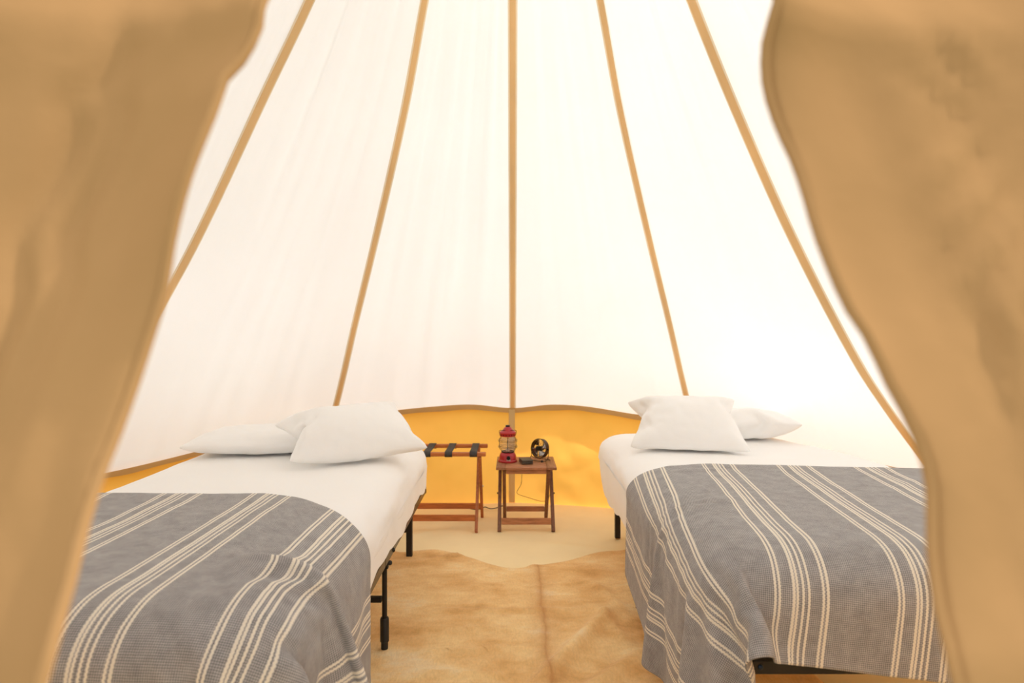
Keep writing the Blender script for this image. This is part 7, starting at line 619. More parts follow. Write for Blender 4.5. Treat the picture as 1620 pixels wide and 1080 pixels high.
  [1374,9,10,6,-10,-9,-9,-9,-7,10,12,14,7,-3,-12,-13,-12,-12,-10,-7,-13,-14,-5,12,20,18,18,16,11,6,2,1,0,1,0,0,0,0,0,0,0,0,0,0,0,0,0,0,0,1,-1,-1,-2,-3,-1,3,5,5,4,-1,-18,-20,-19,2,14,15,15,13,7,-1,-23,10,9,2,-8,-8,-9,-9,-9,-6,4,14,11,5,-3,-9,-15,-14,-13,-7,-6,-15,-8,11,19,18,20,14,8,1,1,-1,0,0,-1,0,0,0,0,0,0,0,0,0,0,0,0,0,0,1,0,-1,-3,-3,-1,4,5,5,3,-3,-18,-20,-14,4,14,16,14,11,5,-3,1,9,9,-7,-7,-7,-7,-6,-9,-7,-6,0,11,10,3,-3,-7,-15,-13,-7,-10,-11,-11,10,17,19,20,11,0,-1,-2,1,0,-1,0,0,0,0,-1,0,0,1,0,-1,1,0,0,0,0,1,0,-1,-2,-4,-1,5,6,3,3,-4,-20,-19,-9,6,15,15,14,9,2,-6,26,10,6,-7,-7,-7,-7,-7,-8,-7,-6,-7,-3,5,10,3,-9,0,-14,-14,0,-14,-13,7,17,19,19,-2,-3,0,0,1,-1,-1,0,0,1,0,0,-1,0,1,0,-1,0,1,0,0,0,1,0,-1,-2,-4,-1,6,6,2,2,-5,-21,-14,-7,8,14,15,12,8,-2,-10,55,9,2,-3,-6,-7,-7,-7,-7,-7,-7,-8,-7,-5,-2,3,10,1,-11,-13,-11,-12,0,0,15,19,-2,0,1,0,0,0,-1,0,0,0,1,0,0,0,-1,0,1,0,-1,0,1,0,0,1,0,-1,-1,-4,-2,7,4,-1,5,-7,-20,-9,-5,8,15,13,13,4,-7,-12,83,7,-2,-3,-3,-4,-6,-7,-7,-7,-7,-7,-7,-7,-7,-4,3,8,-1,-13,-11,-11,-8,2,15,9,-5,-1,0,0,0,0,0,0,0,-1,1,0,0,0,-1,-1,1,1,-1,0,1,0,0,1,0,-1,-1,-4,-1,7,1,-1,5,-7,-19,1,-9,8,12,13,14,-2,-11,-11,111,2,-9,-8,-1,4,-2,-6,-7,-5,-6,-7,-7,-7,-7,-7,-6,6,0,-6,-16,-3,-11,0,17,-7,-1,-1,-1,0,-1,-1,0,-1,0,-1,0,0,0,0,-1,1,-1,1,-1,0,0,1,0,1,-1,-1,0,-4,-1,7,-1,-1,6,-11,-13,6,-9,9,15,8,11,-9,-12,-9,136,-9,-3,-3,-1,-4,3,-6,-6,-7,-4,-5,-6,-6,-7,-7,-7,-7,-3,3,-14,0,-10,-5,15,-7,-3,-2,-2,-1,-2,-1,-1,-1,-1,-1,-1,-1,-1,0,0,-2,0,0,-1,1,-1,0,0,0,0,0,0,-4,-1,6,-1,-3,5,-13,-2,5,-9,12,16,9,-7,-7,-11,4,144,-7,2,-2,-2,-3,-4,-7,-7,-6,-5,-4,-3,-5,-5,-6,-7,-7,-7,-6,-5,0,-8,-5,11,-9,-2,-3,-1,-2,-2,-2,-2,-2,-2,-1,-2,-1,-2,-1,-1,-1,-1,-1,-1,-1,-1,-1,-1,0,-1,-1,-1,1,-4,4,-1,-4,5,-10,7,-2,-6,16,13,-3,-9,-7,3,11,146,-6,1,-2,-3,-2,-3,-3,-4,-6,-7,-6,-7,-5,-5,-5,-3,-5,-7,-7,-5,-1,-7,-3,-3,3,-6,-1,-3,-1,-3,-2,-2,-2,-3,-2,-2,-2,-2,-2,-2,-2,-2,-1,-2,-2,-1,-2,-1,-1,-2,-1,-1,-1,0,-5,0,4,-8,6,0,-5,1,8,15,-11,-4,0,9,5,158,-6,-4,-3,-3,-3,-4,-3,-3,-3,-1,-4,-5,-6,-6,-6,-6,-5,-5,-4,-4,-5,-3,-3,-3,-2,-2,-3,-2,-3,-2,-2,-3,-2,-3,-2,-3,-3,-2,-2,-3,-2,-2,-2,-3,-2,-2,-2,-2,-2,-2,-2,-1,-2,-2,0,-5,-1,2,-3,0,2,1,12,3,-13,-1,5,3,6,171,-4,-4,-3,-4,-4,-4,-4,-3,-4,-4,-3,-4,-4,-3,-2,-5,-5,-5,-5,-4,-4,-3,-3,-3,-2,-3,-2,-3,-2,-3,-3,-3,-2,-3,-3,-3,-2,-3,-3,-2,-2,-3,-3,-2,-3,-3,-2,-2,-3,-2,-2,-3,-2,-2,-2,-2,-1,-3,-2,-1,1,3,9,-10,1,5,-6,7,15,177,-4,-4,-3,-4,-4,-4,-4,-4,-3,-4,-4,-4,-4,-4,-4,-4,-4,-4,-4,-4,-4,-3,-3,-3,-2,-3,-2,-3,-3,-3,-2,-3,-3,-3,-3,-2,-3,-3,-3,-3,-3,-2,-3,-3,-3,-2,-3,-3,-2,-3,-2,-3,-1,-2,-3,-3,-2,-3,-2,-2,-1,1,6,-8,-2,10,3,-15,11,202,-4,-4,-4,-4,-3,-4,-4,-4,-4,-4,-3,-4,-4,-4,-3,-4,-3,-4,-4,-4,-3,-4,-3,-2,-3,-3,-2,-3,-3,-3,-2,-3,-3,-3,-3,-3,-2,-3,-3,-3,-3,-3,-3,-3,-3,-3,-2,-3,-3,-3,-2,-3,-2,-3,-2,-3,-3,-2,-3,-2,-3,-3,-1,3,3,4,-13,6,5,208,-4,-4,-3,-4,-4,-4,-4,-3,-4,-3,-4,-4,-3,-4,-3,-4,-3,-4,-4,-4,-3,-3,-3,-3,-3,-2,-3,-3,-3,-2,-3,-3,-3,-3,-2,-3,-3,-3,-3,-3,-3,-3,-3,-3,-3,-3,-3,-2,-3,-3,-3,-3,-2,-3,-3,-2,-3,-3,-3,-2,-3,-3,0,-4,-1,-1,4,4,-4,219,-4,-4,-4,-3,-4,-4,-4,-3,-4,-4,-3,-4,-4,-3,-4,-4,-3,-3,-4,-4,-3,-3,-3,-3,-3,-2,-3,-3,-2,-3,-3,-3,-3,-2,-3,-3,-3,-3,-3,-3,-3,-3,-3,-3,-2,-3,-3,-3,-3,-3,-3,-3,-3,-2,-3,-3,-3,-3,-3,-2,-3,-2,-3,-1,-1,-1,3,2,-4,222,-4,-4,-4,-3,-4,-4,-3,-4,-4,-4,-3,-4,-4,-4,-3,-4,-3,-3,-4,-4,-3,-3,-3,-3,-2,-3,-3,-2,-3,-3,-3,-3,-2,-3,-3,-3,-3,-3,-3,-3,-3,-2,-3,-3,-3,-3,-3,-3,-3,-3,-3,-3,-2,-3,-3,-3,-3,-3,-3,-2,-3,-2,-2,-2,-2,0,2,-3,-1,225,-4,-4,-4,-3,-4,-4,-3,-4,-4,-4,-4,-3,-4,-4,-3,-4,-3,-4,-3,-3,-4,-3,-3,-2,-3,-3,-2,-3,-3,-3,-2,-3,-3,-3,-3,-3,-3,-3,-2,-3,-3,-3,-3,-3,-3,-3,-3,-3,-3,-3,-2,-3,-3,-3,-3,-3,-3,-3,-2,-3,-3,-2,-2,-2,-2,-2,2,-2,-2,226,-3,-4,-4,-3,-4,-4,-3,-4,-4,-4,-3,-4,-4,-4,-4,-3,-3,-4,-3,-4,-3,-3,-2,-3,-3,-3,-2,-3,-3,-2,-3,-3,-3,-3,-3,-3,-2,-3,-3,-3,-3,-3,-3,-3,-3,-3,-3,-3,-2,-3,-3,-3,-3,-3,-3,-3,-2,-3,-3,-3,-2,-3,-2,-2,-2,-1,-2,-3,1,227,-4,-4,-3,-4,-3,-4,-4,-3,-4,-4,-3,-4,-4,-4,-3,-4,-3,-4,-3,-4,-2,-4,-2,-3,-3,-2,-3,-3,-2,-3,-3,-3,-3,-3,-2,-3,-3,-3,-3,-3,-3,-3,-3,-3,-3,-3,-2,-3,-3,-3,-3,-3,-3,-3,-3,-2,-3,-3,-3,-2,-3,-2,-3,-2,-1,-2,-2,-2,-2,229,-4,-4,-4,-4,-3,-4,-3,-4,-3,-4,-3,-4,-4,-4,-3,-4,-4,-4,-3,-3,-2,-3,-3,-3,-2,-3,-3,-2,-3,-3,-3,-3,-3,-2,-3,-3,-3,-3,-3,-3,-3,-3,-3,-3,-2,-3,-3,-3,-3,-3,-3,-3,-3,-2,-3,-3,-3,-3,-3,-2,-3,-2,-2,-2,-2,-2,-2,-2,-2,225,-3,-4,-4,-4,-3,-4,-4,-4,-4,-3,-4,-3,-4,-4,-4,-4,-3,-4,-2,-4,-3,-2,-2,-2,-3,-2,-2,-2,-3,-2,-3,-2,-3,-3,-3,-3,-3,-3,-3,-3,-3,-2,-3,-3,-3,-3,-3,-3,-3,-3,-3,-3,-2,-3,-3,-3,-3,-3,-2,-3,-2,-3,-2,-2,-2,-2,-2,-2,-2,213,-3,-3,-4,-4,0,-3,-3,-4,-3,-4,-4,-4,-4,-3,-4,-4,-4,-3,-2,-5,-2,-1,-2,-2,-2,-1,-2,-1,-2,-1,-3,-2,-3,-3,-3,-3,-3,-3,-2,-3,-3,-3,-3,-3,-3,-3,-3,-3,-3,-3,-2,-3,-3,-3,-3,-3,-3,-2,-3,-3,-2,-3,-2,-2,-2,-2,-2,-2,-2,201,-3,-3,-3,-2,-1,-2,-2,-2,-3,-3,-3,-4,-4,-3,-4,-5,-4,-3,-4,-2,-1,-2,-2,-2,-1,-1,-1,0,-1,-2,-1,-3,-3,-3,-3,-3,-2,-3,-3,-3,-3,-3,-3,-3,-3,-3,-3,-3,-2,-3,-3,-3,-3,-3,-3,-3,-2,-3,-3,-2,-3,-2,-3,-2,-2,-2,-2,-1,-2,191,-3,-3,-2,-3,-2,-3,-2,-2,-2,-2,-1,-2,-2,-4,-4,-4,-4,-4,-5,-3,0,-1,-1,-2,-1,0,-1,0,0,-1,-1,-3,-3,-3,-2,-3,-3,-3,-3,-3,-3,-3,-3,-3,-3,-3,-2,-3,-3,-3,-3,-3,-3,-3,-3,-2,-3,-3,-3,-2,-3,-2,-3,-2,-1,-2,-2,-2,-2,187,-3,-3,-3,-2,-3,-3,-3,-2,-3,-3,-3,-4,-3,-3,-3,-2,-2,-2,-4,-2,-2,-1,-1,-1,0,0,0,1,1,-1,-1,-3,-2,-3,-3,-3,-3,-3,-3,-3,-3,-3,-3,-3,-2,-3,-3,-3,-3,-3,-3,-3,-3,-2,-3,-3,-3,-3,-2,-3,-3,-2,-2,-2,-2,-2,-2,-2,-2,180,-2,-3,-3,-3,-3,-3,-3,-2,-3,-4,-3,-3,-2,-3,-3,-4,-3,-1,-2,-4,-3,1,0,0,1,0,3,1,1,1,-2,-2,-3,-3,-3,-3,-3,-3,-3,-3,-3,-2,-3,-3,-3,-3,-3,-3,-3,-3,-3,-3,-2,-3,-3,-3,-3,-3,-2,-3,-2,-3,-2,-2,-2,-2,-2,-1,-2,171,-3,-3,-3,-3,-4,-2,-3,-3,-2,-3,-2,-3,-2,-2,-4,-4,-3,-2,-3,-1,-3,-2,-1,2,3,3,4,2,2,1,-1,-3,-3,-3,-3,-3,-3,-3,-3,-2,-3,-3,-3,-3,-3,-3,-3,-3,-3,-3,-2,-3,-3,-3,-3,-3,-3,-2,-3,-3,-2,-3,-2,-2,-2,-1,-2,-2,-2,164,-3,-4,-3,-3,-3,-2,-3,-2,-3,-2,-3,-3,-2,-3,-2,-3,-3,-5,-3,-4,-4,-1,3,5,4,4,4,4,2,1,-1,-3,-3,-3,-3,-3,-2,-3,-3,-3,-3,-3,-3,-3,-3,-3,-3,-3,-2,-3,-3,-3,-3,-3,-3,-3,-3,-2,-3,-3,-2,-2,-3,-1,-2,-2,-2,-2,-2,159,-3,-3,-3,-3,-3,-3,-2,-3,-3,-2,-2,-3,-3,-2,-3,-3,-3,-6,-2,-3,-3,-1,2,4,7,4,5,4,3,2,-2,-3,-3,-3,-2,-3,-3,-3,-3,-3,-3,-3,-3,-3,-3,-3,-2,-3,-3,-3,-3,-3,-3,-3,-3,-3,-2,-3,-3,-3,-2,-2,-2,-2,-2,-2,-2,-1,-2,154,-3,-3,-3,-3,-3,-2,-3,-3,-2,-3,-2,-2,-3,-3,-2,-4,-5,-3,-3,-2,-3,0,2,4,6,6,5,5,4,1,-1,-3,-3,-3,-3,-3,-3,-3,-3,-3,-3,-3,-3,-3,-2,-3,-3,-3,-3,-3,-3,-3,-3,-3,-2,-3,-3,-3,-3,-3,-2,-2,-2,-2,-2,-2,-1,-2,-2,150,-2,-3,-3,-3,-3,-3,-3,-3,-3,-2,-3,-2,-3,-3,-2,-4,-4,-4,-3,-2,-2,0,3,5,6,7,6,5,4,1,-1,-3,-3,-3,-3,-3,-3,-3,-3,-3,-3,-3,-2,-3,-3,-3,-3,-3,-3,-3,-3,-3,-2,-3,-3,-3,-3,-3,-3,-3,-2,-2,-2,-2,-1,-2,-2,-2,-1,144,-3,-3,-3,-3,-2,-3,-3,-3,-3,-3,-2,-3,-3,-3,-3,-4,-3,-3,-3,-3,-2,1,4,6,7,7,7,6,4,2,-2,-3,-3,-3,-3,-3,-3,-3,-3,-3,-2,-3,-3,-3,-3,-3,-3,-3,-3,-3,-2,-3,-3,-3,-3,-3,-3,-3,-3,-2,-2,-2,-3,-2,-1,-2,-2,-1,-2,139,-3,-3,-3,-3,-3,-3,-3,-3,-3,-3,-3,-3,-3,-3,-3,-2,-3,-4,-3,-2,-2,2,5,7,7,9,7,7,4,1,-2,-3,-3,-3,-3,-3,-3,-2,-3,-3,-3,-3,-3,-3,-3,-3,-3,-3,-2,-3,-3,-3,-3,-3,-3,-3,-3,-3,-2,-3,-2,-2,-2,-3,-1,-2,-1,-2,-2,139,-3,-2,-4,-3,-3,-3,-3,-3,-3,-3,-3,-3,-3,-3,-3,-3,-3,-3,-3,-3,-1,3,5,7,8,8,8,6,4,1,-3,-3,-3,-3,-2,-3,-3,-3,-3,-3,-3,-3,-3,-3,-3,-3,-3,-3,-2,-3,-3,-3,-3,-3,-3,-3,-3,-2,-3,-3,-2,-3,-1,-2,-2,-1,-2,-2,-1,139,-3,-3,-3,-3,-3,-3,-3,-3,-3,-3,-3,-3,-4,-2,-3,-4,-2,-3,-3,-3,-1,3,5,7,8,9,7,6,4,0,-2,-3,-3,-3,-3,-3,-3,-3,-3,-3,-3,-3,-3,-3,-3,-3,-3,-3,-2,-3,-3,-3,-3,-3,-2,-3,-3,-3,-3,-3,-3,-1,-2,-2,-1,-2,-2,-1,-2,139,-3,-3,-3,-3,-3,-3,-3,-3,-3,-3,-3,-3,-3,-3,-3,-3,-3,-3,-3,-3,0,3,6,7,8,8,8,5,4,0,-3,-3,-3,-3,-3,-3,-3,-3,-3,-3,-3,-3,-3,-3,-3,-2,-3,-3,-3,-3,-3,-3,-2,-3,-3,-3,-3,-3,-3,-3,-3,-1,-2,-2,-1,-2,-1,-2,-2,139,-3,-3,-3,-3,-3,-3,-3,-3,-3,-3,-3,-3,-3,-3,-3,-3,-3,-3,-3,-3,0,4,6,7,9,8,7,6,2,0,-3,-3,-3,-3,-3,-3,-3,-3,-3,-3,-3,-3,-2,-3,-3,-3,-3,-3,-3,-3,-3,-2,-3,-3,-3,-3,-3,-3,-3,-3,-3,-1,-2,-1,-2,-1,-2,-2,-1,138,-3,-3,-3,-3,-3,-3,-3,-3,-3,-3,-3,-3,-3,-3,-3,-3,-3,-3,-3,-2,0,4,6,8,8,8,7,6,2,-1,-3,-3,-3,-3,-3,-3,-3,-3,-3,-2,-3,-3,-3,-3,-3,-3,-3,-3,-3,-3,-3,-2,-3,-3,-3,-3,-3,-3,-3,-3,-3,-1,-2,-1,-2,-1,-2,-1,-2,138,-3,-3,-3,-3,-3,-3,-3,-3,-3,-3,-3,-3,-3,-3,-3,-3,-3,-3,-3,-2,1,4,7,8,8,8,7,5,2,-2,-3,-3,-3,-3,-3,-3,-2,-3,-3,-3,-3,-3,-3,-3,-3,-3,-3,-3,-3,-3,-3,-3,-2,-3,-3,-3,-3,-3,-3,-3,-3,-1,-1,-2,-1,-2,-1,-2,-2,139,-3,-3,-3,-3,-3,-4,-3,-3,-3,-3,-3,-3,-3,-3,-3,-3,-3,-3,-3,-2,2,5,6,8,8,8,7,5,1,-1,-3,-4,-2,-3,-3,-3,-3,-3,-3,-3,-3,-3,-3,-3,-3,-3,-3,-3,-3,-3,-2,-3,-3,-3,-3,-3,-3,-2,-3,-4,-2,-2,-1,-1,-2,-2,-1,-2,-1,138,-3,-3,-3,-3,-3,-3,-3,-3,-3,-4,-3,-3,-3,-3,-3,-3,-3,-2,-3,-2,2,5,7,7,9,8,6,5,1,-2,-3,-3,-3,-3,-3,-3,-3,-3,-3,-3,-3,-3,-3,-3,-3,-3,-3,-2,-3,-3,-3,-3,-3,-3,-3,-2,-3,-3,-3,-4,-2,-1,-2,-1,-2,-1,-2,-1,-2,138,-3,-3,-3,-3,-3,-3,-3,-3,-3,-3,-3,-3,-3,-4,-2,-3,-3,-3,-3,-1,2,5,7,8,8,8,6,4,1,-2,-3,-3,-3,-3,-3,-3,-3,-3,-3,-3,-3,-3,-3,-3,-3,-2,-3,-3,-3,-3,-3,-3,-3,-3,-3,-3,-2,-3,-3,-4,-2,-1,-1,-2,-1,-2,-2,-1,-1,137,-3,-3,-3,-3,-3,-3,-3,-3,-3,-3,-3,-3,-3,-3,-3,-3,-3,-3,-3,-1,3,5,7,9,8,8,6,3,1,-3,-3,-3,-3,-3,-3,-3,-3,-3,-3,-3,-3,-3,-2,-3,-3,-3,-3,-3,-3,-3,-3,-3,-3,-3,-3,-3,-2,-3,-3,-4,-1,-2,-1,-2,-1,-2,-1,-2,-1,137,-3,-3,-3,-3,-3,-3,-3,-3,-3,-3,-3,-3,-3,-3,-3,-3,-3,-3,-3,0,3,6,7,8,9,7,6,3,0,-3,-3,-3,-3,-3,-3,-3,-3,-3,-2,-3,-3,-3,-3,-3,-3,-3,-3,-3,-3,-3,-3,-3,-3,-3,-2,-3,-3,-3,-3,-3,-2,-1,-2,-2,-1,-1,-2,-1,-2,138,-3,-4,-3,-3,-3,-3,-3,-3,-3,-3,-3,-3,-3,-3,-3,-3,-3,-3,-3,1,3,6,7,8,9,7,6,3,-1,-3,-3,-3,-3,-3,-3,-2,-3,-3,-3,-3,-3,-3,-3,-3,-3,-3,-3,-3,-3,-3,-3,-3,-2,-3,-3,-3,-3,-3,-3,-3,-2,-1,-2,-1,-2,-1,-2,-1,-1,137,-3,-3,-3,-3,-4,-3,-3,-3,-3,-3,-3,-3,-3,-3,-3,-3,-3,-3,-2,0,4,5,8,9,8,7,5,3,-1,-2,-3,-3,-3,-3,-3,-3,-3,-3,-3,-3,-3,-3,-3,-3,-3,-3,-3,-3,-3,-3,-2,-3,-3,-3,-3,-3,-3,-3,-3,-3,-1,-2,-2,-1,-2,-1,-1,-2,-1,137,-3,-3,-3,-3,-3,-3,-3,-3,-4,-3,-3,-3,-3,-3,-3,-2,-3,-4,-2,1,4,5,8,9,8,7,5,2,-1,-3,-3,-3,-3,-2,-3,-3,-3,-3,-3,-3,-3,-3,-3,-3,-3,-3,-3,-3,-2,-3,-3,-3,-3,-3,-3,-3,-3,-3,-3,-3,-1,-2,-1,-2,-1,-2,-1,-1,-2,137,-3,-3,-3,-3,-3,-3,-3,-3,-3,-3,-3,-4,-2,-3,-3,-3,-3,-3,-2,1,3,7,8,8,9,6,5,2,-2,-3,-2,-3,-3,-3,-3,-3,-3,-3,-3,-3,-3,-3,-3,-3,-3,-2,-3,-3,-3,-3,-3,-3,-3,-3,-3,-3,-3,-3,-3,-3,-1,-1,-2,-1,-2,-1,-2,-1,-1],
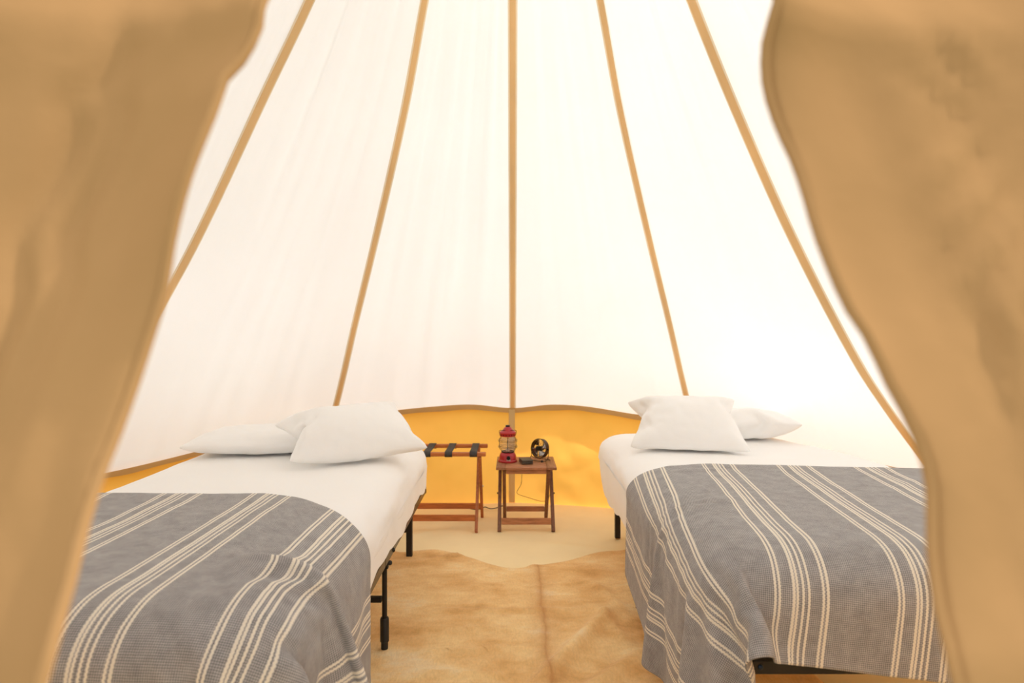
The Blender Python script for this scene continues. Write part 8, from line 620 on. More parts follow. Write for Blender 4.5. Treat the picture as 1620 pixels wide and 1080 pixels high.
  [20,0,0,15,22,22,22,23,22,19,17,18,19,20,20,20,18,19,20,20,20,15,6,-9,-13,-13,-13,-10,-6,-5,-3,-3,-3,-3,-3,-3,-3,-3,-3,-2,-3,-3,-3,-3,-3,-2,-3,-3,-3,-3,-3,-2,-3,-3,-3,-3,-2,-3,-3,-3,-3,-3,-2,-6,-8,-7,-8,-7,-8,-7,-163,0,2,20,23,22,23,22,22,23,20,17,19,19,21,20,19,19,19,20,19,18,9,-8,-13,-13,-13,-9,-5,-3,-3,-3,-3,-3,-3,-3,-3,-2,-3,-3,-3,-3,-3,-3,-2,-3,-3,-3,-3,-3,-2,-3,-3,-3,-3,-2,-3,-3,-3,-3,-3,-2,-4,-6,-8,-7,-8,-7,-7,-8,-186,0,6,22,23,23,23,23,22,23,23,21,18,19,19,21,20,19,15,22,20,20,12,-6,-12,-14,-13,-7,-3,-3,-3,-3,-3,-3,-3,-2,-3,-3,-3,-3,-3,-3,-2,-3,-3,-3,-3,-3,-3,-2,-3,-3,-3,-3,-2,-3,-3,-3,-2,-3,-3,-3,-4,-7,-7,-8,-7,-8,-7,-7,-210,1,12,23,23,23,22,23,23,23,23,22,22,20,19,20,20,20,16,17,21,20,19,-4,-17,-10,-12,-3,-3,-3,-3,-3,-3,-3,-2,-3,-3,-3,-3,-3,-3,-2,-3,-3,-3,-3,-3,-2,-3,-3,-3,-3,-3,-2,-3,-3,-3,-3,-2,-3,-3,-4,-4,-7,-7,-8,-7,-8,-7,-7,-233,5,18,21,22,23,22,23,23,23,23,23,23,22,21,20,18,19,21,13,21,20,11,10,-17,-12,-3,-3,-3,-3,-3,-2,-3,-3,-3,-3,-3,-3,-3,-3,-2,-3,-3,-3,-3,-3,-2,-3,-3,-3,-3,-3,-2,-3,-3,-3,-3,-3,-2,-3,-3,-4,-5,-7,-7,-8,-7,-7,-8,-7,-256,12,21,21,21,22,22,23,22,23,23,23,23,23,23,22,20,17,20,16,18,22,17,8,-17,-5,-3,-3,-2,-3,-3,-3,-3,-3,-3,-3,-3,-3,-3,-2,-3,-3,-3,-3,-3,-2,-3,-3,-3,-3,-3,-2,-3,-3,-3,-3,-2,-4,-2,-3,-3,-6,-4,-6,-8,-8,-7,-7,-8,-7,-279,23,21,21,22,18,22,23,22,23,22,23,23,23,23,23,23,18,20,21,18,16,21,11,-18,2,-3,-3,-3,-3,-2,-3,-3,-3,-3,-3,-3,-2,-3,-3,-3,-3,-3,-3,-2,-3,-3,-3,-3,-2,-3,-3,-3,-3,-3,-2,-3,-3,-3,-3,-4,-6,-3,-8,-8,-7,-7,-7,-8,-7,-301,21,24,24,23,23,19,23,22,23,22,23,23,23,22,23,23,23,21,19,20,14,22,15,-14,2,-2,-2,-2,-3,-3,-2,-3,-3,-2,-3,-3,-2,-3,-3,-3,-3,-3,-2,-3,-3,-3,-3,-2,-3,-3,-3,-3,-2,-3,-3,-3,-3,-3,-3,-5,-6,-3,-8,-8,-7,-7,-7,-8,-8,-321,23,22,24,24,24,23,23,23,22,23,22,23,22,23,23,23,23,22,22,22,13,20,16,-8,3,-3,-1,-3,-2,-2,-2,-3,-2,-2,-3,-2,-2,-3,-2,-3,-3,-2,-3,-2,-3,-3,-2,-3,-3,-3,-3,-3,-3,-2,-3,-3,-3,-3,-3,-7,-4,-4,-9,-8,-6,-7,-7,-9,-21,-327,23,23,24,24,23,24,24,24,23,23,23,23,23,22,23,22,23,23,23,20,17,19,10,9,-8,4,-5,0,-3,-1,-2,-2,-2,-2,-1,-3,-1,-2,-3,-2,-2,-2,-2,-3,-2,-2,-3,-2,-3,-3,-2,-3,-3,-3,-2,-3,-4,-2,-5,-5,-4,-6,-8,-8,-6,-7,-8,-22,-22,-332,23,24,24,23,24,24,23,24,24,24,23,24,23,23,23,23,23,23,22,20,20,13,9,12,1,-5,2,-3,0,-2,-1,-2,-1,-2,-2,-1,-1,-1,-2,-2,-1,-2,-2,-2,-2,-2,-1,-2,-3,-2,-3,-2,-3,-2,-4,-1,-3,-6,-2,-5,-6,-5,-11,-4,-6,-7,-23,-23,-22,-336,24,24,24,23,24,24,23,24,24,24,23,24,24,23,24,23,21,23,24,21,18,13,9,8,4,-2,1,0,-2,-1,-1,-1,0,-2,0,-1,-1,-1,-2,-1,-3,0,-1,-1,-1,-2,-1,-2,-2,-2,-2,-2,-2,-2,-3,-3,-3,-2,-3,-4,-6,-7,-9,-2,-8,-24,-21,-22,-16,-346,24,24,23,24,24,24,23,24,24,24,23,24,24,23,24,24,23,22,23,21,17,13,10,5,4,1,0,-1,0,0,0,-1,-1,0,-1,-1,0,-1,-1,-1,0,-1,-1,-1,-1,-1,-1,-2,-1,-1,-2,-2,-3,-3,-2,-1,-2,-2,-2,-3,-5,-5,-9,-3,-24,-22,-20,-15,-18,-355,24,24,23,24,24,24,23,24,24,24,23,24,24,24,23,24,24,21,23,22,16,13,9,5,3,2,0,-1,0,0,1,-1,-1,-1,0,0,0,-1,-1,0,-1,0,0,0,0,-1,-1,-1,-1,-1,-1,-2,-1,-2,-2,-2,-1,-2,-2,-3,-2,-2,-5,-24,-20,-20,-14,-19,-24,-356,24,24,24,23,24,24,24,23,24,24,24,24,23,24,24,24,22,23,23,21,15,13,8,5,3,1,0,-1,1,0,0,0,-1,-1,0,0,1,-1,0,0,0,0,-1,0,1,-1,0,0,-1,-1,-1,-1,-1,-2,-1,-1,-1,-1,-2,-3,-2,-2,-18,-10,-18,-20,-23,-23,-22,-354,24,24,23,24,24,24,23,24,24,24,23,24,24,24,24,23,24,23,22,19,16,11,8,4,3,1,0,-1,0,1,0,0,-2,0,0,1,0,0,0,1,-1,0,0,0,0,0,0,0,0,-1,0,-1,0,-1,-1,-1,-1,-1,-1,-2,-3,-11,-7,-16,-20,-18,-23,-24,-21,-353,24,23,24,24,24,23,24,24,24,23,24,24,24,23,24,24,23,23,21,20,15,11,7,4,2,1,-1,0,0,0,0,0,-1,0,0,1,0,0,0,1,-1,0,0,0,0,1,0,0,0,-1,0,-1,0,0,0,-1,0,-1,-1,-3,-5,-7,-12,-14,-17,-20,-24,-21,-23,-352,23,24,24,24,23,24,24,24,23,24,24,24,23,24,24,23,24,22,23,19,12,11,7,3,3,0,-1,-1,0,1,0,-1,0,0,0,0,0,1,0,1,-1,0,0,0,1,0,-1,0,0,0,0,0,-1,0,0,0,0,0,-2,-3,-5,-8,-11,-15,-18,-24,-17,-22,-22,-350,23,24,24,23,24,24,24,23,24,24,24,24,23,24,24,23,24,22,22,16,16,9,5,4,1,0,-1,0,0,0,0,0,0,0,0,0,0,1,1,0,-1,0,0,0,0,1,-1,0,0,-1,0,0,0,0,1,0,-1,0,-2,-3,-5,-8,-11,-16,-19,-24,-23,-22,-19,-342,24,24,24,23,24,24,24,23,24,24,24,23,24,24,24,23,24,22,19,19,13,7,8,2,1,0,-1,0,0,0,-1,0,1,0,0,0,0,1,1,-1,0,-1,0,1,0,0,0,0,-1,0,-1,0,0,1,1,0,0,-1,-2,-3,-6,-8,-11,-16,-19,-24,-23,-23,-23,-332,24,24,24,23,24,24,24,23,24,24,23,24,24,24,24,23,22,21,23,18,8,9,8,0,1,0,0,0,0,0,-1,0,1,1,0,-1,1,0,1,-1,-1,0,0,0,1,0,0,-1,0,-1,0,0,1,0,1,0,-1,0,-3,-2,-7,-7,-12,-17,-21,-21,-24,-23,-24,-325,24,24,23,24,24,24,23,24,24,24,23,24,23,24,24,23,24,23,19,13,17,6,2,2,1,1,-1,0,0,0,0,0,0,1,0,0,0,0,0,0,0,-1,0,0,0,0,0,0,-1,-1,1,0,1,1,0,-1,0,1,-4,-2,-7,-9,-10,-19,-21,-21,-23,-24,-24,-319,24,24,23,24,24,23,24,24,24,23,24,24,24,23,24,23,23,24,15,20,6,8,5,2,1,0,-1,0,0,0,0,0,0,1,-1,0,0,1,0,0,0,-1,0,0,0,0,0,-1,-1,0,1,1,1,0,0,-1,0,1,-3,-3,-7,-10,-10,-21,-19,-22,-23,-24,-24,-313,24,24,23,24,24,23,24,24,24,23,24,24,23,24,24,23,24,22,22,14,3,8,4,3,0,1,-1,-1,0,0,0,0,0,1,-1,0,0,0,1,0,-1,0,0,0,0,0,0,-1,-1,0,1,1,1,0,0,-1,0,2,-4,-3,-8,-9,-11,-21,-21,-21,-23,-24,-24,-307,24,24,23,24,24,24,23,24,24,23,24,24,23,24,24,24,23,24,10,14,17,1,4,2,4,-2,-2,0,-1,0,0,0,1,-1,0,0,0,0,1,-1,0,-1,0,0,1,0,0,-1,0,0,1,1,1,-1,-1,0,0,3,-5,-3,-8,-11,-10,-21,-22,-21,-23,-24,-24,-302,24,24,24,24,23,24,24,24,24,23,24,24,24,23,24,24,23,15,20,11,10,15,2,1,-5,0,2,-3,-1,0,0,0,1,-1,0,-1,0,1,0,0,-1,0,0,1,0,0,0,-1,0,1,0,1,0,0,0,0,0,2,-6,-3,-7,-12,-10,-21,-22,-22,-23,-24,-24,-298,24,24,24,24,24,23,24,24,24,23,24,24,24,24,22,24,22,24,12,18,12,-2,3,2,1,6,-5,-2,-1,-1,0,1,0,-1,-1,0,1,0,0,-1,0,0,0,1,0,0,-1,-1,1,1,0,1,0,-1,1,0,0,3,-7,-4,-6,-13,-10,-22,-22,-21,-24,-24,-24,-294,24,24,24,23,24,24,24,24,24,23,24,24,24,24,23,23,24,20,22,12,11,6,3,2,0,-3,-3,-4,-2,0,0,0,0,-1,-1,0,1,0,0,-1,0,0,0,1,0,0,-1,0,1,1,0,0,-1,0,0,1,-1,2,-2,-9,-5,-14,-9,-23,-21,-22,-24,-24,-24,-289,23,24,24,24,23,24,24,24,24,24,24,24,23,24,24,24,22,23,9,11,10,6,5,9,-4,-2,-1,-2,-1,-1,0,0,-1,0,-1,0,0,1,-1,0,0,0,0,1,0,-1,0,0,1,1,0,-1,0,0,0,0,2,-2,1,-5,-10,-14,-11,-22,-22,-22,-24,-24,-24,-285,24,24,23,24,24,24,24,24,24,24,23,24,24,24,24,24,23,16,19,5,10,6,7,-3,4,-1,-2,-1,-1,0,-1,0,-1,-1,0,0,0,0,0,-1,0,1,1,0,0,-1,0,0,1,1,0,-1,-1,1,0,1,1,-3,0,-2,-15,-10,-12,-23,-22,-22,-24,-23,-24,-281,24,24,23,24,24,24,24,24,24,23,24,24,24,24,24,24,18,23,16,5,9,6,6,-4,-1,0,1,1,0,-1,-1,0,-1,-1,0,0,0,0,0,0,0,1,1,0,-1,-1,1,0,1,0,0,-1,-1,1,1,0,0,-1,-3,0,-16,-12,-11,-22,-23,-21,-24,-24,-24,-276,24,24,23,24,24,24,24,24,24,23,24,24,24,24,24,21,24,15,15,16,6,5,-2,2,-1,-1,1,0,0,0,-1,-1,-1,-1,1,0,0,-1,0,0,0,1,1,0,0,-1,0,1,0,0,0,-1,0,0,1,0,0,-2,-3,1,-16,-13,-11,-22,-24,-21,-24,-24,-24,-271,24,24,23,24,24,24,24,24,24,24,23,24,24,24,24,24,17,20,15,12,3,5,5,-5,0,1,1,1,0,-1,-1,-1,-1,-1,1,0,0,-1,0,0,1,0,1,-1,-1,3,-1,0,0,0,0,-1,0,1,0,0,-1,-1,-4,2,-17,-14,-11,-21,-24,-22,-24,-24,-24,-266,24,23,24,24,24,24,24,24,23,24,24,24,24,24,24,20,20,21,11,11,11,3,-2,-1,1,0,0,1,0,-1,-2,-1,0,-1,1,0,0,-1,0,1,0,0,0,0,-1,1,3,-2,1,0,-1,0,0,0,0,0,-1,-1,-4,2,-17,-15,-12,-20,-24,-23,-24,-23,-24,-262,24,23,24,24,24,24,24,24,23,24,24,24,24,24,24,21,21,15,15,12,5,3,3,-1,-3,0,1,1,-1,-1,-1,-1,0,0,0,0,0,0,0,0,0,0,0,0,0,0,1,3,-2,0,0,0,0,-1,0,-1,2,-3,-4,3,-17,-13,-17,-19,-24,-23,-24,-24,-24,-257,24,23,24,24,24,24,24,24,24,23,24,24,24,24,24,22,18,17,15,8,7,4,-1,-2,0,1,1,0,-1,-1,-1,-1,0,0,0,-1,1,0,0,1,-1,0,0,0,0,1,1,0,3,-3,0,0,0,0,-1,0,1,-3,-1,-2,-10,-18,-21,-17,-23,-24,-24,-24,-24,-252,24,23,24,24,24,24,24,24,24,23,24,24,24,24,24,21,18,17,13,10,6,1,0,0,0,0,1,0,-2,-1,-1,0,0,0,-1,0,1,0,0,0,0,0,0,0,0,1,1,0,0,4,-3,0,0,-1,-1,1,-1,0,-4,-6,-4,-22,-18,-18,-24,-24,-23,-24,-24,-248,24,24,23,24,24,24,24,24,24,23,24,24,24,24,24,21,18,16,13,9,5,1,1,-1,0,0,1,-1,-1,-1,-1,0,0,-1,0,0,0,0,1,-1,0,0,0,1,1,1,0,0,0,1,3,-2,-1,-1,0,0,0,-2,-6,-5,-2,-21,-18,-20,-24,-24,-24,-24,-24,-243,24,24,23,24,24,24,24,24,24,24,23,24,24,24,24,20,18,16,12,8,4,3,-1,-1,0,2,-1,-1,-1,-1,0,0,0,-1,0,0,0,0,0,0,0,0,0,1,1,1,0,0,0,1,0,4,-4,0,0,0,-1,-3,-6,-4,-1,-22,-18,-22,-24,-23,-24,-24,-24,-239,24,24,24,23,24,24,24,24,24,24,23,24,24,24,24,19,19,15,10,9,4,1,-1,0,2,-1,-1,-1,0,-1,0,0,0,-1,0,0,0,0,0,0,0,0,1,0,1,1,0,0,0,1,0,1,3,-4,0,0,-1,-4,-5,-1,-4,-22,-18,-23,-24,-24,-24,-24,-24,-234,24,24,24,24,23,24,24,24,24,24,24,23,24,24,23,20,18,14,11,8,2,1,0,2,-2,0,-1,0,-1,0,0,0,0,0,-1,0,0,-1,1,0,1,0,0,1,0,1,0,0,0,1,0,0,0,4,-4,1,-2,-5,-4,2,-7,-21,-20,-24,-24,-24,-24,-24,-24,-229,24,24,24,24,23,24,24,24,24,24,24,23,24,24,22,21,17,13,11,6,4,0,2,-2,0,0,-1,-1,0,0,0,0,0,0,-1,0,0,-1,1,1,0,0,1,0,1,0,0,0,0,1,0,0,0,0,4,-4,-1,-4,-3,2,-9,-21,-21,-24,-24,-24,-24,-24,-24,-225,24,24,24,24,24,23,24,24,24,24,24,24,23,24,22,21,16,13,10,6,3,2,-3,1,0,-1,-1,0,0,0,0,0,-1,0,0,0,-1,0,1,1,0,1,0,1,0,1,0,-1,1,0,0,-1,1,0,1,3,-5,-3,-2,2,-11,-21,-23,-24,-24,-24,-24,-23,-24,-221,24,24,24,24,24,24,23,24,24,24,24,24,24,23,22,20,16,13,9,5,4,-2,0,1,0,-1,-1,0,0,0,-1,0,0,0,0,0,0,-1,1,1,0,1,1,0,1,0,0,0,0,0,-1,0,1,0,0,1,2,-5,-2,2,-14,-21,-23,-24,-24,-24,-24,-24,-24,-215,23,24,24,24,24,24,24,23,24,24,24,24,24,23,22,19,16,12,8,7,0,0,1,0,-1,0,-1,0,-1,0,0,0,0,0,0,0,0,0,0,1,0,2,1,0,0,0,0,0,0,0,-1,0,1,0,0,0,1,1,-5,2,-15,-22,-24,-24,-24,-23,-24,-24,-24,-211,23,24,24,24,24,24,24,24,23,24,24,24,24,23,22,19,14,11,9,4,5,2,1,-1,0,-1,-1,-1,-2,-2,0,0,0,1,0,1,0,0,0,0,0,1,1,1,-1,0,0,0,0,0,0,0,0,0,0,1,-1,2,-2,1,-18,-22,-24,-24,-24,-24,-24,-24,-24,-206,24,23,24,24,24,24,24,24,24,23,24,24,24,23,22,18,14,10,8,6,3,-2,0,0,-1,0,0,-1,0,0,0,0,0,1,1,1,0,0,0,0,-1,0,1,1,-1,0,0,0,0,0,1,0,0,0,1,0,0,-1,1,0,-19,-24,-24,-23,-24,-24,-24,-24,-24,-202,24,24,23,24,24,24,24,24,24,24,23,24,24,24,21,17,13,10,8,5,0,4,0,0,0,-1,1,0,-1,0,0,0,0,0,1,0,0,0,0,0,0,0,0,0,-1,0,0,1,0,0,0,0,1,0,0,0,0,0,0,0,-22,-24,-23,-24,-23,-24,-24,-24,-24,-198,24,24,24,23,24,24,24,24,24,24,24,23,24,24,20,17,12,10,7,5,6,-2,0,0,0,0,0,0,0,-1,0,0,0,1,0,0,1,0,0,-1,0,0,0,0,-1,0,1,0,0,0,0,1,0,0,0,0,0,0,0,0,-24,-23,-24,-23,-24,-24,-24,-24,-24],
 ),
 'pl1': (26, 18,
  [-1268,23,24,23,24,23,23,23,24,23,24,23,23,24,23,24,23,24,23,24,24,24,23,24,24,23,-589,22,23,23,24,24,24,23,22,24,23,24,24,23,23,24,24,24,24,23,23,24,24,24,23,22,-587,24,20,23,24,23,24,24,23,24,23,23,24,24,24,23,24,23,24,24,23,24,24,24,19,24,-586,22,21,24,23,24,24,23,24,23,24,24,24,23,24,23,24,24,23,24,24,24,23,24,22,21,-585,21,22,23,23,24,24,23,24,23,24,23,24,24,24,24,23,24,24,23,24,23,24,21,24,20,-582,20,21,24,23,23,24,24,24,23,24,23,24,24,24,23,24,24,24,23,24,23,24,21,24,19,-581,21,20,23,24,23,24,23,24,24,24,23,24,24,24,23,24,24,24,23,24,23,22,24,22,20,-580,23,17,23,23,24,24,23,24,24,23,24,24,24,23,24,24,24,23,24,24,22,24,24,16,24,-579,23,17,23,23,24,23,24,24,23,24,24,24,23,24,24,24,24,23,24,23,23,24,23,16,24,-578,22,18,23,23,24,23,24,23,24,24,24,24,23,24,24,24,23,24,24,23,23,24,23,17,24,-580,19,22,24,22,24,23,24,23,24,24,24,23,24,24,24,23,24,24,24,23,23,24,23,18,22,-579,19,23,23,22,24,23,24,23,24,24,24,23,24,24,23,24,24,24,23,23,24,23,24,21,20,-581,20,23,21,24,23,24,23,24,24,24,23,24,24,24,23,24,24,23,24,24,22,24,23,23,19,-582,21,24,20,23,24,24,24,23,24,24,23,24,24,23,24,24,24,23,24,24,23,22,23,24,20,-584,22,24,20,23,24,24,24,23,24,24,24,23,23,24,24,24,23,24,23,24,24,24,21,23,22,-586,24,19,24,24,24,23,24,23,24,24,24,23,24,24,23,23,24,24,23,24,24,23,24,20,24,-588,22,24,23,24,24,23,23,24,24,24,24,24,23,23,24,23,24,22,24,24,23,24,23,24,22,-590,24,23,24,24,23,24,24,23,24,23,24,24,23,23,24,23,24,23,23,24,23,23,24,23,24,-535,23,24,23,24,23,23,23,24,23,24,23,23,24,23,24,23,24,23,24,24,24,23,24,24,23,-589,21,24,24,23,23,24,24,23,23,24,23,24,24,24,23,23,24,24,24,23,23,24,24,24,21,-587,23,20,24,23,24,23,24,24,24,23,24,24,23,24,24,24,24,23,24,23,24,24,23,20,23,-586,21,22,23,24,24,23,24,24,24,23,24,24,23,24,24,24,24,23,24,23,24,23,24,22,21,-585,20,23,22,24,24,23,24,24,23,24,24,23,24,24,24,23,24,24,24,24,23,24,21,23,20,-582,19,22,24,22,24,24,24,23,24,24,24,23,25,23,24,23,24,24,24,23,24,23,23,23,18,-581,19,22,24,22,24,24,23,24,24,24,24,23,25,23,24,23,24,24,24,23,24,23,23,21,20,-580,18,21,24,23,24,25,22,24,24,24,23,24,24,24,23,24,24,24,23,24,24,23,23,18,22,-579,20,19,24,23,24,24,24,23,24,24,23,24,24,23,24,23,25,23,24,24,23,24,24,19,19,-578,18,21,24,23,24,24,23,24,24,23,24,25,23,23,24,24,24,23,24,24,23,24,23,19,21,-580,18,22,24,23,24,23,24,24,24,23,24,24,23,24,24,24,23,24,24,24,23,23,24,21,18,-579,17,23,23,24,23,24,24,24,23,24,24,23,24,24,24,23,24,24,24,24,22,24,23,23,18,-581,19,23,22,24,23,24,24,23,24,24,24,23,24,24,24,23,24,24,24,23,23,24,22,23,19,-582,20,23,22,24,23,24,24,23,24,24,24,23,24,24,24,23,24,24,23,24,24,23,21,24,20,-584,23,20,23,23,24,24,24,23,24,23,24,24,24,24,23,24,24,23,24,24,23,24,21,23,22,-586,24,19,24,24,24,23,24,23,24,24,23,24,24,23,24,24,24,23,24,23,24,24,23,20,24,-588,22,23,24,24,23,24,23,24,23,24,24,24,24,24,23,24,22,24,24,24,23,23,23,24,22,-590,24,23,24,24,23,24,24,23,24,23,24,24,23,23,24,23,24,23,23,24,23,23,24,23,24],
  [2426,4,5,5,4,5,4,4,4,4,3,4,4,3,3,3,2,3,2,2,1,2,3,2,2,1,-56,2,6,2,3,3,4,5,8,5,4,5,2,-1,7,3,2,-2,3,3,5,0,3,4,0,3,-56,3,2,3,5,3,3,3,3,5,7,0,2,3,3,3,4,4,2,3,5,1,2,4,2,4,-56,2,3,4,3,3,4,3,3,3,3,3,4,4,3,2,4,3,4,2,3,3,4,3,3,3,-55,2,2,3,4,3,3,4,3,3,3,3,4,3,3,3,4,3,3,3,3,4,3,3,3,3,-55,2,2,4,3,3,3,3,4,4,3,3,3,3,3,3,4,3,3,3,3,4,3,3,3,3,-55,2,3,3,3,3,3,3,4,3,3,4,3,3,3,4,3,3,3,3,4,3,3,3,3,3,-55,3,2,3,3,3,4,3,3,3,4,3,3,3,4,3,3,3,4,3,3,3,3,3,2,4,-55,3,2,3,3,4,3,3,3,4,3,3,3,3,4,3,3,4,3,3,3,3,3,4,2,3,-55,3,3,3,3,3,3,3,4,3,3,3,4,3,3,3,4,3,3,3,3,4,3,3,2,3,-55,3,3,3,3,3,3,4,3,3,3,4,3,3,3,4,3,3,3,4,3,3,3,3,2,3,-55,3,3,3,3,3,4,3,3,3,4,2,4,3,4,3,3,3,4,2,3,4,3,3,3,2,-55,3,3,3,3,4,3,3,3,3,3,4,3,3,4,3,3,4,2,4,3,3,4,3,2,2,-55,4,3,2,4,3,3,3,3,4,3,2,4,3,3,4,4,3,3,2,3,4,3,3,3,2,-55,4,3,3,3,3,3,2,4,2,3,4,4,3,3,4,4,3,2,3,3,4,4,2,4,2,-56,4,2,3,3,1,5,3,4,3,3,3,3,2,1,3,6,5,3,3,3,3,4,3,3,3,-56,3,1,3,3,0,6,3,-1,1,2,2,4,5,7,3,0,4,8,5,4,3,3,2,5,3,-56,2,2,2,2,2,1,3,2,2,2,3,3,3,4,3,4,4,4,4,5,5,4,4,5,4,-471,4,5,5,4,5,4,4,4,4,3,4,4,3,3,3,2,3,2,2,1,2,3,2,2,1,-56,3,3,5,6,1,3,4,4,6,1,6,4,-1,3,3,7,0,2,3,3,5,3,0,2,3,-56,3,2,4,6,1,3,3,3,3,5,2,3,3,3,3,3,3,4,3,5,1,3,3,3,4,-56,2,3,3,4,3,3,4,3,3,3,3,3,3,4,3,3,3,4,2,3,4,3,3,3,4,-55,2,3,3,3,3,4,3,3,3,3,3,3,4,3,3,3,4,2,4,3,3,3,3,4,3,-55,2,3,3,3,3,4,3,3,3,3,3,4,2,4,3,3,4,3,3,3,3,3,3,4,3,-55,2,3,3,3,4,3,3,3,3,4,3,3,3,4,3,3,3,3,3,3,3,4,3,3,3,-55,3,2,4,3,2,5,3,3,3,3,3,3,3,3,4,3,3,3,4,3,3,3,3,3,3,-55,3,3,3,3,3,3,3,4,3,3,3,3,4,3,3,2,4,4,3,3,3,3,3,3,3,-55,3,3,3,3,3,3,4,3,3,3,3,4,3,3,3,3,4,3,3,3,3,3,4,2,3,-55,3,3,3,3,3,4,3,3,3,3,4,3,3,3,3,4,3,3,3,3,4,2,4,2,3,-55,3,4,3,3,3,3,3,3,4,3,3,3,3,4,3,3,3,3,4,3,3,3,3,3,2,-55,4,3,3,3,3,3,3,4,3,3,3,3,3,4,3,3,3,4,3,3,3,3,3,3,2,-55,4,3,3,3,3,3,4,3,3,3,4,3,3,3,3,3,4,3,3,3,3,3,3,3,2,-55,4,3,4,2,3,4,2,4,3,3,4,2,3,3,4,3,4,2,4,3,4,3,2,4,2,-56,4,3,3,3,2,4,3,3,3,2,5,3,3,4,3,3,4,2,3,1,5,4,4,2,3,-56,4,0,4,1,5,3,3,0,6,2,3,-2,3,3,4,4,8,4,3,3,1,4,6,4,3,-56,2,2,2,2,2,1,3,2,2,2,3,3,3,4,3,4,4,4,4,5,5,4,4,5,4],
  [611,0,0,0,1,0,0,-1,0,1,-1,0,0,0,0,0,1,-1,0,1,0,1,0,0,0,1,-2,15,-3,5,2,1,0,0,-5,-2,-1,0,2,4,-4,0,1,3,0,-1,-4,4,0,-4,4,-15,-2,11,14,1,-3,1,5,2,2,-1,-4,3,2,2,-2,0,0,-4,1,0,-5,4,-1,-2,-13,-12,-2,15,12,1,5,1,-2,5,3,2,2,0,-1,-4,1,2,0,-1,-4,2,0,-3,-4,-4,-10,-17,-1,17,8,8,0,5,2,-2,2,5,-1,5,0,-1,0,0,-4,-1,3,-2,-5,-2,-1,-12,-3,-19,-2,17,11,4,7,3,-1,5,0,-2,0,5,-2,1,-1,3,0,-1,-4,0,-2,-6,-2,-10,-4,-19,-2,17,13,5,2,4,5,2,-1,3,1,-2,3,0,0,-3,0,-1,0,-5,1,-3,-9,-1,-11,-18,-1,13,17,5,5,3,1,4,-2,3,-1,3,-1,0,0,2,-1,0,-3,-4,0,-8,0,-4,-18,-12,-2,12,18,3,8,0,6,2,1,-2,4,2,0,0,1,-1,-3,0,-6,2,-7,-1,-5,-3,-18,-11,-2,14,16,5,6,-1,7,-1,3,2,-2,1,1,3,-3,2,0,-2,-3,0,-7,-1,-5,-4,-17,-13,-2,19,10,3,9,-1,7,1,0,1,4,1,1,0,-3,2,-4,2,-1,-2,-4,-8,-1,-4,-16,-14,-1,19,6,4,10,-1,7,0,5,0,1,-3,1,0,2,-3,2,-2,0,-5,-5,-1,-6,-2,-10,-19,0,18,3,11,3,6,4,2,1,-3,1,4,1,-1,0,0,-4,1,-5,2,-3,-8,-1,-5,-8,-19,0,17,3,12,5,0,1,5,-2,5,0,-3,3,-2,-1,1,2,-3,-1,-4,-2,1,-9,-8,-2,-18,1,14,5,13,3,1,1,-2,4,-3,-1,1,6,2,-3,0,0,-2,-5,-2,-1,0,0,-12,-4,-16,0,10,15,2,0,-2,5,1,3,0,0,0,0,0,-6,-1,4,2,-2,-2,-4,-1,1,-1,-14,-10,0,16,-3,4,0,-3,5,1,-3,-2,-1,0,0,2,3,-1,-4,1,5,1,-1,-1,-1,-5,2,-15,1,0,0,0,0,-1,0,0,1,-1,0,0,-1,0,0,0,0,0,0,1,0,1,-1,0,0,0,-1,0,0,0,1,0,0,-1,0,1,-1,0,0,0,0,0,1,-1,0,1,0,1,0,0,0,1,-2,-16,-2,1,3,-5,-1,-1,0,3,-3,2,0,-3,-1,0,5,-2,-1,1,3,5,1,-4,1,16,-2,-13,-13,-1,3,-4,-3,-2,-1,-1,3,-4,-1,0,0,0,1,0,2,2,6,-2,1,3,13,12,-2,-16,-10,-7,-2,-1,-2,1,-2,1,-4,-2,1,1,2,-1,1,2,4,-4,1,4,5,3,10,16,-1,-17,-6,-10,0,-2,-2,-5,0,-1,3,-4,2,0,0,1,3,0,-3,3,0,5,1,10,6,18,-2,-18,-9,-2,-9,-1,-2,1,-2,0,-1,1,-2,1,1,2,-2,1,0,3,0,5,1,7,7,20,-2,-19,-10,-1,-8,1,-1,1,-5,0,1,-2,2,6,-8,1,3,-3,3,-2,1,3,7,2,12,18,-1,-20,-11,-1,-8,1,-2,0,-2,1,-2,3,-5,3,0,3,-2,3,-2,2,1,0,7,1,17,15,-2,-17,-15,-3,-1,-2,1,0,-5,-1,3,-3,1,-2,-1,3,0,0,-1,1,0,6,2,3,14,19,-2,-20,-11,-1,-6,-2,1,-1,2,-2,-4,2,-2,1,-1,4,-1,0,-3,2,0,5,2,4,15,17,-2,-20,-9,-2,-6,0,-2,3,-5,-1,1,-2,-2,3,0,-1,2,-2,2,-1,1,4,7,1,11,20,-1,-21,-7,-7,-3,1,1,-4,0,-1,-1,-4,1,0,0,4,-3,-1,2,1,0,7,2,6,7,20,0,-19,-5,-9,1,-6,-1,1,-2,-3,-1,-1,2,0,0,-2,3,-1,-1,0,3,6,2,11,3,19,0,-17,-5,-11,-2,2,-3,-5,-1,2,-1,-1,-4,1,1,0,1,2,-2,1,5,0,4,12,3,18,1,-12,-14,-7,1,-4,-2,1,-4,-2,-1,0,3,1,1,0,0,-2,4,-2,1,2,3,12,4,16,0,-11,-14,-2,-1,2,-4,-2,-1,0,2,-5,-1,0,1,0,0,1,3,1,6,-1,0,2,14,10,0,-15,3,-4,2,-4,-2,0,2,-4,0,0,4,1,0,0,-1,-4,1,1,3,5,0,-4,1,15,1,0,0,0,0,-1,0,0,1,-1,0,0,-1,0,0,0,0,0,0,1,0,1,-1,0,0,0],
 ),
